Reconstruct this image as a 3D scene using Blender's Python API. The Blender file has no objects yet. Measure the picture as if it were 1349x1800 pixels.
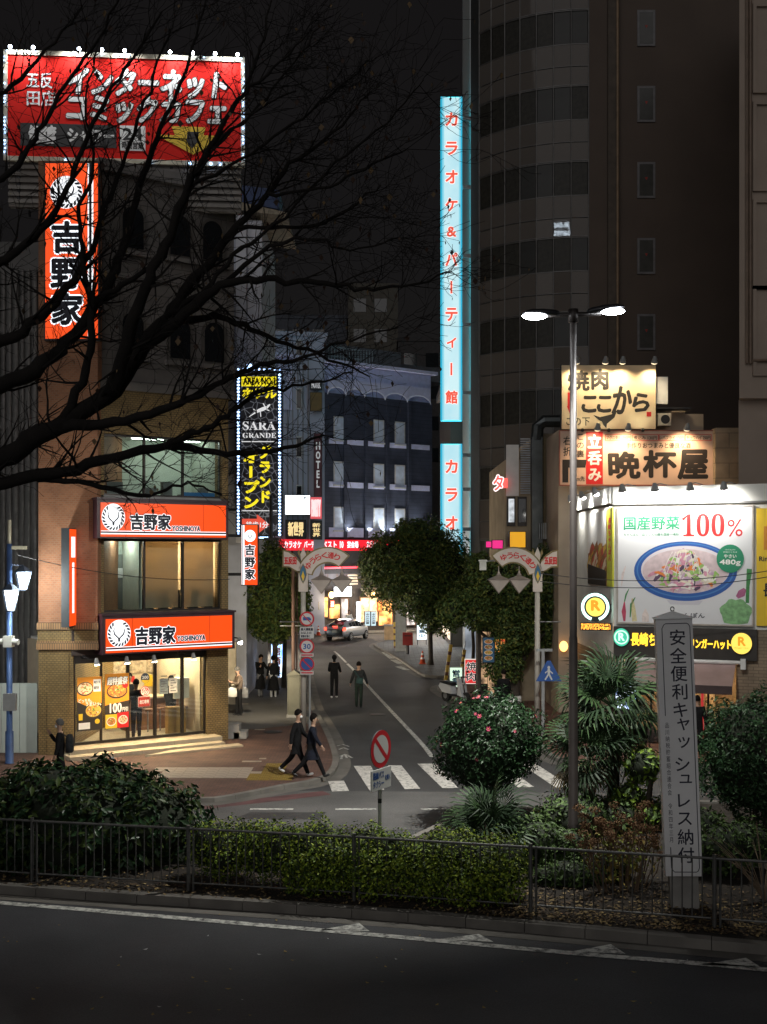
import bpy, bmesh, math, random
import numpy as np
from mathutils import Vector, Matrix, Euler
R = math.radians
rnd = random.Random(7)
scene = bpy.context.scene
COL = scene.collection

# ---------------------------------------------------------------- camera
FPX, CX, HY, CH = 2000.0, 674.5, 975.0, 6.0      # focal length and horizon in photograph pixels, eye height in metres
cam = bpy.data.cameras.new('camera')
camo = bpy.data.objects.new('camera', cam)
COL.objects.link(camo)
cam.sensor_fit = 'VERTICAL'
cam.sensor_height = 36
cam.sensor_width = 27
cam.lens = 36 * FPX / 1800
cam.shift_y = (HY - 900) / 1800
cam.clip_start = 0.3
cam.clip_end = 2000
camo.location = (0, 0, CH)
camo.rotation_euler = (R(90), 0, 0)
scene.camera = camo

# ---------------------------------------------------------------- night sky
world = bpy.data.worlds.new('World')
scene.world = world
world.use_nodes = True
wn = world.node_tree
wn.nodes.clear()
w_out = wn.nodes.new('ShaderNodeOutputWorld')
w_sky = wn.nodes.new('ShaderNodeTexSky')
w_sky.sky_type = 'NISHITA'
w_sky.sun_disc = False
w_sky.sun_elevation = R(-4)
w_b1 = wn.nodes.new('ShaderNodeBackground')
w_b1.inputs[1].default_value = 0.02
w_b2 = wn.nodes.new('ShaderNodeBackground')        # low cloud lit by the city
w_b2.inputs[0].default_value = (1.0, 0.87, 0.84, 1)
w_b2.inputs[1].default_value = 0.0068
w_add = wn.nodes.new('ShaderNodeAddShader')
wn.links.new(w_sky.outputs[0], w_b1.inputs[0])
wn.links.new(w_b1.outputs[0], w_add.inputs[0])
wn.links.new(w_b2.outputs[0], w_add.inputs[1])
wn.links.new(w_add.outputs[0], w_out.inputs[0])
# faint light of the city behind the camera: one very soft, weak sun
sun = bpy.data.lights.new('sun', 'SUN')
sun.energy = 0.44
sun.angle = R(60)
sun.color = (1.0, .97, .96)
suno = bpy.data.objects.new('sun', sun)
COL.objects.link(suno)
suno.rotation_euler = (R(90-22), 0, R(-14))
scene.view_settings.view_transform = 'Standard'
scene.view_settings.look = 'None'
scene.view_settings.exposure = 0.0
scene.view_settings.gamma = 1.0
scene.cycles.use_denoising = True
scene.cycles.max_bounces = 4
scene.cycles.transparent_max_bounces = 12
scene.cycles.caustics_reflective = False
scene.cycles.caustics_refractive = False
scene.cycles.sample_clamp_indirect = 4

STREET_LAMP_W = 3100.0

# ---------------------------------------------------------------- helpers
def P(px, py, Y):
    return Vector(((px - CX) / FPX * Y, Y, CH + (HY - py) / FPX * Y))
def G(px, py):
    Y = CH * FPX / (py - HY)
    return Vector(((px - CX) / FPX * Y, Y, 0))
def X(px, Y): return (px - CX) / FPX * Y
def Z(py, Y): return CH + (HY - py) / FPX * Y
def S(r, g, b):
    f = lambda c: (c / 255 / 12.92) if c <= 10 else ((c / 255 + .055) / 1.055) ** 2.4
    return (f(r), f(g), f(b))

class MB:
    """collects shapes for one mesh"""
    def __init__(s, m=None):
        s.v = []; s.f = []; s.fm = []; s.mats = []; s.cur = 0; s.marks = []; s.key = None
        if m is not None: s.use(m)
    def use(s, m):
        if m not in s.mats: s.mats.append(m)
        s.cur = s.mats.index(m); return s
    def add(s, vs, fs):
        b = len(s.v); s.v.extend([tuple(p) for p in vs])
        for f in fs:
            s.f.append([b + i for i in f]); s.fm.append(s.cur)
        return s
    def box(s, x0, x1, y0, y1, z0, z1):
        if x0 > x1: x0, x1 = x1, x0
        if y0 > y1: y0, y1 = y1, y0
        if z0 > z1: z0, z1 = z1, z0
        v = [(x0,y0,z0),(x1,y0,z0),(x1,y1,z0),(x0,y1,z0),(x0,y0,z1),(x1,y0,z1),(x1,y1,z1),(x0,y1,z1)]
        return s.add(v, [(3,2,1,0),(4,5,6,7),(0,1,5,4),(1,2,6,5),(2,3,7,6),(3,0,4,7)])
    def obox(s, c, sx, sy, sz, rot):
        M = Euler(rot).to_matrix(); c = Vector(c); v = []
        for z in (-1, 1):
            for x, y in ((-1,-1),(1,-1),(1,1),(-1,1)):
                v.append(c + M @ Vector((x*sx/2, y*sy/2, z*sz/2)))
        return s.add(v, [(3,2,1,0),(4,5,6,7),(0,1,5,4),(1,2,6,5),(2,3,7,6),(3,0,4,7)])
    def prism(s, poly, z0, z1, plane='xy'):
        n = len(poly)
        def mp(a, b, c):
            return (a, b, c) if plane == 'xy' else (a, c, b) if plane == 'xz' else (c, a, b)
        v = [mp(a, b, z0) for a, b in poly] + [mp(a, b, z1) for a, b in poly]
        f = [list(range(n))[::-1], list(range(n, 2*n))] + [(i, (i+1) % n, n + (i+1) % n, n + i) for i in range(n)]
        return s.add(v, f)
    def flat(s, poly, y):
        """polygon in the local x-z plane facing -y"""
        return s.add([(a, y, b) for a, b in poly], [list(range(len(poly)))])
    def disc(s, cu, cz, ru, rz, y, n=28):
        return s.flat([(cu + ru*math.cos(2*math.pi*i/n), cz + rz*math.sin(2*math.pi*i/n)) for i in range(n)], y)
    def ring(s, cu, cz, r0, r1, y, n=36, a0=0, a1=2*math.pi, asp=1):
        v = []; f = []
        for i in range(n + 1):
            a = a0 + (a1 - a0) * i / n
            v += [(cu + r0*math.cos(a), y, cz + r0*asp*math.sin(a)), (cu + r1*math.cos(a), y, cz + r1*asp*math.sin(a))]
        for i in range(n): f.append((2*i, 2*i+1, 2*i+3, 2*i+2))
        return s.add(v, f)
    def ribbon(s, pts, w, y):
        pts = [Vector((p[0], p[1])) for p in pts]; v = []; f = []
        for i, p in enumerate(pts):
            d = (pts[min(i+1, len(pts)-1)] - pts[max(i-1, 0)]).normalized()
            nn = Vector((-d.y, d.x)); ww = w[i] if isinstance(w, (list, tuple)) else w
            v += [(p.x + nn.x*ww/2, y, p.y + nn.y*ww/2), (p.x - nn.x*ww/2, y, p.y - nn.y*ww/2)]
        for i in range(len(pts)-1): f.append((2*i, 2*i+1, 2*i+3, 2*i+2))
        return s.add(v, f)
    def tube(s, pts, rad, n=8, cap=True):
        pts = [Vector(p) for p in pts]
        if not isinstance(rad, (list, tuple)): rad = [rad] * len(pts)
        v = []; f = []; ref = None
        for i, p in enumerate(pts):
            d = pts[min(i+1, len(pts)-1)] - pts[max(i-1, 0)]
            d = d.normalized() if d.length > 1e-9 else Vector((0, 0, 1))
            if ref is None:
                ref = d.orthogonal().normalized()
            else:
                ref = ref - d * ref.dot(d)
                ref = ref.normalized() if ref.length > 1e-6 else d.orthogonal().normalized()
            b = d.cross(ref)
            for k in range(n):
                a = 2*math.pi*k/n
                v.append(p + (ref*math.cos(a) + b*math.sin(a)) * rad[i])
        for i in range(len(pts)-1):
            for k in range(n):
                f.append((i*n+k, i*n+(k+1) % n, (i+1)*n+(k+1) % n, (i+1)*n+k))
        if cap:
            f.append(list(range(n))[::-1]); f.append([(len(pts)-1)*n+k for k in range(n)])
        return s.add(v, f)
    def lathe(s, prof, n=20, c=(0, 0, 0)):
        v = []; f = []
        for r, z in prof:
            for k in range(n):
                a = 2*math.pi*k/n
                v.append((c[0] + r*math.cos(a), c[1] + r*math.sin(a), c[2] + z))
        for i in range(len(prof)-1):
            for k in range(n):
                f.append((i*n+k, i*n+(k+1) % n, (i+1)*n+(k+1) % n, (i+1)*n+k))
        f.append(list(range(n))[::-1]); f.append([(len(prof)-1)*n+k for k in range(n)])
        return s.add(v, f)
    def ball(s, c, r, seg=12, rings=8):
        if not isinstance(r, (tuple, list)): r = (r, r, r)
        v = [(c[0], c[1], c[2]-r[2])]; f = []
        for i in range(1, rings):
            t = math.pi*i/rings
            for k in range(seg):
                a = 2*math.pi*k/seg
                v.append((c[0]+r[0]*math.sin(t)*math.cos(a), c[1]+r[1]*math.sin(t)*math.sin(a), c[2]-r[2]*math.cos(t)))
        v.append((c[0], c[1], c[2]+r[2])); L = len(v)-1
        for k in range(seg): f.append((0, 1+(k+1) % seg, 1+k)); f.append((L, 1+(rings-2)*seg+k, 1+(rings-2)*seg+(k+1) % seg))
        for i in range(rings-2):
            for k in range(seg):
                f.append((1+i*seg+k, 1+i*seg+(k+1) % seg, 1+(i+1)*seg+(k+1) % seg, 1+(i+1)*seg+k))
        return s.add(v, f)
    def mesh(s, name, smooth=False):
        me = bpy.data.meshes.new(name)
        me.from_pydata(s.v, [], s.f)
        for m in s.mats: me.materials.append(m)
        me.polygons.foreach_set('material_index', s.fm)
        if smooth: me.polygons.foreach_set('use_smooth', [True]*len(s.f))
        me.update()
        return me
    def build(s, name, parent=None, smooth=False, loc=None, rot=None):
        if len(s.marks) > 1 or (s.marks and s.marks[0] > 0):                      # one part for each line of writing
            cuts = s.marks+[len(s.f)]
            if cuts[0] > 0: cuts = [0]+cuts
            for a, b in zip(cuts, cuts[1:]):
                if b <= a: continue
                q = MB(); q.mats = s.mats; ids = {}; 
                for f, m in zip(s.f[a:b], s.fm[a:b]):
                    q.f.append([ids.setdefault(i, len(ids)) for i in f]); q.fm.append(m)
                q.v = [s.v[i] for i in ids]
                o = q.build(name, parent, smooth, loc, rot)
            return o
        o = bpy.data.objects.new(name, s.mesh(name, smooth))
        COL.objects.link(o)
        if parent is not None: o.parent = parent
        if loc is not None: o.location = loc
        if rot is not None: o.rotation_euler = rot
        return o

def tag(o, label, cat, group=None, kind=None):
    if label: o['label'] = label
    if cat: o['category'] = cat
    if group: o['group'] = group
    if kind: o['kind'] = kind
    return o
def thing(name, label, cat, loc=(0, 0, 0), rz=0, group=None):
    o = bpy.data.objects.new(name, None)
    COL.objects.link(o)
    o.empty_display_size = .2
    o.location = loc; o.rotation_euler = (0, 0, rz)
    return tag(o, label, cat, group)
def structure(o, label=None):
    o['kind'] = 'structure'
    if label: o['label'] = label
    return o
def linked(name, me, parent=None, loc=(0, 0, 0), rot=(0, 0, 0), sc=None):
    o = bpy.data.objects.new(name, me); COL.objects.link(o)
    o.parent = parent; o.location = loc; o.rotation_euler = rot
    if sc: o.scale = sc
    return o
def copy_tree(o, parent=None):
    c = o.copy(); COL.objects.link(c); c.parent = parent
    for ch in list(o.children): copy_tree(ch, c)
    return c
def spot(name, parent, loc, target, W, col=(1, .9, .75), ang=90, blend=.6, size=.05):
    l = bpy.data.lights.new(name, 'SPOT'); l.energy = W; l.color = col
    l.spot_size = R(ang); l.spot_blend = blend; l.shadow_soft_size = size
    o = bpy.data.objects.new(name, l); COL.objects.link(o); o.parent = parent
    o.location = loc
    d = Vector(target) - Vector(loc)
    o.rotation_euler = d.to_track_quat('-Z', 'Y').to_euler()
    return o
def point(name, parent, loc, W, col=(1, .9, .75), size=.1):
    l = bpy.data.lights.new(name, 'POINT'); l.energy = W; l.color = col; l.shadow_soft_size = size
    o = bpy.data.objects.new(name, l); COL.objects.link(o); o.parent = parent; o.location = loc
    return o

class Frame:
    """a facade plane: u runs left to right as seen from the street, local -y faces the street"""
    def __init__(s, x, y, ang):
        s.o = Vector((x, y, 0)); s.a = ang
        s.du = Vector((math.cos(ang), math.sin(ang), 0)); s.dn = Vector((-math.sin(ang), math.cos(ang), 0))
    @classmethod
    def pts(c, p, q): return c(p[0], p[1], math.atan2(q[1]-p[1], q[0]-p[0]))
    def uz(s, px, py, off=0):
        d = Vector(((px-CX)/FPX, 1, (HY-py)/FPX)); o = s.o + s.dn*off
        t = o.dot(s.dn) / d.dot(s.dn)
        p = Vector((0, 0, CH)) + d*t
        return (p - s.o).dot(s.du), p.z
    def u(s, px, off=0): return s.uz(px, HY, off)[0]
    def bx(s, px0, py0, px1, py1, off=0):
        u0, a = s.uz(px0, py0, off); u1, b = s.uz(px1, py1, off)
        zm0 = s.uz((px0+px1)/2, py0, off)[1]; zm1 = s.uz((px0+px1)/2, py1, off)[1]
        return u0, u1, zm1, zm0
    def pbox(s, mb, px0, py0, px1, py1, y0, y1):
        u0, u1, z0, z1 = s.bx(px0, py0, px1, py1, y0)
        mb.box(u0, u1, y0, y1, z0, z1); return u0, u1, z0, z1
    def thing(s, name, label, cat, group=None): return thing(name, label, cat, s.o, s.a, group)
    def world(s, u, y, z): return s.o + s.du*u + s.dn*y + Vector((0, 0, z))

# ---- lettering
_tc = {}
def glyph(t):
    if t in _tc: return _tc[t]
    c = bpy.data.curves.new('t', 'FONT'); c.body = t; c.size = 1; c.resolution_u = 2
    o = bpy.data.objects.new('t', c); m = o.to_mesh()
    v = [(p.co.x, p.co.y) for p in m.vertices]; f = [list(p.vertices) for p in m.polygons]
    o.to_mesh_clear(); bpy.data.objects.remove(o); bpy.data.curves.remove(c)
    if not v: v = [(0, 0)]
    xs = [p[0] for p in v]; ys = [p[1] for p in v]
    _tc[t] = (v, f, min(xs), max(xs), min(ys), max(ys)); return _tc[t]
def text(mb, t, box, y, m, bold=0., vertical=False, shear=0., fullcell=False, grow=0.):
    """lettering fitted in box=(u0,u1,z0,z1) in the plane y; bold is a stroke growth in units of letter height"""
    u0, u1, z0, z1 = box; mb.use(m)
    if mb.key != (t, box): mb.marks.append(len(mb.f)); mb.key = (t, box)
    jobs = []
    if vertical:
        n = len(t); h = (z1-z0)/n
        for i, ch in enumerate(t):
            if ch == ' ': continue
            b = z1-(i+1)*h
            if ch in 'ー-':
                cw = (u1-u0); jobs.append((None, (u0+cw*.43, u0+cw*.57, b+h*.14, b+h*.86), 0)); continue
            v, f, a, c2, d, e = glyph(ch)
            # keep the glyph's own box inside its cell
            cw = (u1-u0)
            gx0, gx1 = max(0, a), min(1, c2)
            if ord(ch) > 0x2e80:
                bu0 = u0+cw*a; bu1 = u0+cw*c2
                bz0 = b+h*.05+(d+.12)*h*.9; bz1 = b+h*.05+(e+.12)*h*.9
            else:
                w2 = cw*.5*min(1, (c2-a)/.6); bu0 = (u0+u1)/2-w2*.7; bu1 = (u0+u1)/2+w2*.7; bz0 = b+h*.12; bz1 = b+h*.88
            jobs.append((ch, (bu0, bu1, bz0, bz1), h))
    else:
        jobs.append((t, box, z1-z0))
    for ch, (a0, a1, b0, b1), h in jobs:
        if ch is None:
            g = bold*(z1-z0)/max(1, len(t))*.5 + grow
            mb.box(a0-g, a1+g, y, y+.003, b0-g, b1+g); continue
        v, f, gx0, gx1, gy0, gy1 = glyph(ch)
        sx = (a1-a0)/max(1e-6, gx1-gx0); sz = (b1-b0)/max(1e-6, gy1-gy0)
        base = [(a0+(p[0]-gx0)*sx+shear*(p[1]-gy0)*sz, b0+(p[1]-gy0)*sz) for p in v]
        g = bold*h+grow
        offs = [(0, 0)] if g <= 0 else [(g*math.cos(k*math.pi/4), g*math.sin(k*math.pi/4)) for k in range(8)]+[(0, 0)]
        for k, (dx, dz) in enumerate(offs):
            mb.add([(p[0]+dx, y+k*.0003, p[1]+dz) for p in base], f)
    return mb

# ---------------------------------------------------------------- materials
_mc = {}
def _new(name):
    m = bpy.data.materials.new(name); m.use_nodes = True
    return m, m.node_tree, m.node_tree.nodes['Principled BSDF']
def mat(name, col, rough=.6, metal=0., var=.2, sc=3., bump=0., bsc=40., spec=.5, detail=4):
    if name in _mc: return _mc[name]
    m, t, b = _new(name); N = t.nodes; L = t.links
    b.inputs['Roughness'].default_value = rough; b.inputs['Metallic'].default_value = metal
    b.inputs['Specular IOR Level'].default_value = spec
    if var > 0 or bump > 0:
        tc = N.new('ShaderNodeTexCoord')
    if var > 0:
        nz = N.new('ShaderNodeTexNoise'); nz.inputs['Scale'].default_value = sc; nz.inputs['Detail'].default_value = detail
        L.new(tc.outputs['Object'], nz.inputs['Vector'])
        mx = N.new('ShaderNodeMix'); mx.data_type = 'RGBA'
        mx.inputs[6].default_value = (*[c*(1-var) for c in col], 1); mx.inputs[7].default_value = (*[min(1, c*(1+var)) for c in col], 1)
        mr = N.new('ShaderNodeMapRange'); mr.inputs[1].default_value = .3; mr.inputs[2].default_value = .7
        L.new(nz.outputs['Fac'], mr.inputs[0]); L.new(mr.outputs[0], mx.inputs[0]); L.new(mx.outputs[2], b.inputs['Base Color'])
    else:
        b.inputs['Base Color'].default_value = (*col, 1)
    if bump > 0:
        n2 = N.new('ShaderNodeTexNoise'); n2.inputs['Scale'].default_value = bsc; n2.inputs['Detail'].default_value = 5
        L.new(tc.outputs['Object'], n2.inputs['Vector'])
        bp = N.new('ShaderNodeBump'); bp.inputs['Strength'].default_value = bump; bp.inputs['Distance'].default_value = .02
        L.new(n2.outputs['Fac'], bp.inputs['Height']); L.new(bp.outputs[0], b.inputs['Normal'])
    _mc[name] = m; return m
def em(name, col, s=1., base=None):
    if name in _mc: return _mc[name]
    m, t, b = _new(name)
    b.inputs['Base Color'].default_value = (*(base or [c*.5 for c in col]), 1)
    b.inputs['Emission Color'].default_value = (*col, 1); b.inputs['Emission Strength'].default_value = s
    b.inputs['Roughness'].default_value = .35
    _mc[name] = m; return m
def em_var(name, c0, c1, s=1., sc=2., kind='noise'):
    """light-giving surface with the uneven brightness of tubes or of a room behind glass"""
    if name in _mc: return _mc[name]
    m, t, b = _new(name); N = t.nodes; L = t.links
    tc = N.new('ShaderNodeTexCoord'); nz = N.new('ShaderNodeTexNoise'); nz.inputs['Scale'].default_value = sc; nz.inputs['Detail'].default_value = 3
    L.new(tc.outputs['Object'], nz.inputs['Vector'])
    cr = N.new('ShaderNodeValToRGB'); cr.color_ramp.elements[0].position = .35; cr.color_ramp.elements[1].position = .65
    cr.color_ramp.elements[0].color = (*c0, 1); cr.color_ramp.elements[1].color = (*c1, 1)
    L.new(nz.outputs['Fac'], cr.inputs[0]); L.new(cr.outputs[0], b.inputs['Emission Color'])
    b.inputs['Emission Strength'].default_value = s; b.inputs['Base Color'].default_value = (*[c*.4 for c in c0], 1)
    _mc[name] = m; return m
def brick(name, c1, c2, mortar, w=.21, h=.06, ms=.012, rough=.7, off=.5, axes='xz', bump=.3):
    if name in _mc: return _mc[name]
    m, t, b = _new(name); N = t.nodes; L = t.links
    tc = N.new('ShaderNodeTexCoord'); sp = N.new('ShaderNodeSeparateXYZ'); cb = N.new('ShaderNodeCombineXYZ')
    L.new(tc.outputs['Object'], sp.inputs[0])
    if axes == 'xz':
        ad = N.new('ShaderNodeMath'); L.new(sp.outputs[0], ad.inputs[0]); L.new(sp.outputs[1], ad.inputs[1])
        L.new(ad.outputs[0], cb.inputs[0]); L.new(sp.outputs[2], cb.inputs[1])
    else:
        L.new(sp.outputs[0], cb.inputs[0]); L.new(sp.outputs[1], cb.inputs[1])
    bt = N.new('ShaderNodeTexBrick'); bt.offset = off
    bt.inputs['Color1'].default_value = (*c1, 1); bt.inputs['Color2'].default_value = (*c2, 1); bt.inputs['Mortar'].default_value = (*mortar, 1)
    bt.inputs['Scale'].default_value = 1; bt.inputs['Brick Width'].default_value = w; bt.inputs['Row Height'].default_value = h
    bt.inputs['Mortar Size'].default_value = ms; bt.inputs['Mortar Smooth'].default_value = .1
    L.new(cb.outputs[0], bt.inputs['Vector'])
    nz = N.new('ShaderNodeTexNoise'); nz.inputs['Scale'].default_value = 1.3; nz.inputs['Detail'].default_value = 6
    L.new(tc.outputs['Object'], nz.inputs['Vector'])
    mr = N.new('ShaderNodeMapRange'); mr.inputs[1].default_value = .3; mr.inputs[2].default_value = .7; mr.inputs[3].default_value = .7; mr.inputs[4].default_value = 1.15
    L.new(nz.outputs['Fac'], mr.inputs[0])
    mx = N.new('ShaderNodeMix'); mx.data_type = 'RGBA'; mx.blend_type = 'MULTIPLY'; mx.inputs[0].default_value = 1
    L.new(bt.outputs['Color'], mx.inputs[6]); L.new(mr.outputs[0], mx.inputs[7]); L.new(mx.outputs[2], b.inputs['Base Color'])
    bp = N.new('ShaderNodeBump'); bp.invert = True; bp.inputs['Strength'].default_value = bump; bp.inputs['Distance'].default_value = .01
    L.new(bt.outputs['Fac'], bp.inputs['Height']); L.new(bp.outputs[0], b.inputs['Normal'])
    b.inputs['Roughness'].default_value = rough
    _mc[name] = m; return m
def translucent(name, col, f=.6):
    if name in _mc: return _mc[name]
    m, t, b = _new(name); N = t.nodes; L = t.links
    b.inputs['Base Color'].default_value = (*col, 1); b.inputs['Roughness'].default_value = .8
    tl = N.new('ShaderNodeBsdfTranslucent'); tl.inputs[0].default_value = (*col, 1)
    tc = N.new('ShaderNodeTexCoord'); nz = N.new('ShaderNodeTexNoise'); nz.inputs['Scale'].default_value = 1.6; nz.inputs['Detail'].default_value = 5
    L.new(tc.outputs['Object'], nz.inputs['Vector'])
    mr = N.new('ShaderNodeMapRange'); mr.inputs[1].default_value = .3; mr.inputs[2].default_value = .7; mr.inputs[3].default_value = f*.6; mr.inputs[4].default_value = f
    L.new(nz.outputs['Fac'], mr.inputs[0])
    mx = N.new('ShaderNodeMixShader'); L.new(mr.outputs[0], mx.inputs[0]); L.new(b.outputs[0], mx.inputs[1]); L.new(tl.outputs[0], mx.inputs[2])
    L.new(mx.outputs[0], N['Material Output'].inputs[0])
    _mc[name] = m; return m
def glass(name, tint=(.9, .95, .95), refl=.10, rough=.02):
    if name in _mc: return _mc[name]
    m = bpy.data.materials.new(name); m.use_nodes = True; t = m.node_tree; N = t.nodes; L = t.links
    N.clear(); o = N.new('ShaderNodeOutputMaterial'); tr = N.new('ShaderNodeBsdfTransparent'); gl = N.new('ShaderNodeBsdfGlossy')
    tr.inputs[0].default_value = (*tint, 1); gl.inputs['Roughness'].default_value = rough
    mx = N.new('ShaderNodeMixShader'); lw = N.new('ShaderNodeLayerWeight'); lw.inputs[0].default_value = .25
    mr = N.new('ShaderNodeMapRange'); mr.inputs[3].default_value = refl; mr.inputs[4].default_value = .7
    L.new(lw.outputs['Fresnel'], mr.inputs[0]); L.new(mr.outputs[0], mx.inputs[0])
    L.new(tr.outputs[0], mx.inputs[1]); L.new(gl.outputs[0], mx.inputs[2]); L.new(mx.outputs[0], o.inputs[0])
    _mc[name] = m; return m
def asphalt(name, base=.045, tint=(1, 1, 1.03), rough=.75):
    if name in _mc: return _mc[name]
    m, t, b = _new(name); N = t.nodes; L = t.links
    tc = N.new('ShaderNodeTexCoord')
    n1 = N.new('ShaderNodeTexNoise'); n1.inputs['Scale'].default_value = .35; n1.inputs['Detail'].default_value = 7; n1.inputs['Roughness'].default_value = .6
    n2 = N.new('ShaderNodeTexNoise'); n2.inputs['Scale'].default_value = 45; n2.inputs['Detail'].default_value = 3
    vo = N.new('ShaderNodeTexVoronoi'); vo.inputs['Scale'].default_value = 60
    L.new(tc.outputs['Object'], n1.inputs['Vector']); L.new(tc.outputs['Object'], n2.inputs['Vector']); L.new(tc.outputs['Object'], vo.inputs['Vector'])
    mu = N.new('ShaderNodeMath'); mu.operation = 'MULTIPLY'
    r1 = N.new('ShaderNodeMapRange'); r1.inputs[1].default_value = .3; r1.inputs[2].default_value = .7; r1.inputs[3].default_value = .6; r1.inputs[4].default_value = 1.4
    r2 = N.new('ShaderNodeMapRange'); r2.inputs[1].default_value = .3; r2.inputs[2].default_value = .7; r2.inputs[3].default_value = .7; r2.inputs[4].default_value = 1.35
    L.new(n1.outputs['Fac'], r1.inputs[0]); L.new(n2.outputs['Fac'], r2.inputs[0])
    L.new(r1.outputs[0], mu.inputs[0]); L.new(r2.outputs[0], mu.inputs[1])
    mx = N.new('ShaderNodeMix'); mx.data_type = 'RGBA'; mx.blend_type = 'MULTIPLY'; mx.inputs[0].default_value = 1
    mx.inputs[6].default_value = (*[base*c for c in tint], 1); L.new(mu.outputs[0], mx.inputs[7]); L.new(mx.outputs[2], b.inputs['Base Color'])
    bp = N.new('ShaderNodeBump'); bp.inputs['Strength'].default_value = .35; bp.inputs['Distance'].default_value = .01
    L.new(vo.outputs['Distance'], bp.inputs['Height']); L.new(bp.outputs[0], b.inputs['Normal'])
    b.inputs['Roughness'].default_value = rough
    _mc[name] = m; return m
def paint(name, col, wear=.5):
    """road paint with worn patches"""
    if name in _mc: return _mc[name]
    m, t, b = _new(name); N = t.nodes; L = t.links
    tc = N.new('ShaderNodeTexCoord'); n = N.new('ShaderNodeTexNoise'); n.inputs['Scale'].default_value = 7; n.inputs['Detail'].default_value = 9; n.inputs['Roughness'].default_value = .75
    L.new(tc.outputs['Object'], n.inputs['Vector'])
    cr = N.new('ShaderNodeValToRGB'); cr.color_ramp.elements[0].position = .28+.14*wear; cr.color_ramp.elements[1].position = .40+.2*wear
    cr.color_ramp.elements[0].color = (.07, .07, .07, 1); cr.color_ramp.elements[1].color = (*col, 1)
    L.new(n.outputs['Fac'], cr.inputs[0]); L.new(cr.outputs[0], b.inputs['Base Color']); b.inputs['Roughness'].default_value = .6
    _mc[name] = m; return m
def voro(name, c_cell, c_edge, sc, w=.04, emit=0.):
    if name in _mc: return _mc[name]
    m, t, b = _new(name); N = t.nodes; L = t.links
    tc = N.new('ShaderNodeTexCoord'); v = N.new('ShaderNodeTexVoronoi'); v.feature = 'DISTANCE_TO_EDGE'; v.inputs['Scale'].default_value = sc
    L.new(tc.outputs['Object'], v.inputs['Vector'])
    cr = N.new('ShaderNodeValToRGB'); cr.color_ramp.elements[0].position = w*.5; cr.color_ramp.elements[1].position = w
    cr.color_ramp.elements[0].color = (*c_edge, 1); cr.color_ramp.elements[1].color = (*c_cell, 1)
    L.new(v.outputs['Distance'], cr.inputs[0]); L.new(cr.outputs[0], b.inputs['Base Color'])
    if emit: L.new(cr.outputs[0], b.inputs['Emission Color']); b.inputs['Emission Strength'].default_value = emit
    _mc[name] = m; return m

BLACK = mat('black_paint', (.012, .012, .013), .45, var=0)
DARK = mat('dark_metal', (.03, .03, .032), .45, .4, var=.2)
STEEL = mat('galvanised_steel', (.33, .34, .35), .45, .7, var=.25, sc=6)
GREYM = mat('grey_paint', (.28, .29, .29), .5, var=.12, sc=4)
BEIGEM = mat('beige_paint', (.5, .47, .41), .5, var=.12, sc=3)
WHITEP = mat('white_paint', (.78, .78, .76), .5, var=.06, sc=3)
CONC = mat('concrete', (.3, .29, .27), .85, var=.22, sc=2.5, bump=.25, bsc=60)
NAVY_INK = mat('navy_ink', (.008, .01, .03), .5, var=0)
RED_INK = mat('red_ink', (.62, .02, .02), .5, var=0)
GREEN_INK = mat('green_ink', (.02, .25, .12), .5, var=0)
BLUE_INK = mat('blue_ink', (.02, .10, .38), .5, var=0)
YEL_INK = mat('yellow_ink', (.75, .5, .03), .5, var=0)
WHITE_INK = mat('white_ink', (.82, .82, .8), .5, var=0)
ORANGE_LIT = em('orange_backlit', S(255, 80, 16), 1.0, base=(.2, .02, .004))
WHITE_LIT = em('white_backlit', (.93, .96, 1.0), 1.15, base=(.7, .7, .7))
LED_BLUE = em('blue_white_led', (.38, .58, 1.0), 4.5)
GLASS = glass('window_glass')
DARKGLASS = mat('dark_glass', (.012, .014, .016), .06, var=0, spec=.8)
# ================================================================ GROUND
ground = structure(MB(asphalt('asphalt')).add([(-400, -200, 0), (400, -200, 0), (400, 700, 0), (-400, 700, 0)], [(0, 1, 2, 3)]).build('ground'))
road_paint = paint('white_road_paint', (.6, .58, .54), .55)
worn_paint = paint('worn_road_paint', (.6, .6, .56), .75)
def sheet(name, poly, z, m, parent=ground):
    o = MB(m).add([(p[0], p[1], z) for p in poly], [list(range(len(poly)))]).build(name, parent)
    if parent is None: structure(o)
    return o
# the front carriageway has a newer, darker surface
sheet('front_carriageway', [(-60, 4.6), (60, 4.6), (60, 4.9), (5.74, 17.02-.3), (0, 18.63-.3), (-6.78, 20.1-.3), (-60, 32)], .004, asphalt('new_asphalt', .043, (.95, .98, 1.1), .65))

def smooth_path(pts, k=6):
    pts = [Vector((p[0], p[1])) for p in pts]; out = []
    for i in range(len(pts)-1):
        p0, p1, p2, p3 = pts[max(i-1, 0)], pts[i], pts[i+1], pts[min(i+2, len(pts)-1)]
        for j in range(k):
            t = j/k
            out.append(.5*((2*p1)+(-p0+p2)*t+(2*p0-5*p1+4*p2-p3)*t*t+(-p0+3*p1-3*p2+p3)*t**3))
    out.append(pts[-1]); return out
def resample(pts, step):
    out = [pts[0].copy()]; acc = 0
    for a, b in zip(pts, pts[1:]):
        L = (b-a).length; t = step-acc
        while t <= L:
            out.append(a+(b-a)*(t/L)); t += step
        acc = (acc+L) % step
    return out
def offset(pts, d):
    out = []
    for i, p in enumerate(pts):
        t = (pts[min(i+1, len(pts)-1)]-pts[max(i-1, 0)]).normalized()
        out.append(p+Vector((-t.y, t.x))*d)
    return out
KERB = mat('kerb_concrete', (.15, .14, .125), .85, var=.25, sc=1.6, bump=.2)
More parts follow.
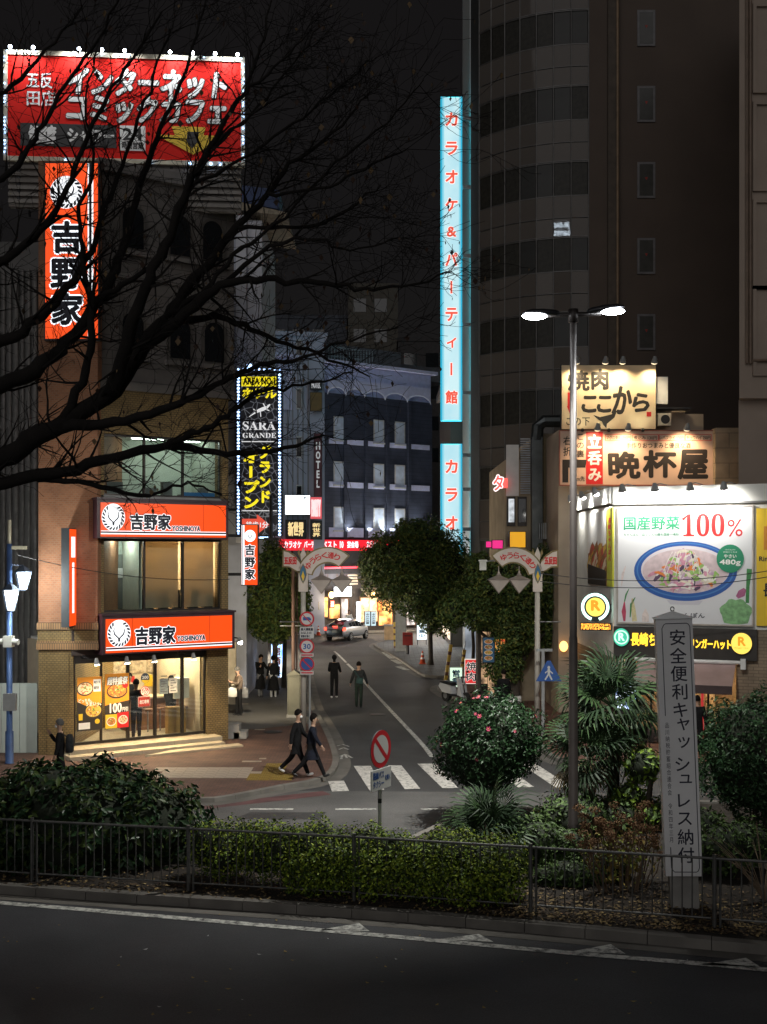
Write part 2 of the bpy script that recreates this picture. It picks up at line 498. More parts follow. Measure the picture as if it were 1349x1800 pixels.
def kerb_line(parent, pts, w=.18, h=.12, step=.8, gutter=.35, side=1):
    """single kerb stones along pts; the pavement lies on the left of the direction of travel when side=1"""
    p = resample(pts, step); q = offset(p, side*w)
    for i in range(len(p)-1):
        a, b, c, d = p[i], p[i+1], q[i+1], q[i]
        g = (b-a).normalized()*.006
        hh = h+rnd.uniform(-.004, .004)
        poly = [a+g, b-g, c-g, d+g]
        if side < 0: poly = poly[::-1]
        MB(KERB).prism([(v.x, v.y) for v in poly], 0, hh).build('kerb_stone', parent)
    if gutter:
        o = offset(p, -side*gutter); vs = []; fs = []
        for i in range(len(p)): vs += [(p[i].x, p[i].y, .008), (o[i].x, o[i].y, .008)]
        for i in range(len(p)-1): fs.append((2*i, 2*i+1, 2*i+3, 2*i+2))
        MB(mat('gutter_concrete', (.12, .112, .10), .85, var=.25, sc=1.5)).add(vs, fs).build('gutter', parent)
    return q
g2 = lambda *a: G(*a).xy
# ---- left pavement, red brick, rounded corner
lp = [Vector((-60, 24.6)), Vector((-14, 26.6)), g2(340, 1412), g2(420, 1404), g2(510, 1386), g2(560, 1378), g2(586, 1364), g2(596, 1345), g2(592, 1322), g2(580, 1293), g2(566, 1267), g2(552, 1243), g2(541, 1200), g2(531, 1155), g2(516, 1130)]
lps = smooth_path(lp, 8)
pave_l = bpy.data.objects.new('pavement', None); COL.objects.link(pave_l); structure(pave_l)
lq = kerb_line(pave_l, lps, h=.11, side=1)
brick_pave = brick('brick_paving', (.14, .072, .053), (.105, .055, .042), (.055, .04, .033), w=.2, h=.10, ms=.008, rough=.8, axes='xy', bump=.25)
inner = [v for v in lq]
MB(brick_pave).prism([(v.x, v.y) for v in inner]+[(-20, inner[-1].y), (-60, 60)], -.01, .1).build('brick_surface', pave_l)
# dark asphalt stretch of the side pavement
a = [g2(395, 1292), g2(560, 1276), g2(548, 1243), g2(537, 1200), g2(527, 1155), g2(514, 1136), g2(395, 1136)]
MB(asphalt('pavement_asphalt', .075, (1, .97, .93))).add([(v.x, v.y, .105) for v in a], [list(range(7))]).build('asphalt_surface', pave_l)
# pale tile strip and the stepped field of yellow tactile tiles
tile_white = mat('pale_tile', (.3, .25, .2), .7, var=.2, sc=6)
tile_yel = mat('yellow_tactile_tile', (.2, .13, .018), .8, var=.3, sc=5)
me_w = MB(tile_white).box(.004, .296, .004, .296, 0, .006).mesh('tile')
mt = MB(tile_yel).box(.004, .296, .004, .296, 0, .006)
for i in range(5):
    for j in range(5):
        mt.lathe([(.018, .006), (.012, .011)], 6, (.035+i*.058, .035+j*.058, 0))
me_y = mt.mesh('tile')
for j in range(8):
    yy = 29.75+j*.3; py = HY+CH*FPX/(yy+.15)
    xl = X(430+j*6.5, yy); xl = round(xl/.3)*.3
    nr = int((X(514+j*1.2, yy)-xl)/.3)
    for i in range(nr): linked('tile', me_y, pave_l, (xl+i*.3, yy, .1))
    if 1 <= j <= 5:
        for i in range(1, 10): linked('tile', me_w, pave_l, (xl-i*.3-(.3 if j > 3 else 0), yy, .1))
for px, py, w in ((443, 1345, .55), (462, 1340, .2), (457, 1288, .35), (430, 1242, .3)):
    p = G(px, py); MB(tile_white).box(p.x-w/2, p.x+w/2, p.y-.1, p.y+.1, .104, .11).build('pale_plate', pave_l)

# ---- right pavement along the street, then the near right corner
def slab(name, pts, back, m, h=.11):
    root = bpy.data.objects.new(name, None); COL.objects.link(root); structure(root)
    q = kerb_line(root, pts, h=h, side=1)
    MB(m).prism([(v.x, v.y) for v in q]+back, -.01, h-.01).build('surface', root)
    return root
grey_pave = brick('grey_paving', (.16, .165, .17), (.13, .135, .14), (.07, .07, .07), w=.3, h=.3, ms=.01, off=0, axes='xy', rough=.8)
rp = smooth_path([g2(800, 1192), g2(772, 1192), g2(746, 1190), g2(725, 1178), g2(704, 1163), g2(672, 1145), g2(658, 1136), g2(668, 1130), g2(700, 1125)][::-1], 6)
pave_r = slab('pavement_street_side', rp, [(7.5, 52.6), (7.5, 88), (rp[0].x+.5, 84)], grey_pave)
rq = smooth_path([g2(905, 1212), g2(850, 1205), g2(790, 1203), g2(769, 1212), g2(800, 1232), g2(870, 1262), g2(930, 1296), g2(962, 1332), g2(1010, 1345), g2(1120, 1348), g2(1400, 1352)], 6)
red_pave = brick('red_brown_paving', (.22, .10, .07), (.17, .08, .06), (.08, .06, .05), w=.2, h=.1, ms=.008, axes='xy', rough=.8)
pave_c = slab('pavement_corner', rq, [(40, rq[-1].y), (40, 50.4), (rq[0].x, 50.5)], red_pave)
# pavement before the shops at the far end
far = smooth_path([(-30, 80.2), (-12, 81.5), (-4, 84.2), (2.2, 87.6), (12, 93)], 5)
pave_f = bpy.data.objects.new('pavement_far_end', None); COL.objects.link(pave_f); structure(pave_f)
fq = kerb_line(pave_f, far, h=.12, side=1, step=1.2)
MB(grey_pave).prism([(v.x, v.y) for v in fq]+[(30, 140), (-40, 140)], -.01, .11).build('surface', pave_f)
# near pavement under the bare tree
pave_n = bpy.data.objects.new('pavement_near_side', None); COL.objects.link(pave_n); structure(pave_n)
MB(grey_pave).box(-60, 60, -20, 4.5, -.01, .12).build('surface', pave_n)
MB(grey_pave).prism([(-60, 4.5), (-2.2, 4.5), (-3.2, 13.2), (-60, 24.4)], -.01, .12).build('surface', pave_n)

# ---- planted island
isl_front = smooth_path([(-40, 29.2), (-15, 22.1), (-6.78, 20.1), (0, 18.63), (5.74, 17.02), (14, 14.8), (40, 8)], 6)
island = bpy.data.objects.new('traffic_island', None); COL.objects.link(island); structure(island)
iq = kerb_line(island, isl_front, w=.2, h=.16, step=.95, gutter=.3, side=1)
isl_back = [(40, 24), (11, 27.0), (3.2, 26.4), (1.6, 25.4), (.4, 23.4), (-1.2, 22.4), (-3.9, 22.4), (-8, 23.6), (-40, 31)]
soil = mat('planting_soil', (.018, .013, .009), .95, var=.4, sc=4, bump=.8, bsc=14)
MB(soil).prism([(v.x, v.y) for v in iq]+isl_back, -.01, .145).build('soil', island)
kerb_line(island, smooth_path(isl_back, 3), w=.15, h=.16, step=1.0, gutter=0, side=1)

# ---- painted markings (sheets on the asphalt)
def strip(name, pts, w, m, z=.012):
    p = [Vector((q[0], q[1])) for q in pts]; a = offset(p, w/2); b = offset(p, -w/2); vs = []; fs = []
    for i in range(len(p)): vs += [(a[i].x, a[i].y, z), (b[i].x, b[i].y, z)]
    for i in range(len(p)-1): fs.append((2*i, 2*i+1, 2*i+3, 2*i+2))
    return MB(m).add(vs, fs).build(name, ground)
strip('edge_line', smooth_path([(-40, 28.5), (-15, 21.5), g2(0, 1588), g2(340, 1617), g2(675, 1646), g2(1010, 1677), g2(1349, 1706), (14, 14.0), (40, 7.0)], 5), .17, worn_paint, .013)
for t in ([(560, 1636), (650, 1638), (632, 1624)], [(772, 1652), (868, 1657), (842, 1643)], [(1005, 1674), (1100, 1678), (1074, 1661)], [(1230, 1697), (1338, 1702), (1312, 1685)]):
    sheet('yield_triangle', [g2(*q) for q in t], .013, worn_paint)
for x0, x1 in ((310, 342), (440, 516), (590, 662), (740, 800), (880, 950)):
    strip('lane_dash', [g2(x0, 1423), g2(x1, 1423)], .15, worn_paint)
strip('lane_dash', [g2(300, 1487), g2(347, 1487)], .13, worn_paint)
strip('centre_line', smooth_path([g2(760, 1331), g2(740, 1306), g2(700, 1263), g2(660, 1220), g2(640, 1198), g2(625, 1181), g2(611, 1167)], 5), .15, worn_paint)
strip('centre_line', smooth_path([g2(609, 1165), g2(597, 1153), g2(588, 1145)], 5), .13, worn_paint)
def stripe(a, b, c, d): sheet('crosswalk_stripe', [g2(*a), g2(*b), g2(*c), g2(*d)], .012, road_paint)
stripe((584, 1392), (614, 1391), (605, 1373), (577, 1374))
stripe((650, 1390), (676, 1389), (652, 1347), (622, 1347))
stripe((712, 1388), (739, 1387), (706, 1346), (682, 1346))
stripe((778, 1386), (806, 1386), (766, 1343), (734, 1343))
for k in range(3):
    stripe((845+k*66, 1385), (873+k*66, 1384), (822+k*60, 1343), (795+k*60, 1343))
# bicycle mark
for q in ([(593, 1312), (603, 1309), (614, 1313)], [(596, 1318), (604, 1315), (613, 1318)], [(599, 1330), (607, 1326), (611, 1328)], [(607, 1327), (610, 1333)], [(612, 1329), (620, 1333)], [(602, 1329), (600, 1335)]):
    strip('bicycle_mark', [g2(*v) for v in q], .07, worn_paint)
for px, py in ((480, 1292), (664, 1256)):
    p = G(px, py); z = .106 if px < 550 else .005
    MB(mat('cast_iron', (.05, .05, .05), .5, .6)).lathe([(.31, z), (.31, z+.006), (.27, z+.009), (.05, z+.01)], 28, (p.x, p.y, 0)).build('manhole_cover', pave_l if px < 550 else ground)
for a, b in (((676, 1147), (690, 1158)), ((691, 1160), (704, 1167)), ((700, 1172), (716, 1178))):
    strip('kerb_dash', [g2(*a), g2(*b)], .35, worn_paint)
# second, rougher patch of asphalt across the mouth of the street
sheet('asphalt_patch', [(-30, 24.8), (3, 24.8), (6, 28.6), (-2.2, 28.9), (-4.5, 27.3), (-30, 24.9)], .0045, asphalt('grey_asphalt', .085, (1.0, .98, .96)))
strip('red_gutter', [g2(355, 1419), g2(480, 1405), g2(575, 1394)], .5, mat('red_asphalt', (.1, .045, .045), .8, var=.3, sc=2), .007)
for a, b, c, d in (((640, 1300), (735, 1298), (690, 1268), (625, 1270)), ((600, 1240), (640, 1239), (628, 1205), (585, 1206)), ((700, 1225), (760, 1222), (735, 1200), (690, 1202)), ((410, 1440), (560, 1441), (575, 1428), (440, 1428))):
    sheet('tarmac_patch', [g2(*q) for q in (a, b, c, d)], .0055, asphalt('patch_asphalt', .032, (1, 1, 1.02), .65))
# litter and dropped leaves on the carriageway
bits = MB()
yl = mat('fallen_leaf', (.30, .21, .05), .8, var=.3); wl = mat('paper_scrap', (.5, .5, .5), .8, var=0)
for k in range(60):
    px, py = rnd.uniform(0, 1349), rnd.uniform(1600, 1790)
    p = G(px, py)
    lim = 1572+px*.0805+30
    if py < lim and rnd.random() < .3: continue
    s = rnd.uniform(.02, .05); a = rnd.uniform(0, 6.3); bits.use(yl if rnd.random() < .75 else wl)
    bits.add([(p.x+s*math.cos(a+q)*(1 if i % 2 else .5), p.y+s*math.sin(a+q)*(1 if i % 2 else .5), .018+(.01 if i % 2 else 0)) for i, q in enumerate((0, 1.57, 3.14, 4.71))], [(0, 1, 2, 3)])
o = bits.build('fallen_leaves'); tag(o, 'fallen leaves and paper scraps strewn over the front carriageway', 'litter', kind='stuff')
# ================================================================ BEEF BOWL RESTAURANT BUILDING (left corner)
FA = Frame.pts((-9.13, 33.4), (-4.94, 36.2))
UW = 5.04
bld = FA.thing('restaurant_building', 'corner building with orange and olive brick, big windows and a lit restaurant at street level', 'building')
olive = brick('olive_brick', (.30, .20, .075), (.24, .155, .055), (.12, .085, .04), w=.115, h=.065, ms=.01)
orange_b = brick('orange_brick', (.36, .145, .065), (.28, .11, .05), (.30, .17, .10), w=.125, h=.062, ms=.009)
stone = brick('dark_stone', (.19, .175, .16), (.165, .15, .14), (.10, .09, .085), w=.9, h=.45, ms=.015, rough=.8)
z_step, z_g1, z_w2a, z_w2b, z_w3a, z_w3b, z_br, z_top = .34, 3.02, 4.27, 6.46, 7.78, 9.62, 10.95, 17.8
uL = FA.u(172); uWl = FA.u(183); uWr = FA.u(390); uG0 = FA.u(133); uG1 = FA.u(365)
def bpart(name, m, *boxes):
    mb = MB(m)
    for b in boxes: mb.box(*b)
    return mb.build(name, bld)
for wbx in ((uG1, UW, 0, .5, 0, z_g1), (uWr, UW, 0, .5, z_w2a, z_w2b), (uL, uWl, .0, .5, z_w2a, z_w2b), (uWr, UW, 0, .5, z_w3a, z_w3b), (uL, uWl, 0, .5, z_w3a, z_w3b), (uL, UW, 0, .5, z_w3b, z_br)): bpart('wall', olive, wbx)
bpart('floor_band', mat('dark_brown_render', (.06, .045, .04), .8), (0, UW, .05, .5, z_g1, z_w2a), (uL, UW, .05, .5, z_w2b, z_w3a))
uS1 = FA.u(414)
stone_o = bpart('stone_storeys', stone, (uL+.15, uS1, .1, .6, z_br, z_top), (uL, uS1+.05, -.06, .6, z_br, z_br+.22), (uL, uS1+.08, -.1, .6, z_top-.35, z_top), (uL+.1, uS1+.02, 0, .6, 14.35, 14.55))
# arched windows of the stone storeys
for pxc, zb in ((318, 12.0), (318, 15.2), (235, 12.0), (235, 15.2), (375, 15.2), (378, 12.0)):
    u = FA.u(pxc); w = .42; h = 1.0
    arch = [(u-w, zb), (u+w, zb)]+[(u+w*math.cos(a*math.pi/10), zb+h+w*math.sin(a*math.pi/10)) for a in range(11)]
    inn = [(u-w+.09, zb+.09), (u+w-.09, zb+.09)]+[(u+(w-.09)*math.cos(a*math.pi/10), zb+h+(w-.09)*math.sin(a*math.pi/10)) for a in range(11)]
    wf = MB(mat('bronze_frame', (.10, .09, .08), .5)).prism(arch, .03, .1, 'xz').build('window', bld)
    MB(DARKGLASS).prism(inn, .015, .032, 'xz').build('pane', wf)
    MB(stone).box(u-w-.1, u+w+.1, -.08, .1, zb-.14, zb-.003).build('sill', wf)
# the pier facing the camera
Yp = 33.5
def world_part(name, m, fn, parent):
    """part given in world coordinates under a rotated thing"""
    mb = MB(m); fn(mb)
    o = mb.build(name, parent)
    o.matrix_parent_inverse = Matrix.Identity(4)
    inv = (Matrix.Translation(parent.location) @ Euler(parent.rotation_euler).to_matrix().to_4x4()).inverted()
    o.matrix_local = inv
    return o
x68, x130, x172 = X(68, Yp), X(129, Yp), X(172, Yp)
world_part('pier', orange_b, lambda m: m.box(x68, x172, Yp, Yp+6, 4.0, z_top-.2), bld)
world_part('pier_base', olive, lambda m: (m.box(x68, x130, Yp, Yp+5, 0, 3.2), m.box(x68+.26, x130-.12, Yp-.03, Yp, 0, 3.05)), bld)
world_part('pier_band', olive, lambda m: (m.box(x68-.02, x172+.02, Yp-.02, Yp+5, 3.46, 3.78)), bld)
world_part('pier_ledge', brick('ledge_brick', (.36, .2, .09), (.3, .16, .07), (.1, .07, .04), w=.07, h=.2, ms=.01), lambda m: (m.box(x68-.04, x172+.04, Yp-.07, Yp+5, 3.2, 3.455), m.box(x68-.04, x172+.04, Yp-.07, Yp+5, 3.785, 4.0)), bld)
# return wall along the street and rear of the building, so that it closes from the side
p1 = FA.world(UW, .5, 0)
world_part('side_wall', olive, lambda m: m.prism([(-4.94, 36.2), (-6.35, 46), (-6.6, 46), (-5.22, 36.6)], 0, z_br), bld)
world_part('rear_wall', stone, lambda m: (m.prism([(-6.4, 46), (-14, 46), (-14, 45.7), (-6.4, 45.7)], 0, z_top), m.prism([(-5.0, 36.25), (-6.35, 45.8), (-6.6, 45.7), (-5.3, 36.6)], z_br+.003, z_top-.35)), bld)
# floors and ceilings of the rooms
cream = mat('cream_room_wall', (.62, .52, .38), .8, var=.08)
pale = mat('pale_green_room_wall', (.5, .55, .48), .8, var=.08)
def room(z0, z1, m, depth, u0, u1, fl):
    MB(m).box(u0, u1, depth, depth+.1, z0, z1).box(u0-.1, u0, .5, depth, z0, z1).box(u1, u1+.05, .5, depth, z0, z1).build('room_wall', bld)
    MB(fl).box(u0, u1, .02, depth, z0-.08, z0-.004).build('room_floor', bld)
    MB(WHITEP).box(u0, u1, .5, depth, z1+.003, z1+.08).build('room_ceiling', bld)
room(z_step, z_g1+.25, cream, 4.5, uG0+.02, uG1-.03, mat('tile_floor', (.45, .38, .28), .4, var=.15))
room(z_w2a, z_w2b+.1, cream, 1.9, uWl, uWr, mat('wood_floor', (.2, .12, .06), .5))
room(z_w3a, z_w3b+.1, pale, 2.3, uWl, uWr, mat('grey_floor', (.2, .2, .2), .5))
warm_tube = em('warm_ceiling_light', (1, .78, .5), 130)
cool_tube = em('cool_ceiling_light', (.92, 1, .86), 14)
for u in (uG0+.6, (uG0+uG1)/2, uG1-.7):
    for d in (1.3, 2.9):
        MB(warm_tube).box(u-.45, u+.45, d-.12, d+.12, z_g1+.19, z_g1+.245).build('ceiling_light', bld)
MB(em('warm_dim_ceiling_light', (1, .72, .42), 75)).box((uWl+uWr)/2, uWr-.3, .9, 1.2, z_w2b+.03, z_w2b+.09).build('ceiling_light', bld)
MB(em('office_tube', (.9, 1, .88), 55)).box(uWl+.3, uWl+1.0, 1.0, 1.3, z_w2b+.02, z_w2b+.09).build('ceiling_light', bld)
for u in (uWl+1.9, uWr-.7):
    MB(cool_tube).box(u-.5, u+.5, 1.2, 1.4, z_w3b+.03, z_w3b+.09).build('ceiling_light', bld)
# windows: frame, panes
ALU = mat('dark_bronze_aluminium', (.035, .03, .028), .4, .5)
def glazing(z0, z1, edges, y=.12, t=.055):
    f = MB(ALU)
    f.box(edges[0], edges[-1], y, y+.1, z0, z0+t).box(edges[0], edges[-1], y, y+.1, z1-t, z1)
    for e in edges: f.box(e-t/2, e+t/2, y-.01, y+.11, z0, z1)
    fo = f.build('window_frame', bld)
    for a, b in zip(edges, edges[1:]):
        MB(GLASS).box(a+t/2, b-t/2, y+.04, y+.05, z0+t, z1-t).build('pane', fo)
    return fo
eu = [FA.u(p) for p in (183, 257, 325, 390)]
glazing(z_w2a, z_w2b, eu); glazing(z_w3a, z_w3b, eu)
# roller blinds behind two panes of the second floor, a door and notices behind the first
blind = translucent('frosted_blind', (.74, .6, .43), .75)
MB(pale).box(eu[1]-.05, eu[1]+.05, .45, 1.9, z_w2a, z_w2b+.1).build('partition', bld)
MB(mat('grey_green_board', (.5, .56, .5), .8)).box(eu[0]+.02, eu[1]-.06, 1.86, 1.898, z_w2a, z_w2b+.05).build('wall_board', bld)
MB(blind).box(eu[1]+.05, eu[2]-.04, .42, .43, z_w2a+.08, z_w2b-.05).box(eu[2]+.04, eu[3]-.1, .42, .43, z_w2a+.08, z_w2b-.05).build('roller_blind', bld)
MB(mat('door_grey', (.16, .17, .16), .6)).box(eu[0]+1.05, eu[0]+1.55, 1.82, 1.9, z_w2a, z_w2b-.45).build('inner_door', bld)
MB(WHITE_INK).box(eu[0]+1.12, eu[0]+1.3, 1.8, 1.815, z_w2a+1.0, z_w2a+1.3).build('notice', bld)
for k in range(5):
    MB(mat('dark_chair', (.03, .025, .02), .6)).box(eu[1]+.15+k*.5, eu[1]+.45+k*.5, .5, .7, z_w2a, z_w2a+.62+.12*(k % 2)).build('seat_back', bld)
for u, w, h in ((eu[0]+.3, .5, .45), (eu[1]+.2, .35, .3), (eu[1]+.8, .3, .5), (eu[2]+.1, .6, .12), (eu[2]+.8, .25, .35)):
    MB(mat('room_clutter', (.2, .2, .19), .7, var=.4, sc=2)).box(u, u+w, .55, .8, z_w3a, z_w3a+h).build('stored_box', bld)
MB(mat('blue_film', (.03, .2, .5), .5, var=0)).box(eu[2]+.05, eu[3]-.1, .3, .31, z_w3a+.05, z_w3a+.18).build('window_sticker', bld)
# street level glazing
ge = [FA.u(p) for p in (133, 182, 229, 277, 325, 365)]
gz0, gz1 = z_step+.02, z_g1-.06
fo = glazing(gz0, gz1, [ge[0], ge[2], ge[3], ge[4], ge[5]], .15, .08)
MB(ALU).box(ge[1]-.02, ge[1]+.02, .14, .26, gz0+.08, gz1-.08).build('mullion', fo)
MB(ALU).box(ge[0], ge[-1], .1, .3, gz1-.18, gz1+.1).build('lintel', fo)
# steps
step_m = mat('step_stone', (.48, .40, .28), .7, var=.15, sc=3, bump=.1)
for k, (y0, z) in enumerate(((-.55, .34), (-.95, .22))):
    for i in range(9):
        ua = uG0-.35+i*.54-(k*.12); ub = ua+.534
        MB(step_m).box(ua, min(ub, uG1+.25+k*.25), y0, .14, z-.17 if k == 0 else .09, z-(.003 if k else 0)).build('step_slab', bld)
MB(step_m).prism([(uG0+1.6, -1.4), (uG1+.55, -1.4), (uG1+.6, -.96), (uG0+2.6, -.96)], .09, .15).build('ramp', bld)
# interior fittings
wood = mat('counter_wood', (.20, .09, .04), .45, var=.2, sc=6)
fit = bld
MB(wood).box(ge[3]-.2, ge[5]-.1, 2.0, 2.6, z_step, z_step+1.0).build('counter', fit)
MB(mat('counter_top', (.5, .42, .3), .3)).box(ge[3]-.25, ge[5]-.05, 1.93, 2.65, z_step+1.003, z_step+1.06).build('counter_top', fit)
for k in range(4):
    MB(wood).box(ge[0]+.3+k*.7, ge[0]+.75+k*.7, 3.2, 3.9, z_step, z_step+1.05).build('booth_back', fit)
for k in range(7):
    MB(mat('menu_board', (.5, .4, .28), .6, var=.5, sc=9)).box(ge[0]+.3+k*.62, ge[0]+.8+k*.62, 4.42, 4.48, z_step+1.6, z_step+2.2).build('wall_menu', fit)
for k in range(5): MB(em('pendant_lamp', (1, .75, .4), 8)).lathe([(.10, 2.35), (.06, 2.45), (.02, 2.5)], 12, (ge[0]+.5+k*.85, 1.9, z_step)).tube([(ge[0]+.5+k*.85, 1.9, z_step+2.5), (ge[0]+.5+k*.85, 1.9, z_g1+.25)], .008, 5).build('pendant_lamp', fit)
for k in range(6): MB([RED_INK, YEL_INK, WHITE_INK, BLACK][k % 4]).box(ge[0]+.4+k*.7, ge[0]+.75+k*.7, 4.4, 4.415, z_step+1.1, z_step+1.5).build('wall_notice', fit)
for k in range(6): MB(wood).lathe([(.13, .68), (.15, .74)], 12, (ge[3]-.1+k*.42, 1.55, z_step)).use(STEEL).tube([(ge[3]-.1+k*.42, 1.55, z_step), (ge[3]-.1+k*.42, 1.55, z_step+.68)], .025, 6).build('stool', fit)
MB(mat('ticket_machine', (.7, .68, .6), .4)).box(ge[4]+.1, ge[4]+.6, 1.0, 1.5, z_step+1.063, z_step+1.7).build('order_machine', fit)
MB(mat('machine_panel', (.35, .2, .05), .4)).box(ge[4]-.25, ge[4]+.35, .7, .95, z_step, z_step+.85).build('machine_stand', fit)

# ---- food posters behind the glass: each a thing of its own
food_bits = [mat('food_orange', (.55, .22, .05), .6, var=.4, sc=25), mat('food_brown', (.30, .12, .04), .6, var=.4, sc=30), mat('food_yellow', (.7, .45, .08), .6, var=.3, sc=25), mat('food_green', (.10, .28, .05), .6, var=.3, sc=25), mat('food_cream', (.75, .6, .42), .6, var=.2, sc=20), mat('food_red', (.55, .08, .05), .6, var=.3, sc=20)]
bowl_rim = mat('bowl_dark_rim', (.05, .03, .025), .5, var=0)
def printed_bowl(mb, cu, cz, r, y, rz=None, rim=bowl_rim, seed=0, base=0):
    q = random.Random(seed); rz = rz or r*.75
    mb.use(rim).disc(cu, cz, r, rz, y)
    mb.use(food_bits[base]).disc(cu, cz+rz*.05, r*.88, rz*.84, y-.001)
    for k in range(46):
        a = q.uniform(0, 6.28); d = math.sqrt(q.random())*.72; s = q.uniform(.08, .2)*r
        b = q.uniform(0, 3.14); uu = cu+d*r*math.cos(a); zz = cz+rz*.05+d*rz*math.sin(a)
        mb.use(food_bits[q.choice([base, 1, 0, 4, 2, 5, 1])])
        mb.flat([(uu+s*math.cos(b+t)*(1 if i % 2 else .45), zz+s*math.sin(b+t)*(.8 if i % 2 else .4)) for i, t in enumerate((0, .8, 1.57, 2.4, 3.14, 3.9, 4.71, 5.5))], y-.0014-k*.00004)
    mb.use(food_bits[3])
    for k in range(7):
        a = q.uniform(0, 6.28); d = q.uniform(0, .2)*r; s = .09*r
        mb.flat([(cu+d*math.cos(a)+s*math.cos(t), cz+rz*.15+d*math.sin(a)+s*.7*math.sin(t)) for t in (0, 1.4, 2.6, 4.2)], y-.0035-k*.00004)
def poster(label, box, bgm, y=.08):
    t = FA.thing('food_poster', label, 'poster', 'food posters in the restaurant window')
    u0, u1, z0, z1 = box
    MB(bgm).box(u0, u1, y, y+.012, z0, z1).build('sheet', t)
    return t
ORP = mat('poster_orange', (.8, .3, .025), .5, var=.08); BKP = mat('poster_black', (.03, .025, .022), .5, var=0)
b1 = FA.bx(136, 1190, 179, 1284, .08); b2 = FA.bx(185, 1184, 227, 1280, .08)
t = poster('poster of two meat bowls split between orange and black, lettered in white brush script', b1, BKP)
u0, u1, z0, z1 = b1; W = u1-u0; H = z1-z0; y = .078
MB(ORP).flat([(u0, z1), (u0, z0+H*.55), (u0+W*.55, z0+H*.42), (u1, z0+H*.50), (u1, z1)][::-1], y-.001).build('orange_field', t)
mb = MB(); printed_bowl(mb, u0+W*.32, z1-H*.22, W*.34, y-.003, W*.28, seed=1, base=4); mb.marks.append(0); mb.marks.append(len(mb.f)); printed_bowl(mb, u0+W*.66, z0+H*.36, W*.36, y-.003, W*.30, seed=2, base=2); mb.build('bowl_picture', t)
mb = MB(); text(mb, 'どっちも、', (u0+W*.05, u0+W*.6, z0+H*.53, z0+H*.60), y-.012, WHITE_INK, .03); text(mb, 'うまいっ。', (u0+W*.35, u0+W*.97, z0+H*.46, z0+H*.53), y-.012, WHITE_INK, .05)
text(mb, '1,042', (u0+W*.1, u0+W*.5, z0+H*.09, z0+H*.13), y-.012, WHITE_INK, .05); mb.build('lettering', t)
mb = MB(WHITE_INK).flat([(u0+W*.66, z1-H*.05), (u0+W*.66, z1-H*.28), (u0+W*.96, z1-H*.28), (u0+W*.96, z1-H*.05)][::-1], y-.003).use(YEL_INK).box(u0+W*.06, u0+W*.22, y-.004, y-.002, z0+H*.2, z0+H*.32).disc(u0+W*.82, z0+H*.16, W*.1, W*.1, y-.004).use(WHITE_INK).box(u0+W*.06, u0+W*.52, y-.004, y-.002, z0+H*.03, z0+H*.15); mb.build('price_patches', t)
mb = MB(); text(mb, '肉だく牛', (u0+W*.69, u0+W*.93, z1-H*.13, z1-H*.08), y-.006, NAVY_INK, .03); text(mb, '親子丼', (u0+W*.69, u0+W*.88, z1-H*.24, z1-H*.18), y-.006, NAVY_INK, .03); mb.build('small_print', t)
t = poster('poster of a heaped noodle pan over the number 100 and two small bowls', b2, BKP)
u0, u1, z0, z1 = b2; W = u1-u0; H = z1-z0
MB(ORP).flat([(u0, z1), (u0, z0+H*.43), (u1, z0+H*.5), (u1, z1)][::-1], y-.001).build('orange_field', t)
MB(YEL_INK).flat([(u0+.01, z0+H*.26), (u0+.01, z0+.01), (u0+W*.5, z0+.01), (u0+W*.5, z0+H*.26)][::-1], y-.001).use(RED_INK).flat([(u0+W*.5, z0+H*.28), (u0+W*.5, z0+.01), (u1-.01, z0+.01), (u1-.01, z0+H*.29)][::-1], y-.0012).build('lower_fields', t)
mb = MB(); printed_bowl(mb, u0+W*.5, z0+H*.68, W*.44, y-.003, W*.30, seed=3, base=0); mb.marks.append(0); mb.marks.append(len(mb.f))
printed_bowl(mb, u0+W*.26, z0+H*.13, W*.2, y-.003, W*.18, rim=WHITE_INK, seed=4, base=0); mb.marks.append(len(mb.f)); printed_bowl(mb, u0+W*.75, z0+H*.15, W*.2, y-.003, W*.18, rim=WHITE_INK, seed=5, base=4); mb.build('bowl_picture', t)
mb = MB(); text(mb, '超特盛祭', (u0+W*.08, u0+W*.92, z1-H*.2, z1-H*.06), y-.010, BKP, .09, shear=.1); text(mb, '超特盛祭', (u0+W*.08, u0+W*.92, z1-H*.2, z1-H*.06), y-.014, WHITE_INK, .03, shear=.1)
text(mb, '100', (u0+W*.2, u0+W*.68, z0+H*.29, z0+H*.46), y-.012, WHITE_INK, .04); text(mb, '円引', (u0+W*.72, u0+W*.95, z0+H*.3, z0+H*.38), y-.012, WHITE_INK, .03); mb.build('lettering', t)
MB(RED_INK).disc(u0+W*.84, z0+H*.78, W*.12, W*.12, y-.012).build('red_seal', t)

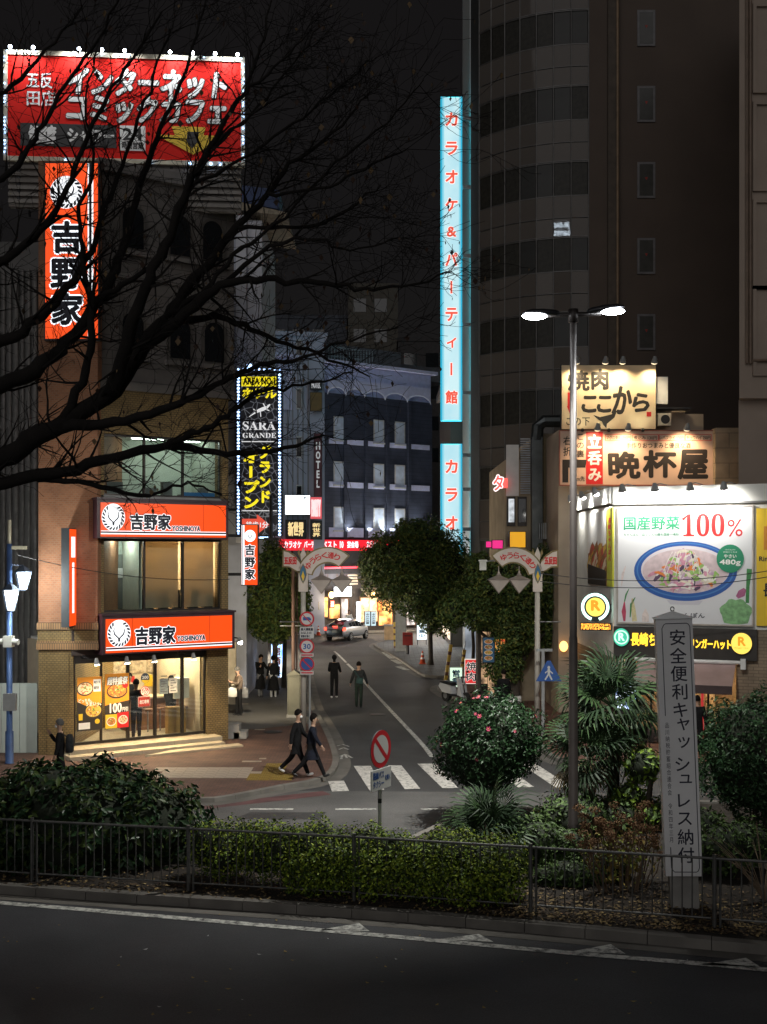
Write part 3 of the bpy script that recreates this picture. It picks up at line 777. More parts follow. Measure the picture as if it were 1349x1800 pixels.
# stickers on the sliding door
st = FA.thing('door_sticker', 'dark round sticker with a number and yellow base on the sliding door glass', 'sticker', 'stickers on the sliding door')
y = .16
def u_at(px): return FA.u(px)
c1 = FA.uz(256, 1192, .12)
MB(mat('sticker_navy', (.03, .05, .09), .4, var=0)).disc(c1[0], c1[1], .14, .155, .135).use(YEL_INK).flat([(c1[0]+.13*math.cos(a), c1[1]+.15*math.sin(a)) for a in [math.pi+k*math.pi/8+.35 for k in range(7)]], .134).build('disc', st)
mb = MB(); text(mb, '200', (c1[0]-.1, c1[0]+.1, c1[1]-.02, c1[1]+.07), .132, WHITE_INK, .04); mb.build('lettering', st)
st = FA.thing('door_sticker', 'red round sticker with a number on the sliding door glass', 'sticker', 'stickers on the sliding door')
c2 = FA.uz(256, 1215, .12)
MB(mat('sticker_red', (.5, .05, .03), .4, var=0)).disc(c2[0], c2[1], .145, .16, .135).use(WHITE_INK).ring(c2[0], c2[1], .115, .135, .134).build('disc', st)
mb = MB(); text(mb, '500', (c2[0]-.09, c2[0]+.1, c2[1]-.09, c2[1]+.02), .132, WHITE_INK, .04); text(mb, '最大', (c2[0]-.06, c2[0]+.06, c2[1]+.03, c2[1]+.09), .132, WHITE_INK, .03); mb.build('lettering', st)
st = FA.thing('exit_only_sign', 'red rectangular sign with white characters on the sliding door', 'sign')
b = FA.bx(244, 1225, 264, 1242, .12)
MB(mat('sticker_darkred', (.35, .04, .03), .4, var=0)).box(b[0], b[1], .125, .135, b[2], b[3]).use(WHITE_INK).box(b[0]-.01, b[1]+.01, .1355, .14, b[2]-.01, b[3]+.01).build('plate', st)
mb = MB(); text(mb, '出口専用', (b[0]+.04, b[1]-.04, b[2]+.09, b[3]-.09), .122, WHITE_INK, .03); mb.build('lettering', st)
for lab, px0, px1, m in (('grey green notice sheet on the third glass panel', 281, 296, 'notice_grey'), ('white notice sheet on the third glass panel', 298, 312, 'notice_white')):
    b = FA.bx(px0, 1193 if px0 < 290 else 1192, px1, 1220 if px0 < 290 else 1218, .12)
    t = FA.thing('window_notice', lab, 'notice', 'notices on the glass')
    MB(mat(m, (.2, .24, .24) if px0 < 290 else (.6, .58, .52), .6, var=.3, sc=14)).box(b[0], b[1], .125, .135, b[2], b[3]).build('sheet', t)
    q = MB(mat('notice_print', (.12, .12, .12), .6, var=0))
    for k in range(7): q.box(b[0]+.04, b[1]-.04-.05*(k % 3), .122, .1245, b[2]+.06+k*.08, b[2]+.085+k*.08)
    q.build('print_lines', t)

# ---- orange shop signs
def emblem(mb, cu, cz, r, y, asp=1.12):
    mb.use(WHITE_LIT).disc(cu, cz, r, r*asp, y, 36)
    mb.use(NAVY_INK)
    for k in range(20):
        a = 2*math.pi*k/20; 
        if abs(((a-math.pi/2+math.pi) % (2*math.pi))-math.pi) < .38: continue
        p = [(a-.12, .96), (a+.07, .96), (a+.25, .73), (a+.05, .73)]
        mb.flat([(cu+r*rr*math.cos(t), cz+r*asp*rr*math.sin(t)) for t, rr in p], y-.002)
    for sgn in (-1, 1):
        pts = [(cu+sgn*r*x, cz+r*asp*z) for x, z in ((.38, .46), (.46, .2), (.38, -.06), (.2, -.22), (.05, -.34), (.03, -.6))]
        mb.ribbon(pts, [r*.02, r*.08, r*.11, r*.11, r*.10, r*.09], y-.003-.0004*sgn)
def long_sign(label, L, T, seam, txt_box, lat_box, emb, cas):
    """L: pixel corners of the face (x0,ytop0,ybot0,x1,ytop1,ybot1)"""
    off = -.62
    t = FA.thing('shop_sign', label, 'sign', 'long orange shop signs')
    u0, u1, z0, z1 = FA.bx(L[0], L[1], L[2], L[3], off)
    casing = mat('aubergine_casing', (.05, .022, .03), .45)
    MB(casing).box(u0-.09, u1+.09, off+.03, .05, z0-.05, z1+.09).box(u0-.12, u1+.12, off-.02, .05, z1+.091, z1+.15).build('casing', t)
    ss = [u0]+[FA.u(s, off) for s in seam]+[u1]
    for a, b in zip(ss, ss[1:]):
        MB(ORANGE_LIT).box(a+.012, b-.012, off, off+.03, z0, z1).build('face_panel', t)
    hz = z1-z0
    mb = MB(WHITE_LIT).box(u0+.012, u1-.012, off-.004, off-.001, z0+hz*.07, z0+hz*.105).box(u0+.012, u1-.012, off-.004, off-.001, z0+hz*.155, z0+hz*.175).use(NAVY_INK).box(u0+.012, u1-.012, off-.006, off-.003, z0+hz*.105, z0+hz*.15); mb.build('stripes', t)
    mb = MB(); cu = (ss[0]+ss[1])/2; emblem(mb, cu, z0+hz*.57, hz*.36, off-.004); mb.build('emblem', t)
    tb = FA.bx(*txt_box, off); lb = FA.bx(*lat_box, off)
    mb = MB(); text(mb, '吉野家', tb, off-.004, WHITE_LIT, .085); text(mb, '吉野家', tb, off-.009, NAVY_INK, .042)
    text(mb, 'YOSHINOYA', lb, off-.004, WHITE_LIT, .12); text(mb, 'YOSHINOYA', lb, off-.009, NAVY_INK, .06); mb.build('lettering', t)
    return t
s_up = long_sign('upper of the two long orange restaurant signs, between the second and third floor windows', (177, 886, 398, 944), 0, (222, 358), (230, 904, 300, 931), (303, 925, 352, 934), (235, 908), 0)
s_lo = long_sign('lower long orange restaurant sign above the lit street level windows', (186, 1085, 409, 1143), 0, (233, 369), (239, 1102, 308, 1132), (312, 1117, 361, 1126), 0, 0)
# spotlights under the lower sign
for k, px in enumerate((170, 223, 271, 340)):
    lab = ['small white spotlight under the orange sign nearest the brick pier', 'second small spotlight under the orange sign from the pier', 'third small spotlight under the orange sign, over the sliding door', 'small spotlight under the orange sign nearest the olive column'][k]
    t = FA.thing('spotlight', lab, 'spotlight', 'spotlights under the orange sign')
    u = FA.u(px, -.5)
    MB(DARK).tube([(u-.2, .1, 2.97), (u-.16, -.3, 2.93), (u, -.5, 2.93)], .02, 6).ball((u-.2, .08, 2.98), .06).build('arm', t)
    MB(GREYM).tube([(u, -.5, 2.98), (u, -.5, 2.9), (u+.01, -.52, 2.78)], [.04, .06, .085], 12).build('lamp_head', t)
    MB(em('spot_lens', (1, .85, .62), 25)).tube([(u+.01, -.52, 2.779), (u+.011, -.521, 2.76)], [.078, .07], 12).build('lens', t)
    spot('lamp_light', t, (u+.01, -.55, 2.74), (u+.05, -.75, 0), 190, (1, .74, .42), 125, .8)
# tall orange blade sign on the pier, high up
Ys = 33.32
FS = Frame(X(80, Ys), Ys, 0)
t = FS.thing('vertical_sign', 'tall orange vertical sign with dark outlined characters high on the brick pier', 'sign')
u0, u1, z0, z1 = FS.bx(80, 287, 172, 595)
MB(BLACK).box(u0-.04, u1+.04, .02, .18, z0-.05, z1+.05).build('casing', t)
MB(ORANGE_LIT).box(u0, u1, 0, .02, z0, z1).build('face_panel', t)
a, b = FS.u(154.5), FS.u(157); c, d = FS.u(161.5), FS.u(164.5)
MB(WHITE_LIT).box(a, b, -.004, -.001, z0, z1).box(c, d, -.004, -.001, z0, z1).use(NAVY_INK).box(b, c, -.005, -.002, z0, z1).build('stripes', t)
mb = MB(); e = FS.uz(117, 338); mb.use(WHITE_LIT); emblem(mb, e[0], e[1], .48, -.004, 1.0); mb.build('emblem', t)
tb = FS.bx(89, 385, 147, 575)
LIT_HALO = em('white_letter_halo', (.85, .92, 1), 1.6)
mb = MB(); text(mb, '吉野家', tb, -.004, LIT_HALO, .075, vertical=True); text(mb, '吉野家', tb, -.010, NAVY_INK, .036, vertical=True); mb.build('lettering', t)
# blade sign with its lit side to the street corner
t = thing('blade_sign', 'slim dark blade sign on the orange brick pier with an orange lit edge', 'sign', (X(108, 32.8), 32.8, 0))
zb, zt = Z(1103, 32.8), Z(928, 32.8)
MB(mat('charcoal_casing', (.035, .04, .045), .5)).box(0, .23, 0, .7, zb, zt).build('casing', t)
MB(ORANGE_LIT).box(.231, .25, .02, .68, zb+.03, zt-.03).build('face_panel', t)
MB(WHITE_LIT).box(.2505, .254, .15, .55, zt-.85, zt-.25).box(.2505, .254, .25, .45, zb+.4, zt-1.0).build('lettering', t)
# projecting vertical sign on the street side
FQ = Frame(X(425, 38), 38, 0)
t = FQ.thing('projecting_sign', 'small orange vertical sign with white stripe hanging over the side pavement', 'sign')
u0, u1, z0, z1 = FQ.bx(425, 923, 453, 1028)
MB(BLACK).box(u0-.02, u1+.03, .0, .2, z0-.03, z1+.03).box(u0-.7, u0, .05, .12, z1-.4, z1-.3).box(u0-.7, u0, .05, .12, z0+.3, z0+.4).build('casing', t)
MB(ORANGE_LIT).box(u0, u1, -.02, 0, z0, z1).build('face_panel', t)
MB(WHITE_LIT).box(u0+.005, u0+.1, -.026, -.021, z0, z1).use(NAVY_INK).box(u0+.03, u0+.05, -.029, -.026, z0, z1).build('stripes', t)
e = FQ.uz(440, 942); mb = MB(WHITE_LIT).disc(e[0], e[1], .19, .2, -.024).use(NAVY_INK).ribbon([(e[0]-.07, e[1]+.06), (e[0]-.05, e[1]-.02), (e[0], e[1]-.09)], .02, -.027).ribbon([(e[0]+.07, e[1]+.06), (e[0]+.05, e[1]-.02), (e[0], e[1]-.09)], .02, -.0275); mb.build('emblem', t)
tb = FQ.bx(430.5, 956, 449, 1020)
mb = MB(); text(mb, '吉野家', tb, -.024, WHITE_LIT, .085, vertical=True); text(mb, '吉野家', tb, -.029, NAVY_INK, .035, vertical=True); mb.build('lettering', t)

# ================================================================ ROOFTOP BILLBOARD
FB = Frame(X(12, 35.0), 35.0, R(4.5))
t = FB.thing('rooftop_billboard', 'big red rooftop billboard edged with white bulbs, lettered in bold white katakana', 'billboard')
u0, u1, z0, z1 = FB.bx(14, 103, 424, 280)
brd = mat('red_billboard_sheet', (.66, .02, .014), .6, var=.1, sc=1, spec=.1)
MB(brd).box(u0, u1, 0, .1, z0, z1).build('panel', t)
MB(mat('cream_trim', (.6, .55, .42), .6)).box(u0-.12, u1+.12, -.05, .12, z1, z1+.14).box(u0-.12, u1+.12, -.05, .12, z0-.14, z0).box(u0-.12, u0, -.05, .12, z0, z1).box(u1, u1+.12, -.05, .12, z0, z1).build('frame', t)
mb = MB(DARK)
for k in range(8):
    u = u0+.3+k*(u1-u0-.6)/7
    mb.box(u-.05, u+.05, .12, .22, z0-1.4, z1); mb.tube([(u, .2, z1-.3), (u, 1.6, z0-1.4)], .04, 6)
mb.build('support_frame', t)
MB(mat('grey_louvre', (.22, .20, .18), .7)).box(u0, u1, .15, .4, z0-1.5, z0-.15).build('base_louvre', t)
for k in range(6): MB(mat('grey_louvre', 0)).box(u0, u1, .05, .15, z0-.35-k*.21, z0-.24-k*.21).build('louvre_slat', t)
ink = mat('billboard_black', (.02, .018, .018), .5, var=0)
def bb(mb, s, box, m, bold, y, shear=0): text(mb, s, FB.bx(*box), y, m, bold, shear=shear)
mb = MB()
bb(mb, 'インターネット', (118, 123, 395, 170), ink, .075, -.012, .12); bb(mb, 'インターネット', (118, 123, 395, 170), WHITE_INK, .045, -.022, .12)
bb(mb, 'コミックカフェ', (118, 170, 395, 216), ink, .075, -.012, .1); bb(mb, 'コミックカフェ', (118, 170, 395, 216), WHITE_INK, .045, -.022, .1)
mb.build('lettering', t)
mb = MB(ink)
FB.pbox(mb, 36, 218, 205, 258, -.012, -.002); mb.build('black_band', t)
mb = MB(WHITE_INK); FB.pbox(mb, 211, 221, 256, 265, -.012, -.002); mb.build('white_patch', t)
mb = MB(); bb(mb, '個室席', (52, 221, 98, 252), WHITE_INK, .05, -.018); bb(mb, 'シャワー', (120, 228, 200, 252), WHITE_INK, .05, -.018); bb(mb, '24', (217, 226, 250, 246), ink, .04, -.018); bb(mb, '時間営業', (215, 250, 252, 262), ink, .03, -.018)
bb(mb, '五反', (48, 128, 92, 155), WHITE_INK, .02, -.018); bb(mb, '田店', (48, 160, 98, 186), WHITE_INK, .02, -.018); mb.build('small_lettering', t)
arrow = [(302, 222), (362, 224), (358, 238), (404, 240), (340, 272), (272, 236), (308, 238)]
MB(YEL_INK).flat([FB.uz(*q) for q in arrow][::-1], -.014).use(ink).flat([FB.uz(*q) for q in [(330, 232), (350, 232), (348, 250), (338, 262), (328, 248)]][::-1], -.018).build('arrow', t)
bulbs = MB(em('billboard_bulb', (.75, .85, 1.0), 30))
side = MB(LED_BLUE)
q = random.Random(3)
for k in range(11):
    if k in (2, 6): continue
    u = u0+.1+k*(u1-u0-.2)/10; bulbs.ball((u, -.12, z1+.2), .055, 10, 8)
for k in range(26):
    z = z0+.1+k*(z1-z0-.2)/25
    if q.random() < .7: side.ball((u0-.07, -.1, z), .032, 6, 5)
    if q.random() < .75: side.ball((u1+.07, -.1, z), .036, 6, 5)
    if q.random() < .5: side.ball((u0+(u1-u0)*k/25, -.1, z1+.08), .025, 6, 5)
for u in (.25, .61, .78, .83, .87, .91): side.ball((u0+(u1-u0)*u, -.1, z0-.1), .05, 6, 5)
bulbs.build('top_bulbs', t); side.build('edge_bulbs', t)['kind'] = 'stuff'
for k in range(5):
    u = u0+.5+k*(u1-u0-1)/4; spot('lamp_light', t, (u, -.55, z1+.35), (u, .1, z1-1.0), 150, (.95, .97, 1), 120, .9)
# ================================================================ NEIGHBOURS ON THE LEFT
t = thing('grey_building', 'dim grey building with vertical pipes at the far left behind the lantern lamp', 'building', (X(-120, 40), 40, 0))
gw = mat('grey_render', (.16, .155, .15), .85, var=.25, sc=.8)
wx = X(69, 40)-X(-120, 40)
MB(gw).box(0, wx, 0, 8, 0, 17).build('wall', t)
for k in range(9):
    u = wx-.1-k*.22
    MB(mat('pipe_paint', (.2, .19, .18), .6, var=.3)).tube([(u, -.08, .1), (u, -.08, 16)], .045 if k % 3 else .07, 8).build('pipe', t)
for k in range(4):
    MB(gw).box(0, wx, -.05, .0, 3.6+k*3.4, 3.85+k*3.4).build('floor_band', t)
# white hoarding
t = thing('site_hoarding', 'plain white hoarding panels at the foot of the grey building', 'hoarding', (X(-60, 33.9), 33.9, 0))
w = X(66, 33.9)-X(-60, 33.9)
for k in range(4):
    MB(mat('hoarding_white', (.5, .55, .5), .5, var=.06)).box(k*w/4+.006, (k+1)*w/4-.006, 0, .04, .1, Z(1201, 33.9)).build('panel', t)
MB(STEEL).box(0, w, .04, .08, 1.9, 1.95).box(0, w, .04, .08, .6, .65).build('rail', t)

# ---- white corner building that carries the hotel sign
wb = mat('blue_white_tile', (.5, .52, .6), .7, var=.12, sc=1.5)
YB = 47.0
t = thing('white_building', 'narrow pale tiled building with a tall pilaster beyond the restaurant', 'building', (X(380, YB), YB, 0))
u = lambda px: X(px, YB)-X(380, YB)
zt = Z(378, YB)
MB(wb).box(0, u(432), .3, 9, 0, zt-.6).build('wall', t)
MB(mat('pale_pilaster', (.75, .76, .82), .7, var=.1)).box(u(415), u(433), 0, .3, 6.5, zt).box(u(434), u(460), .25, 6, 8.4, zt-.15).build('pilaster', t)
MB(mat('roof_soffit', (.4, .34, .25), .7, var=.3, sc=6)).prism([(u(410), zt+.2), (u(505), zt-.1), (u(505), zt+.05), (u(410), zt+.55)], -.2, 5, 'xz').build('canopy', t)
MB(mat('blue_panel', (.02, .05, .16), .5)).prism([(u(425), zt+.6), (u(490), zt+.3), (u(490), zt+1.1), (u(425), zt+1.3)], .2, 2, 'xz').build('blue_roof_panel', t)
for k in range(4):
    mb = MB(em('red_white_strip', (.9, .12, .1), .8)) if k % 2 == 0 else MB(WHITE_LIT)
    mb.box(u(404), u(408), -4.2, -4.1, Z(730+k*45, YB-4), Z(690+k*45, YB-4)); mb.build('side_strip_sign', t)
lr = thing('added_lit_building', 'added low building hidden beyond the left street tree, its bright windows lighting the street', 'building', (-7.7, 57, 0))
MB(gw).box(-6, 0, 0, 11, 0, 7).build('wall', lr)
for k in range(3): MB(em_var('added_window_light', (.4, .3, .2), (1, .9, .75), 26, 1.2)).box(.003, .05, .5+k*3.6, 3.4+k*3.6, .5, 3.0).build('shop_window', lr)  # building and strong windows added to light the car and street
MB(em_var('warm_lantern_panel', (.8, .35, .08), (1, .75, .4), 4, 3)).box(u(402), u(413), -3.5, -3.4, Z(1078, 43.5), Z(1020, 43.5)).build('lantern_panel', t)
MB(mat('beige_return_wall', (.45, .38, .27), .8)).box(u(404), u(427), -2.2, -2.0, 0.1, Z(1128, 45)).build('entrance_wall', t)
sp2 = thing('spotlight', 'bright spotlight at the end of the lower orange sign over the side pavement', 'spotlight', (X(420, 39.5), 39.5, 0))
zs_ = Z(1128, 39.5); MB(DARK).tube([(-.5, 0, zs_+.2), (0, 0, zs_+.12)], .025, 6).build('arm', sp2); MB(GREYM).tube([(0, 0, zs_+.15), (.05, -.02, zs_)], [.06, .1], 10).build('lamp_head', sp2); MB(em('side_spot_lens', (1, .92, .8), 20)).ball((.055, -.02, zs_-.02), .085, 10, 8).build('lens', sp2)
spot('lamp_light', sp2, (.1, -.02, zs_-.15), (1.6, 6.0, 1.2), 900, (1, .85, .6), 150, .9, .06)
# hotel sign with LED edges
YS = 45.2
FH = Frame(X(415, YS), YS, 0)
t = FH.thing('hotel_sign', 'tall dark hotel sign with yellow characters and rows of blue white bulbs down both edges', 'sign')
u0, u1, z0, z1 = FH.bx(415, 652, 497, 942)
MB(BLACK).box(u0, u1, 0, .35, z0, z1).build('casing', t)
f0, f1 = FH.u(424.5), FH.u(487.5)
VO = voro('crackle_print', (.018, .018, .022), (.22, .23, .26), 3.4, .05, .4)
MB(VO).box(f0, f1, -.02, 0, z0+.05, z1-.05).build('face_panel', t)
YEL_LIT = em('yellow_backlit', (1, .82, .02), 1.0)
mb = MB(YEL_LIT); FH.pbox(mb, 425, 662, 486, 679, -.03, -.021); mb.build('yellow_band', t)
hw = em('hotel_white', (.85, .85, .86), .85)
mb = MB(); text(mb, 'AREA NO.1', FH.bx(428, 664, 484, 676), -.034, BLACK, .05)
text(mb, 'ホテル', FH.bx(427, 683, 486, 700), -.034, YEL_LIT, .05)
text(mb, '\U0001D412\U0001D400\U0001D411\U0001D400', FH.bx(427, 741, 485, 756), -.034, hw, 0)
text(mb, '\U0001D406\U0001D411\U0001D400\U0001D40D\U0001D403\U0001D404', FH.bx(427, 761, 486, 770), -.034, hw, 0)
text(mb, 'グランド', FH.bx(455, 782, 477, 886), -.034, YEL_LIT, .045, vertical=True); text(mb, 'オープン', FH.bx(427, 790, 456, 896), -.034, YEL_LIT, .05, vertical=True)
mb.build('lettering', t)
mb = MB(hw); FH.pbox(mb, 425, 775.5, 487, 777, -.026, -.021); FH.pbox(mb, 425, 897, 487, 898.5, -.026, -.021)
liz = [(438, 733), (447, 727), (455, 722), (463, 719), (470, 716), (475, 711)]
mb.ribbon([FH.uz(*q) for q in liz], [.02, .05, .12, .15, .10, .05], -.028)
for a, b in (((452, 724), (446, 719)), ((458, 722), (459, 733)), ((466, 719), (474, 722)), ((467, 716), (463, 709))): mb.ribbon([FH.uz(*a), FH.uz(*b)], .035, -.0285)
mb.build('white_marks', t)
AR = em('red_arrow_lit', (.85, .1, .06), .8)
ar = [(426, 912), (452, 912), (452, 904), (474, 922), (452, 940), (452, 931), (426, 931)]
MB(AR).flat([FH.uz(*q) for q in ar][::-1], -.03).build('arrow', t)
mb = MB(); text(mb, '徒歩1分', FH.bx(433, 917, 472, 928), -.034, hw, .03); mb.build('arrow_lettering', t)
led = MB(LED_BLUE)
for px in (419.5, 492):
    uu = FH.u(px); zz = z0+.05
    while zz < z1-.05:
        led.ball((uu, -.03, zz), (.055, .03, .05), 6, 5); zz += .135
for k in range(9): led.ball((u0+.1+k*(u1-u0-.2)/8, -.03, z1+.06), .045, 6, 5)
led.ball((FH.u(439), -.1, Z(645, YS)), .12, 8, 6)
led.build('edge_bulbs', t)['kind'] = 'stuff'
MB(DARK).box(u0-1.2, u0, .1, .2, z1-1, z1-.9).box(u0-1.2, u0, .1, .2, z0+1, z0+1.1).build('bracket', t)
t = thing('power_pole_sign_frame', 'thin dark sign post and cable at the right edge of the hotel sign', 'post', (X(478, 45), 45, 0))
MB(DARK).tube([(0, -.25, Z(872, 45)), (0, -.25, Z(945, 45))], .07, 8).box(-.3, .3, -.2, .2, Z(945, 45)-.1, Z(945, 45)).tube([(.05, -.2, Z(935, 45)), (.25, -.25, Z(955, 45)), (.6, -.3, Z(968, 45))], .02, 6).build('post', t)
# small LED strip lights at the foot of the hotel sign (shop front below)
t = thing('shop_led_bar', 'short bar of bluish bulbs under the hotel sign', 'light', (X(450, 46), 46, 0))
mb = MB(BLACK).box(0, .5, 0, .1, Z(948, 46), Z(942, 46)).use(LED_BLUE)
for k in range(6): mb.ball((.04+k*.085, -.03, Z(945, 46)), .04, 6, 5)
mb.build('bulb_bar', t)
# ================================================================ FAR END OF THE STREET
FD = Frame.pts((X(575, 86), 86), (X(752, 91.8), 91.8))
t = FD.thing('charcoal_building', 'charcoal hotel with slim white windows and pale balcony bands at the end of the street', 'building')
zroof = FD.uz(575, 690)[1]
uD0, uD1 = FD.u(571), FD.u(760)
char = brick('charcoal_tile', (.05, .058, .092), (.044, .051, .082), (.03, .035, .056), w=3.0, h=.3, ms=.02, rough=.55, bump=.15)
MB(char).box(uD0, uD1, 0, 12, 4.6, zroof).build('wall', t)
lav = mat('lavender_white', (.56, .58, .82), .7, var=.1)
# white parapet with scalloped valance
zp = FD.uz(640, 645)[1]; zc = FD.uz(640, 700)[1]
MB(lav).box(FD.u(480), uD1+.1, .3, 11, zroof-1.5, zp).box(FD.u(480)-.2, uD1+.4, -.25, 11, zp, zp+.25).build('parapet', t)
edges = [FD.u(p) for p in (576, 608, 641, 677, 716, 757)]
for a, b in zip(edges, edges[1:]):
    n = 10; c = (a+b)/2; r = (b-a)/2
    arc = [(c+r*math.cos(math.pi*k/n), zroof-.1+.62*math.sin(math.pi*k/n)) for k in range(n+1)]
    MB(lav).prism(arc+[(a, zroof+1.15), (b, zroof+1.15)][0:2], -.02, .25, 'xz').build('scallop', t)
    MB(em('scallop_light', (.8, .84, 1), .16)).ribbon([(x, z-.03) for x, z in arc], .06, -.03).build('scallop_trim', t)
for py0, py1 in ((770, 779), (846, 856), (927, 944)):
    for k, (a, b) in enumerate(zip(edges, edges[1:])):
        z1 = FD.uz(575, py0)[1]; z0 = FD.uz(575, py1)[1]
        MB(lav).box(a+.12, b-.12, -.06, 0, z0, z1).build('balcony_band', t)
for px in (606, 643, 681, 719):
    uu = FD.u(px); MB(char).box(uu-.13, uu+.13, -.16, -.002, 4.7, zroof-.1).build('rib', t)
win_in = mat('pale_window_blind', (.5, .57, .72), .5, var=.15)
for rowk, zrow in enumerate((FD.uz(592, 733)[1], FD.uz(592, 812)[1], FD.uz(592, 892)[1])):
    for px in (596, 666, 703):
        uu = FD.u(px); h = 1.72; w = .5
        f = MB(mat('white_window_frame', (.5, .5, .52), .5)).box(uu-w, uu+w, -.05, 0, zrow-h, zrow+h*.0+.05).box(uu-w-.06, uu+w+.06, -.12, .0, zrow-h-.12, zrow-h-.003).build('window', t)
        MB(win_in).box(uu-w+.1, uu+w-.1, -.06, -.052, zrow-h+.1, zrow-.05).build('pane', f)
# uplights at the foot of the ribs
for k, px in enumerate((612, 648, 675, 690, 727)):
    lt = FD.thing('uplight', ['small uplight left of the first dark rib on the charcoal hotel', 'small uplight right of the second rib on the charcoal hotel', 'small uplight under the middle windows of the charcoal hotel', 'small uplight right of the third rib on the charcoal hotel', 'small uplight nearest the tree on the charcoal hotel'][k], 'light', 'uplights on the charcoal hotel')
    uu = FD.u(px); zz = FD.uz(px, 944)[1]
    MB(DARK).box(uu-.1, uu+.1, -.65, -.4, zz-.1, zz).build('housing', lt)
    spot('lamp_light', lt, (uu, -.5, zz+.03), (uu, -.02, zz+2.2), 420, (.95, 1, .95), 75, .9)
# ground floor: red karaoke fascia and shops
MB(DARK).box(uD0-3, uD1, -.3, -.06, 4.55, FD.uz(600, 944)[1]-.25).build('ledge', t)
RED_LIT = em('red_backlit', (.75, .015, .03), 1.0)
rf = FD.thing('red_fascia_sign', 'long red lit fascia with white lettering over the shops at the end of the street', 'sign')
u0, u1, z0, z1 = FD.bx(492, 949, 745, 968, -.4)
MB(RED_LIT).box(u0, u1, -.4, -.3, z0, z1).build('face_panel', rf)
mb = MB()
wl = em('pinkish_white_letter', (1, .85, .9), 1.1)
for s, a, b in (('カラオケ', 500, 530), ('パーティ', 535, 558), ('ベスト', 567, 592), ('10', 598, 604), ('宴会場', 611, 630), ('カラオケ', 645, 668)):
    text(mb, s, FD.bx(a, 951.5, b, 963, -.41), -.41, wl, .04)
mb.build('lettering', rf)
MB(em('red_neon', (1, .05, .08), 3)).tube([(FD.u(568, -.5), -.5, FD.uz(600, 998)[1]), (FD.u(632, -.5), -.5, FD.uz(600, 997)[1])], .07, 6).build('neon_tube', rf)
# shop fronts
sf = FD.thing('street_end_shops', 'row of glowing small shop fronts at street level under the red fascia', 'shop')
ust = FD.u(500); uen = FD.u(745)
MB(mat('shop_dark_front', (.045, .036, .033), .7)).box(ust, uen, .1, 5, 0, 4.55).build('wall', sf)
warm_in = em_var('warm_shop_interior', (.16, .05, .012), (1, .55, .16), 3.2, 1.3)
warm_in2 = em_var('cream_shop_interior', (.25, .14, .06), (1, .74, .42), 3.0, 1.6)
cool_in = em_var('cool_shop_interior', (.18, .15, .14), (.75, .7, .66), 2.0, 1.2)
def front(px0, px1, py0, py1, m, name='shop_window', y=.0):
    u0, u1, z0, z1 = FD.bx(px0, py0, px1, py1, y); z0 = max(z0, .13)
    f = MB(mat('shop_wood_frame', (.16, .08, .04), .6)).box(u0-.08, u1+.08, y, y+.095, z0, z1+.08).build(name, sf)
    n = max(1, int((u1-u0)/.8))
    for k in range(n):
        MB(m).box(u0+k*(u1-u0)/n+.03, u0+(k+1)*(u1-u0)/n-.03, y-.02, y-.002, z0+.05, z1-.03).build('pane', f)
front(559, 577, 1050, 1086, warm_in); front(579, 598, 1062, 1088, warm_in); front(634, 664, 1050, 1094, warm_in2); front(666, 690, 1055, 1100, warm_in)
front(600, 612, 1052, 1100, cool_in, 'doorway'); front(700, 730, 1050, 1100, cool_in); front(522, 556, 1052, 1098, cool_in)
front(560, 640, 975, 1020, em_var('dim_upper_shop', (.05, .04, .045), (.2, .16, .18), .9, .8), 'upper_window', .02); front(650, 660, 975, 992, em('pale_upper', (.6, .55, .65), .5), 'upper_window', .02)
MB(mat('striped_awning', (.5, .42, .3), .7, var=.2)).prism([(-.9, 2.9), (.0, 3.4), (.0, 3.3), (-.9, 2.8)], FD.u(634), FD.u(668), 'yz').build('awning', sf)
for k in range(6): MB(mat('cream_slat', (.6, .5, .38), .7)).box(FD.u(611), FD.u(628), -.1, -.03, 3.7+k*.22, 3.82+k*.22).build('slat', sf)
def lit_sign(fr, name, label, px0, py0, px1, py1, m, y=-.6, d=.15, s=None, sm=None, vert=False, bold=.03, group=None, pad=.12):
    tt = fr.thing(name, label, 'sign', group); u0, u1, z0, z1 = fr.bx(px0, py0, px1, py1, y)
    MB(BLACK).box(u0-.03, u1+.03, y+.005, y+d, z0-.03, z1+.03).build('casing', tt)
    MB(m).box(u0, u1, y, y+.005, z0, z1).build('face_panel', tt)
    if s:
        mb = MB(); w, h = u1-u0, z1-z0; text(mb, s, (u0+w*pad, u1-w*pad, z0+h*pad, z1-h*pad), y-.006, sm, bold, vertical=vert); mb.build('lettering', tt)
    return tt
tt = lit_sign(FD, 'box_sign', 'blank glowing white box sign over the far shop doorway', 588, 1032, 618, 1048, em('white_glow', (.9, .95, 1), 12))
MB(DARK).box(FD.u(592), FD.u(593.5), -.5, -.45, .13, FD.uz(600, 1048)[1]).box(FD.u(611), FD.u(612.5), -.5, -.45, .13, FD.uz(600, 1048)[1]).build('post', tt)
lit_sign(FD, 'lantern_sign', 'yellow lit lantern sign in front of the orange shop window', 561, 1058, 575, 1071, em('yellow_glow', (1, .75, .1), 2.6))
lit_sign(FD, 'red_lantern_sign', 'small red lit sign with a white mark beside the far doorway', 581, 1056, 588, 1068, em('red_glow', (1, .1, .04), 1.6), s='酒', sm=wl)
lit_sign(FD, 'tall_white_sign', 'tall slim glowing white sign beside the far doorway', 627, 1058, 634, 1096, em('white_glow2', (.85, .95, 1), 5), -1.6)
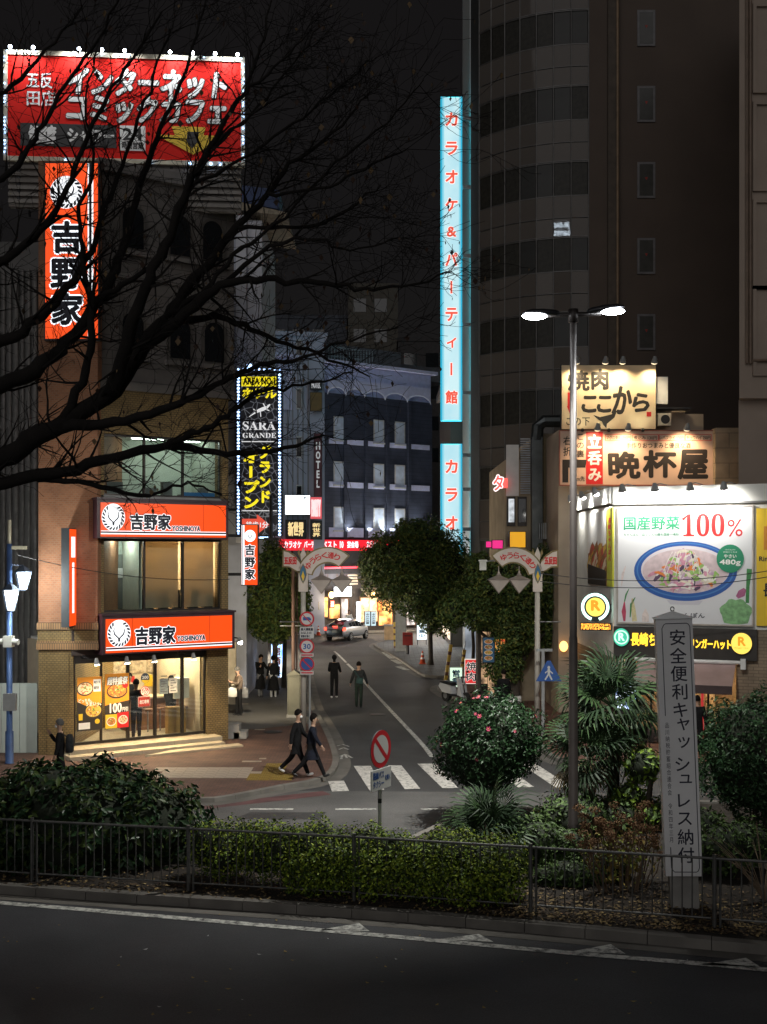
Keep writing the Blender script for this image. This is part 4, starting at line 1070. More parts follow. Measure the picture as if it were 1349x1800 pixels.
for k, (a, b) in enumerate(((642, 651), (653, 661))):
    tt = lit_sign(FD, 'menu_board', ['left of the two leaning lit menu boards at the street end', 'right of the two leaning lit menu boards at the street end'][k], a, 1075, b, 1100, em('menu_glow', (.55, .72, .8), .9), -1.8, .08, '本日お品書', mat('menu_ink', (.05, .09, .12), .5, var=0), True, group='lit menu boards')
lit_sign(FD, 'poster_panel', 'red and yellow lit poster on the far shop front', 664, 1056, 671, 1074, em('poster_red_glow', (1, .22, .05), .9), -.2, .06, '生ビール', em('poster_yel', (1, .8, .2), 1), True)
for k, px in enumerate((566, 640, 690, 724)):
    uu = FD.u(px); MB(em('added_lantern', (1, .6, .22), 6)).ball((uu, -1.3, 3.0), (.2, .2, .26), 12, 8).build('lantern', sf)
    point('lamp_light', sf, (uu, -1.75, 2.9), 240, (1, .76, .5), .2)  # lanterns and their lamps added to brighten the far end of the street
point('lamp_light', sf, (FD.u(603), -1.6, 4.0), 220, (.9, .96, 1), .3)
# signs stacked left of the charcoal hotel
YN = 84
FN = Frame(X(500, YN), YN, R(8))
lit_sign(FN, 'white_box_sign', 'large blank glowing white box sign left of the charcoal hotel', 502, 871, 545, 904, em('white_glow3', (.85, .95, 1), 5), 0, .4)
lit_sign(FN, 'gold_letter_sign', 'black sign with gold brush characters under the white box sign', 503, 914, 538, 946, mat('sign_black', (.015, .014, .014), .4, var=0), 0, .3, '新世界', em('gold_letter', (1, .75, .35), .9))
lit_sign(FN, 'gold_letter_blade_sign', 'narrow black sign with stacked gold characters beside the charcoal hotel', 547, 915, 566, 948, mat('sign_black', 0), -.2, .3, '新世界', em('gold_letter', 0), True)
tt = lit_sign(FN, 'red_white_blade_sign', 'tall dark red blade sign with white letters beside the charcoal hotel', 553, 762, 566, 872, mat('maroon_panel', (.09, .02, .03), .5), -.3, .3, 'HOTEL', em('pale_letter', (.6, .6, .62), .5), True)
lit_sign(FN, 'red_blade_sign_foot', 'pink red lit panel under the tall blade sign', 546, 874, 566, 912, em('pink_red_lit', (.8, .12, .14), .8), -.3, .3, 'PARTY', em('pale_letter2', (1, .75, .75), 1), False)
lit_sign(FN, 'brown_blade_top', 'dim brown panel on the tall sign post beside the charcoal hotel', 546, 690, 566, 722, mat('ochre_panel', (.16, .10, .03), .6), -.2, .3)
lit_sign(FN, 'small_name_panel', 'dark name panel at the very top of the tall sign post', 546, 668, 566, 684, mat('sign_black', 0), -.2, .3, 'HOTEL', em('pale_letter', 0), False)
bl = FN.thing('pale_side_building', 'bluish white building wall left of the charcoal hotel behind the blade signs', 'building')
u0, u1, z0, z1 = FN.bx(420, 590, 571, 1000, .5)
MB(mat('blue_grey_render', (.36, .39, .5), .8, var=.12, sc=.5)).box(u0-1, u1, .5, 14, 0, z1).box(u0-1.1, u1+.2, .3, 14, z1, z1+.3).build('wall', bl)
for k in range(4):
    f = MB(mat('white_window_frame', 0)).box(FN.u(521, .5), FN.u(531, .5), .4, .5, 22-k*3.6-1.6, 22-k*3.6).build('window', bl)
    MB(DARKGLASS).box(FN.u(522, .5), FN.u(530, .5), .38, .398, 22-k*3.6-1.5, 22-k*3.6-.1).build('pane', f)
for k in range(5): MB(mat('grey_duct', (.2, .2, .21), .6)).box(FN.u(505+k*9, .5), FN.u(505+k*9, .5)+.08, .42, .5, 3, z1-.5).build('drain_pipe', bl)
# rooftop plant room with lattice and the dark mass behind
rb = FD.thing('rooftop_plant_room', 'pale rooftop plant room with lit lattice above the charcoal hotel', 'building')
zz0 = zp+.25
MB(mat('plant_room_render', (.14, .145, .16), .8)).box(FD.u(490, 3), FD.u(705, 3), 3, 9, zz0, zz0+1.9).box(FD.u(640, 3), FD.u(790, 4), 4, 9, zz0, zz0+1.2).build('wall', rb)
for k in range(16):
    uu = FD.u(578, 2)+k*.28; MB(mat('lattice_white', (.35, .42, .46), .6)).box(uu, uu+.05, 2.0, 2.05, zz0, zz0+1.5).build('lattice_slat', rb)
MB(mat('lattice_white', 0)).box(FD.u(576, 2), FD.u(634, 2), 2.06, 2.1, zz0+1.4, zz0+1.5).box(FD.u(576, 2), FD.u(634, 2), 2.06, 2.1, zz0+.7, zz0+.76).build('lattice_rail', rb)
for lab, px0, px1, py0, Yq, c in (('dark distant tower behind the rooftop plant room', 612, 700, 505, 120, (.10, .09, .075)), ('dim distant block left of the dark tower', 470, 610, 560, 125, (.075, .08, .095)), ('dim grey distant block just left of the blue karaoke sign', 700, 800, 600, 115, (.06, .055, .055))):
    q = thing('distant_building', lab, 'building', (X(px0, Yq), Yq, 0), 0, 'distant dark buildings')
    m = mat('distant_wall_%d' % px0, c, .9, var=.15)
    W = X(px1, Yq)-X(px0, Yq); H = Z(py0, Yq)
    MB(m).box(0, W, 0, 12, 0, H).box(-.1, W+.1, -.1, 12, H, H+.4).build('wall', q)
    for i in range(int(W//2.2)):
        for j in range(4):
            MB(DARKGLASS).box(.6+i*2.2, 1.9+i*2.2, -.04, -.001, H-2.6-j*3.2, H-1.2-j*3.2).build('window', q)
# ================================================================ ROUND TOWER AND BLUE KARAOKE SIGN
YT, RT = 52.0, 5.9
xr = X(1035, YT); cxT, cyT = xr, YT+RT
t = thing('round_tower', 'dark office tower with a rounded curtain wall of panels and curtained windows', 'tower', (cxT, cyT, 0))
NP = 7; dA = R(54)/NP; fl = 133/FPX*YT
panel_m = mat('tower_panel', (.125, .11, .098), .02, var=.1, sc=.6, spec=.22); pane_m = mat('tower_window', (.026, .026, .023), .3, var=.3, sc=1.2, spec=.3); curtain = mat('tower_curtain', (.036, .034, .028), .5, var=.35, sc=5, spec=.3)
wch = 2*RT*math.sin(dA/2)
me_sp = MB(panel_m).box(-wch/2+.03, wch/2-.03, -.03, .05, .02, .98).mesh('wall_panel')
me_wn = MB(pane_m).box(-wch/2+.05, wch/2-.05, 0, .05, .03, 1.55).mesh('window_pane')
me_wc = MB(curtain).box(-wch/2+.05, wch/2-.05, 0, .05, .03, 1.55).mesh('window_pane')
mul = MB(mat('mullion_grey', (.12, .115, .11), .45, .3))
ztop0 = Z(15.5, YT)
nf = 10
core = MB(mat('tower_core', (.03, .03, .03), .8))
arc = [(RT*.985*math.sin(-k*dA), -RT*.985*math.cos(-k*dA)) for k in range(NP+1)]
core.prism([arc[k] for k in range(NP, -1, -1)]+[(0, 3), (arc[-1][0], 3)], 0, ztop0+12)
core.build('core', t)
for k in range(NP+1):
    a = -k*dA; r = RT*math.cos(dA/2)/math.cos(dA/2)+.03
    mul.tube([(r*math.sin(a), -r*math.cos(a), 0), (r*math.sin(a), -r*math.cos(a), ztop0+12)], .03, 4)
for f in range(-2, nf):
    zt = ztop0-f*fl
    for zz, th in ((zt, .03), (zt-1.6, .03), (zt-1.6-1.0, .022), (zt-1.6-1.0-.92, .03)):
        if zz < .2: continue
        mul.tube([((RT+.025)*math.sin(-k*dA), -(RT+.025)*math.cos(-k*dA), zz) for k in range(NP+1)], th, 4)
    for k in range(NP):
        a = -(k+.5)*dA; r = RT*math.cos(dA/2)
        loc = lambda z: (r*math.sin(a), -r*math.cos(a), z)
        rot = (0, 0, a)
        if zt-1.6 > .1: linked('window_pane', me_wn if (k+f*3) % 4 in (0, 1) and k < 4 else me_wc, t, loc(zt-1.6+.0), rot)
        if zt-2.6 > .1:
            linked('wall_panel', me_sp, t, loc(zt-2.6), rot)
        if zt-fl > .1: linked('wall_panel', me_sp, t, loc(zt-fl-.03), rot, (1, 1, .86))
mul.build('mullion_grid', t)
# brown wall right of the rounded front
xw1 = X(1320, YT)-cxT
bw = mat('brown_tower_wall', (.092, .066, .05), .7, var=.1, sc=.5)
MB(bw).box(.0, xw1, -RT-.0, 3, 0, ztop0+12).build('side_wall', t)
MB(mat('brown_pilaster', (.085, .066, .05), .7)).box(X(1068, YT)-cxT, X(1087, YT)-cxT, -RT-.18, -RT-.002, 0, ztop0+12).build('pilaster', t)
MB(mat('copper_pipe', (.25, .17, .10), .5)).tube([(X(1084, YT)-cxT, -RT-.25, .2), (X(1084, YT)-cxT, -RT-.25, ztop0+12)], .06, 8).build('pipe', t)
for f in range(0, 7):
    zc = Z(50+f*133.5, YT); u = X(1136, YT)-cxT
    w = MB(mat('window_frame_pale', (.16, .155, .16), .5)).box(u-.41, u+.41, -RT-.06, -RT-.002, zc-.82, zc+.82).build('window', t)
    MB(mat('side_window_pane', (.05, .05, .045), .3, var=.2)).box(u-.31, u+.31, -RT-.07, -RT-.062, zc-.72, zc+.72).build('pane', w)
    MB(mat('red_sticker', (.35, .03, .02), .5, var=0)).flat([(u-.07, zc+.12), (u, zc-.02), (u+.07, zc+.12)], -RT-.074).build('red_triangle', w)
# slim pale building beyond the tower that carries the blue sign
YP_ = 66.6
xa = X(826, YP_)
pb_ = thing('pale_panel_building', 'slim pale panelled building edge between the blue sign and the rounded tower', 'building', (xa, YP_, 0))
pl = mat('pale_metal_pilaster', (.6, .63, .63), .5, .1, var=.08)
for k in range(10): MB(pl).box(0, 3.4, 0, 6, k*4.4+.01, k*4.4+4.39).build('wall_panel', pb_)
for k in range(9): MB(DARK).box(.75, 1.0, -.2, -.002, 4+k*4.6, 4.3+k*4.6).build('clip', pb_)

# ---- blue karaoke sign
YK = 65.3
FK = Frame(X(775, YK), YK, 0)
CY_EDGE = em('cyan_sign_edge', (.03, .42, .62), 1.0); CY_FACE = em_var('pale_cyan_sign_face', (.46, .75, .84), (.62, .86, .90), 1.0, .55); CY_MID = em('cyan_sign_mid', (.26, .66, .79), 1.0)
def karaoke(label, py0, py1, chars, pys, brackets):
    t = FK.thing('karaoke_sign', label, 'sign', 'tall blue karaoke signs')
    u0, u1, z0, z1 = FK.bx(775, py0, 813, py1)
    MB(em('cyan_casing', (.03, .5, .62), 3.0)).box(u0+.01, u1-.01, .0, .3, z0+.01, z1-.01).build('casing', t)
    w = u1-u0
    MB(CY_FACE).box(u0+w*.16, u1-w*.16, -.02, -.001, z0+.05, z1-.05).build('face_panel', t)
    MB(CY_MID).box(u0+w*.08, u0+w*.16, -.02, -.001, z0+.02, z1-.02).box(u1-w*.16, u1-w*.08, -.02, -.001, z0+.02, z1-.02).build('face_margin', t)
    MB(CY_EDGE).box(u0, u0+w*.08, -.02, -.001, z0, z1).box(u1-w*.08, u1, -.02, -.001, z0, z1).build('lit_edge', t)
    lr = em('coral_red_letter', S(238, 92, 72), 1.0); lw = em('white_letter_edge', (1, .93, .9), 1.1)
    mb = MB()
    for ch, py in zip(chars, pys):
        b = FK.bx(784, py-11, 804, py+11)
        if ch == 'ー': b = FK.bx(792, py-11, 795.5, py+11); mb.use(lw).box(b[0]-.03, b[1]+.03, -.026, -.022, b[2]-.03, b[3]+.03).use(lr).box(b[0], b[1], -.032, -.028, b[2], b[3]); continue
        if ch == '&': b = FK.bx(786, py-8, 802, py+9)
        if ch == 'ィ': b = FK.bx(786, py-7, 802, py+10)
        text(mb, ch, b, -.024, lw, .09); text(mb, ch, b, -.031, lr, .04)
    mb.build('lettering', t)
    for py in brackets: MB(STEEL).box(u1+.03, X(829, YK)-X(775, YK), .05, .2, Z(py+3, YK), Z(py-3, YK)).build('bracket', t)
karaoke('very tall blue lit karaoke sign with red katakana beside the tower', 170, 740, 'カラオケ&パーティー館', (210, 261, 311, 360, 407, 456, 505, 553, 601, 649, 698), (207, 328, 449, 570, 690))
karaoke('lower blue lit karaoke sign running down behind the tree', 780, 990, 'カラオケ', (820, 870, 919, 968), (800, 860, 930))
# row building beyond the tower
t = thing('street_row_building', 'dim brown building row beyond the tower behind the blue sign', 'building', (4.3, 73, 0))
MB(mat('row_wall', (.10, .09, .085), .8, var=.12, sc=.5)).box(0, 9, 0, 14, 0, 17.6).build('wall', t)
MB(mat('row_cornice', (.25, .24, .24), .7)).box(-.25, 9, -.2, 14.2, 17.6, 18.1).build('cornice', t)
for k in range(4): MB(em('row_shop_window', (1, .84, .62), 1.1)).box(-.05, -.003, .5+k*3.4, 3.4+k*3.4, .5, 2.9).build('shop_window', t)
MB(em('cyan_lower_panel', (.05, .5, .68), .9)).box(-.1, 1.2, -.15, -.05, Z(1000, 73), Z(942, 73)).build('lit_panel', t)
for k in range(3):
    MB(em('added_lantern', 0)).ball((-.5, 1+k*5, 3.1), (.18, .18, .24), 12, 8).build('lantern', t); point('lamp_light', t, (-.95, 1+k*5, 3.0), 300, (.98, .97, .95), .2)  # lanterns added behind the tree crown to light the car and pavement
for k in range(3):
    MB(DARKGLASS).box(-.04, -.003, 2+k*4, 3.5+k*4, 9, 11).build('window', t)
# ================================================================ NOODLE SHOP BUILDING (right corner)
FR = Frame.pts((X(1080, 36), 36), (X(1330, 34.4), 34.4))
FC = Frame.pts((X(1010, 43), 43), (X(1079, 36), 36))           # side towards the street
UC = (Vector((X(1079, 36), 36))-Vector((X(1010, 43), 43))).length
t = FR.thing('noodle_shop_building', 'low corner shop building with a floodlit white upper front and dark fascia', 'building')
white_wall = mat('white_panel_wall', (.72, .72, .68), .6, var=.06)
zf0 = FR.uz(1200, 1158)[1]; zf1 = FR.uz(1200, 1104)[1]; zw = FR.uz(1200, 868)[1]; zled = FR.uz(1200, 886)[1]
uR = 7.5
MB(white_wall).box(0, uR, 0, .3, zf1, zled).build('upper_wall', t)
MB(white_wall).box(-.02, uR, -.12, .3, zled+.06, zw+.25).build('parapet', t)
MB(mat('grey_trim', (.2, .2, .2), .6)).box(-.04, uR, -.15, .3, zled, zled+.055).build('trim', t)
def wp(name, m, fn): return world_part(name, m, fn, t)
pc0, pc1 = (X(1010, 43), 43), (X(1079, 36), 36)
wp('side_wall', white_wall, lambda m: m.prism([pc0, pc1, (pc1[0]+.3, 36.02), (pc0[0]+.3, 43)], zf1-1.0, zled))
wp('side_parapet', white_wall, lambda m: m.prism([(pc0[0]-.12, 43), (pc1[0]-.12, 36.05), (pc1[0]+.3, 36.1), (pc0[0]+.3, 43)], zled+.06, zw+.25))
wp('roof', CONC, lambda m: m.prism([pc0, (7.3, 36.1), (13.5, 33.6), (20, 36), (20, 46), (7.2, 46)], zw+.1, zw+.2))
brown_wall = brick('beige_wall_tile', (.33, .25, .17), (.29, .22, .15), (.18, .14, .1), w=.3, h=.1, ms=.01)
wp('side_base', brown_wall, lambda m: m.prism([pc0, pc1, (pc1[0]+.25, 36.02), (pc0[0]+.25, 43)], 0, zf1-1.0))
uE = FR.u(1296)
MB(brown_wall).box(uE, uR, 0, .4, 0, zf1).build('wall_end', t)
MB(brown_wall).box(0, FR.u(1095), 0, .4, 0, zf0).build('wall_end', t)
# dining room
warm_room = mat('warm_room', (.6, .42, .26), .7, var=.15, sc=2)
MB(warm_room).box(0.1, uE, 3.5, 3.6, .1, zf0).box(0.1, uE, .3, 3.5, zf0-.1, zf0-.003).build('room_wall', t)
MB(mat('tile_floor2', (.3, .2, .14), .5)).box(.1, uE, .05, 3.5, .02, .1).build('room_floor', t)
for k in range(4): MB(em('dining_light', (1, .68, .38), 40)).box(.6+k*.9, 1.2+k*.9, .9, 1.2, zf0-.2, zf0-.103).build('ceiling_light', t)
for k in range(14):
    q = random.Random(k); a = .4+q.random()*3.4; MB(mat('room_item_%d' % (k % 4), [(.5, .1, .06), (.55, .4, .25), (.1, .1, .12), (.6, .5, .4)][k % 4], .6)).box(a, a+.3, 1.5+q.random()*1.5, 1.7+q.random()*1.5+.2, .1, .7+q.random()*1.1).build('furnishing', t)
MB(em('red_post_lit', (.8, .05, .06), .5)).box(FR.u(1233), FR.u(1237), -.05, .03, .1, zf0-.5).build('red_post', t)
ue0 = FR.u(1095)
for k in range(5):
    a = ue0+k*(uE-ue0)/4
    MB(ALU).box(a-.03, a+.03, .12, .2, .1, zf0-.1).build('mullion', t)
for k in range(4):
    a = ue0+k*(uE-ue0)/4; MB(GLASS).box(a+.03, a+(uE-ue0)/4-.03, .15, .16, .12, zf0-.12).build('pane', t)
# awning
aw = FR.thing('awning', 'faded mauve roll-out awning with white roller over the noodle shop window', 'awning')
ua, ub = FR.u(1115, -.3), FR.u(1308, -.3); za = FR.uz(1250, 1163, -.2)[1]
MB(mat('mauve_canvas', (.34, .24, .23), .85, var=.12, sc=2)).prism([(-.12, za-.05), (-1.35, za-.62), (-1.35, za-.66), (-.12, za-.09)], ua+.1, ub-.25, 'yz').build('canvas', aw)
MB(mat('valance', (.06, .04, .04), .8)).box(ua+.1, ub-.25, -1.39, -1.35, za-.85, za-.6).build('valance', aw)
MB(WHITEP).tube([(ua, -.15, za), (ub, -.15, za)], .07, 10).box(ub-.1, ub+.05, -.3, -.02, za-.2, za+.12).build('roller', aw)
for u in (ua+.5, ub-.8): MB(STEEL).tube([(u, -.15, za-.2), (u+.1, -.8, za-.6), (u, -1.33, za-.66)], .025, 6).build('arm', aw)
# fascia with lit lettering
fs = FR.thing('noodle_fascia_sign', 'dark fascia with glowing yellow characters and round green and yellow emblems', 'sign')
u0, u1, z0, z1 = FR.bx(1079, 1104, 1331, 1158, -.2)
MB(mat('fascia_black', (.035, .03, .026), .5)).box(u0, u1, -.2, 0, z0, z1).build('panel', fs)
YL = em('yellow_neon', (1, .60, .04), 1.8); yh = em('yellow_face', (1, .72, .12), 1.15)
mb = MB(); text(mb, '長崎ちゃんぽん', FR.bx(1110, 1113, 1218, 1136, -.2), -.23, YL, .03); text(mb, 'リンガーハット', FR.bx(1214, 1124, 1285, 1140, -.2), -.23, YL, .035); mb.build('lettering', fs)
c = FR.uz(1093, 1120, -.25); gl = em('green_lit', (.06, .52, .33), 1.1); gp = em('pale_green_lit', (.7, 1, .85), 1.1)
MB(DARK).prism([(c[0]+.26*math.cos(k*.2618), c[1]+.29*math.sin(k*.2618)) for k in range(24)], -.29, -.2, 'xz').use(gl).disc(c[0], c[1], .25, .28, -.295).use(gp).ring(c[0], c[1], .18, .22, -.298).build('green_emblem', fs)
mb = MB(); text(mb, 'R', (c[0]-.08, c[0]+.09, c[1]-.1, c[1]+.13), -.30, gp, .06); mb.build('green_letter', fs)
c = FR.uz(1304, 1131, -.25)
MB(DARK).prism([(c[0]+.31*math.cos(k*.2618), c[1]+.33*math.sin(k*.2618)) for k in range(24)], -.29, -.2, 'xz').use(yh).disc(c[0], c[1], .3, .32, -.295).build('yellow_emblem', fs)
yo = em('ochre_letter', (.85, .36, .02), .9)
mb = MB(); text(mb, 'R', (c[0]-.09, c[0]+.11, c[1]-.06, c[1]+.19), -.30, yo, .06); text(mb, 'Ringer Hut', (c[0]-.2, c[0]+.2, c[1]-.17, c[1]-.11), -.30, yo, .02); mb.build('yellow_letter', fs)

# ---- big noodle billboard
bbd = FR.thing('noodle_billboard', 'floodlit billboard of a vegetable noodle bowl with green and red lettering', 'billboard')
u0, u1, z0, z1 = FR.bx(1087, 892, 1322, 1096, -.12); W = u1-u0; H = z1-z0; y = -.12
MB(mat('billboard_white', (.72, .73, .75), .5, var=.04, sc=.6)).box(u0, u1, y, -.01, z0, z1).build('panel', bbd)
MB(mat('silver_frame', (.55, .5, .45), .35, .6)).box(u0-.05, u1+.05, y-.03, -.005, z1, z1+.05).box(u0-.05, u1+.05, y-.03, -.005, z0-.05, z0).box(u0-.05, u0, y-.03, -.005, z0, z1).box(u1, u1+.05, y-.03, -.005, z0, z1).build('frame', bbd)
def B(px, py): return FR.uz(px, py, y)
mb = MB(); text(mb, '国産野菜', FR.bx(1097, 908, 1195, 931, y), y-.004, GREEN_INK, .028); text(mb, 'ちゃんぽん・皿うどんの麺も国産小麦粉', FR.bx(1097, 937, 1194, 942, y), y-.004, GREEN_INK, .012)
text(mb, '\U0001D7CF\U0001D7CE\U0001D7CE', FR.bx(1199, 903, 1274, 943, y), y-.004, RED_INK, 0); text(mb, '%', FR.bx(1279, 913, 1306, 943, y), y-.004, RED_INK, 0)
text(mb, 'ちゃんぽん', FR.bx(1176, 1077, 1239, 1086, y), y-.004, NAVY_INK, .02); mb.build('lettering', bbd)
cu, cz = B(1204, 1004); ru = (B(1294, 1004)[0]-B(1113, 1004)[0])/2; rz = (B(1204, 951)[1]-B(1204, 1056)[1])/2
mb = MB(BLUE_INK).disc(cu, cz, ru, rz, y-.003, 48).use(mat('bowl_blue_band', (.06, .2, .5), .4, var=0)).disc(cu, cz+rz*.03, ru*.95, rz*.92, y-.004, 48).use(BLUE_INK).disc(cu, cz+rz*.04, ru*.92, rz*.88, y-.005, 48).use(mat('bowl_white_inner', (.7, .66, .7), .4, var=0)).disc(cu, cz+rz*.05, ru*.86, rz*.8, y-.006, 48).use(mat('milky_soup', (.62, .5, .52), .4, var=.15, sc=6)).disc(cu, cz+rz*.0, ru*.83, rz*.74, y-.007, 48)
mb.use(mat('bowl_foot', (.6, .6, .66), .5, var=0)).flat([(cu-ru*.35, cz-rz*.98), (cu-ru*.28, cz-rz*1.12), (cu+ru*.28, cz-rz*1.12), (cu+ru*.35, cz-rz*.98)], y-.0025)
mb.build('bowl_picture', bbd)
veg = [mat('veg_white', (.8, .77, .72), .5, var=.1), mat('veg_pink', (.62, .28, .38), .5, var=.2, sc=9), mat('veg_green', (.30, .5, .13), .5, var=.2, sc=9), mat('veg_purple', (.09, .05, .10), .5, var=.2), mat('veg_orange', (.72, .22, .05), .5, var=.2, sc=9), mat('veg_cream', (.75, .68, .55), .5, var=.15, sc=9), mat('veg_mauve', (.55, .38, .5), .5, var=.15, sc=9)]
q = random.Random(11); mb = MB()
for k in range(230):
    a = q.uniform(0, 6.28); d = math.sqrt(q.random()); uu = cu+d*ru*.62*math.cos(a)*(1 if math.sin(a) < 0 else .8); hh = 1.0*max(0, 1-abs(uu-cu)/(ru*.55))
    zz = cz-rz*.12+d*rz*(.5*math.sin(a) if math.sin(a) < 0 else hh*.9*math.sin(a))
    b = q.uniform(0, 3.14); L = q.uniform(.07, .2); w = q.uniform(.05, .13)
    mb.use(veg[q.choice([0, 0, 1, 1, 2, 3, 4, 5, 5, 6, 6, 2])])
    pts = [(uu+math.cos(b)*L*s+math.sin(b)*c2*.03, zz+math.sin(b)*L*.7*s+c2*.04) for s, c2 in ((-1, 0), (-.4, 1), (.3, 1), (1, 0))]
    mb.ribbon(pts, [w*.6, w, w*1.1, w*.5], y-.008-k*.00004)
for k in range(8):
    a = q.uniform(-.5, .5); uu = cu+a*ru*.5; mb.use(veg[0]).ribbon([(uu, cz+rz*.65), (uu+a*.3, cz+rz*.35), (uu+a*.6+q.uniform(-.1, .1), cz+rz*q.uniform(-.2, .2))], .018, y-.019-k*.00005)
mb.build('vegetable_picture', bbd)
# printed vegetables along the foot
mb = MB(veg[1])
for pts, wd, m in (([(1098, 1092), (1097, 1075), (1098, 1058)], [.06, .14, .03], 'veg_red'), ([(1098, 1058), (1101, 1045), (1106, 1035)], [.03, .05, .02], 'veg_leaf'), ([(1116, 1092), (1114, 1072), (1112, 1052)], [.16, .13, .05], 'veg_corn'), ([(1108, 1085), (1110, 1062), (1117, 1050)], [.03, .07, .02], 'veg_leaf'), ([(1135, 1093), (1135, 1080), (1135, 1070)], [.22, .2, .02], 'veg_onion'), ([(1093, 1030), (1095, 1010), (1100, 995)], [.02, .08, .02], 'veg_pale'), ([(1314, 1060), (1315, 1030), (1318, 1000)], [.1, .1, .16], 'veg_leaf'), ([(1296, 1050), (1304, 1043), (1310, 1035)], [.1, .24, .1], 'veg_radish')):
    cdict = {'veg_red': (.5, .06, .12), 'veg_leaf': (.05, .25, .07), 'veg_corn': (.7, .62, .35), 'veg_onion': (.75, .66, .62), 'veg_pale': (.72, .62, .6), 'veg_radish': (.42, .12, .25)}
    mb.marks.append(len(mb.f)); mb.use(mat(m, cdict[m], .5, var=.15, sc=12)); mb.ribbon([B(*p) for p in pts], wd, y-.005)
cb = B(1294, 1074); mb.marks.append(len(mb.f)); mb.use(mat('cabbage', (.22, .45, .2), .5, var=.35, sc=8)).flat([(cb[0]+(.46+.04*math.sin(5*a))*math.cos(a), max(z0+.01, cb[1]-.05+(.42+.04*math.sin(7*a))*math.sin(a))) for a in [k*.2618 for k in range(24)] if cb[0]+.46*math.cos(a) < u1-.0 or True], y-.006)
mb.build('foot_vegetables', bbd)
cg = B(1284, 982)
MB(mat('badge_green', (.015, .24, .12), .5, var=0)).disc(cg[0], cg[1], .40, .43, y-.021).build('green_badge', bbd)
mb = MB(); text(mb, 'やさい', (cg[0]-.18, cg[0]+.18, cg[1]+.02, cg[1]+.13), y-.024, WHITE_INK, .03); text(mb, '480g', (cg[0]-.3, cg[0]+.3, cg[1]-.22, cg[1]-.03), y-.024, WHITE_INK, .04); text(mb, '1日分の2/3の', (cg[0]-.15, cg[0]+.15, cg[1]+.25, cg[1]+.29), y-.024, WHITE_INK, 0); text(mb, '野菜がとれる', (cg[0]-.2, cg[0]+.2, cg[1]+.18, cg[1]+.22), y-.024, WHITE_INK, 0); mb.build('badge_lettering', bbd)
# yellow panel at the right edge
yb = FR.thing('yellow_billboard', 'yellow lit panel with orange emblem at the right edge of the picture', 'billboard')
b = FR.bx(1330, 893, 1420, 1101, -.12)
MB(mat('billboard_yellow', (.78, .52, .02), .5, var=.05)).box(b[0], b[1], -.12, -.01, b[2], b[3]).build('panel', yb)
e = FR.bx(1343, 925, 1380, 990, -.12); mb = MB(mat('emblem_orange', (.65, .25, .02), .5, var=0)).box(e[0], e[1], -.13, -.121, e[2]+.4, e[3]).use(mat('billboard_yellow', 0)).box(e[0]+.12, e[1], -.136, -.131, e[2]+.5, e[3]-.12).use(mat('emblem_orange', 0)).box(e[0]+.2, e[1], -.142, -.137, e[2]+.6, e[3]-.2); mb.build('emblem', yb)
mb = MB(); text(mb, 'Ringer Hut', (FR.u(1335, -.12), FR.u(1390, -.12), e[2]+.02, e[2]+.2), -.13, BLACK, .03); text(mb, '長崎', (FR.u(1343, -.12), FR.u(1375, -.12), e[2]-1.0, e[2]-.6), -.13, BLACK, .03); mb.build('lettering', yb)
# banners on the street side
sb = FC.thing('side_banner', 'narrow colourful food banner on the street side of the noodle shop', 'banner')
b = FC.bx(1034, 900, 1066, 1028, -.06)
MB(mat('banner_print', (.35, .16, .08), .5, var=.6, sc=2.5)).box(b[0], b[1], -.06, -.01, b[2], b[3]).build('sheet', sb)
mb = MB(WHITE_INK).flat([(b[0], b[3]), (b[0], b[3]-1.4), (b[1], b[3]-1.1), (b[1], b[3])][::-1], -.063)
q = random.Random(5)
for k in range(60):
    uu = q.uniform(b[0]+.15, b[1]-.15); zz = q.uniform(b[2]+.3, b[3]-1.3); mb.use(food_bits[q.randrange(6)]).ribbon([(uu-.3, zz-.2), (uu, zz+.1), (uu+.3, zz+.2)], q.uniform(.08, .3), -.064-k*.0001)
mb.use(BKP).flat([(b[0], b[2]+.7), (b[0], b[2]), (b[1], b[2]), (b[1], b[2]+.5)], -.072); mb.build('food_picture', sb)
sb = FC.thing('side_banner', 'narrow yellow green lettered banner next to the food banner', 'banner')
b = FC.bx(1067, 893, 1077, 1031, -.06)
MB(mat('banner_lime', (.55, .55, .04), .5, var=.1)).box(b[0], b[1], -.06, -.01, b[2], b[3]).build('sheet', sb)
mb = MB(); text(mb, '長崎ちゃんぽん', (b[0]+.2, b[1]-.2, b[2]+.8, b[3]-.3), -.064, RED_INK, .05, vertical=True); mb.build('lettering', sb)
# round neon sign over the side door
nr = thing('round_neon_sign', 'round yellow neon sign in a pale green ring on the corner of the noodle shop', 'sign', (X(1047, 36.4), 36.4, 0), R(-18))
zc = Z(1067, 36.4); r = .40
MB(DARK).prism([(r*1.18*math.cos(k*.2618), zc+r*1.18*math.sin(k*.2618)) for k in range(24)], 0, .12, 'xz').box(.1, .8, .05, .15, zc-.1, zc+.1).build('casing', nr)
MB(yh).disc(0, zc, .30, .30, -.01).build('yellow_disc', nr)
mb = MB(); text(mb, 'R', (-.12, .14, zc-.1, zc+.2), -.018, yo, .08); mb.build('lettering', nr)
ringm = em('green_white_neon', (.62, 1, .86), 2.6)
MB(ringm).tube([(r*math.cos(a), -.06, zc+r*math.sin(a)) for a in [R(-72)+k*R(324)/40 for k in range(41)]], .045, 8).build('neon_ring', nr)
ld = thing('led_message_bar', 'amber dot matrix message bar under the round neon sign', 'sign', (X(1047, 36.3), 36.3, 0), R(-18))
MB(BLACK).box(-.48, .5, 0, .1, zc-.75, zc-.5).build('casing', ld)
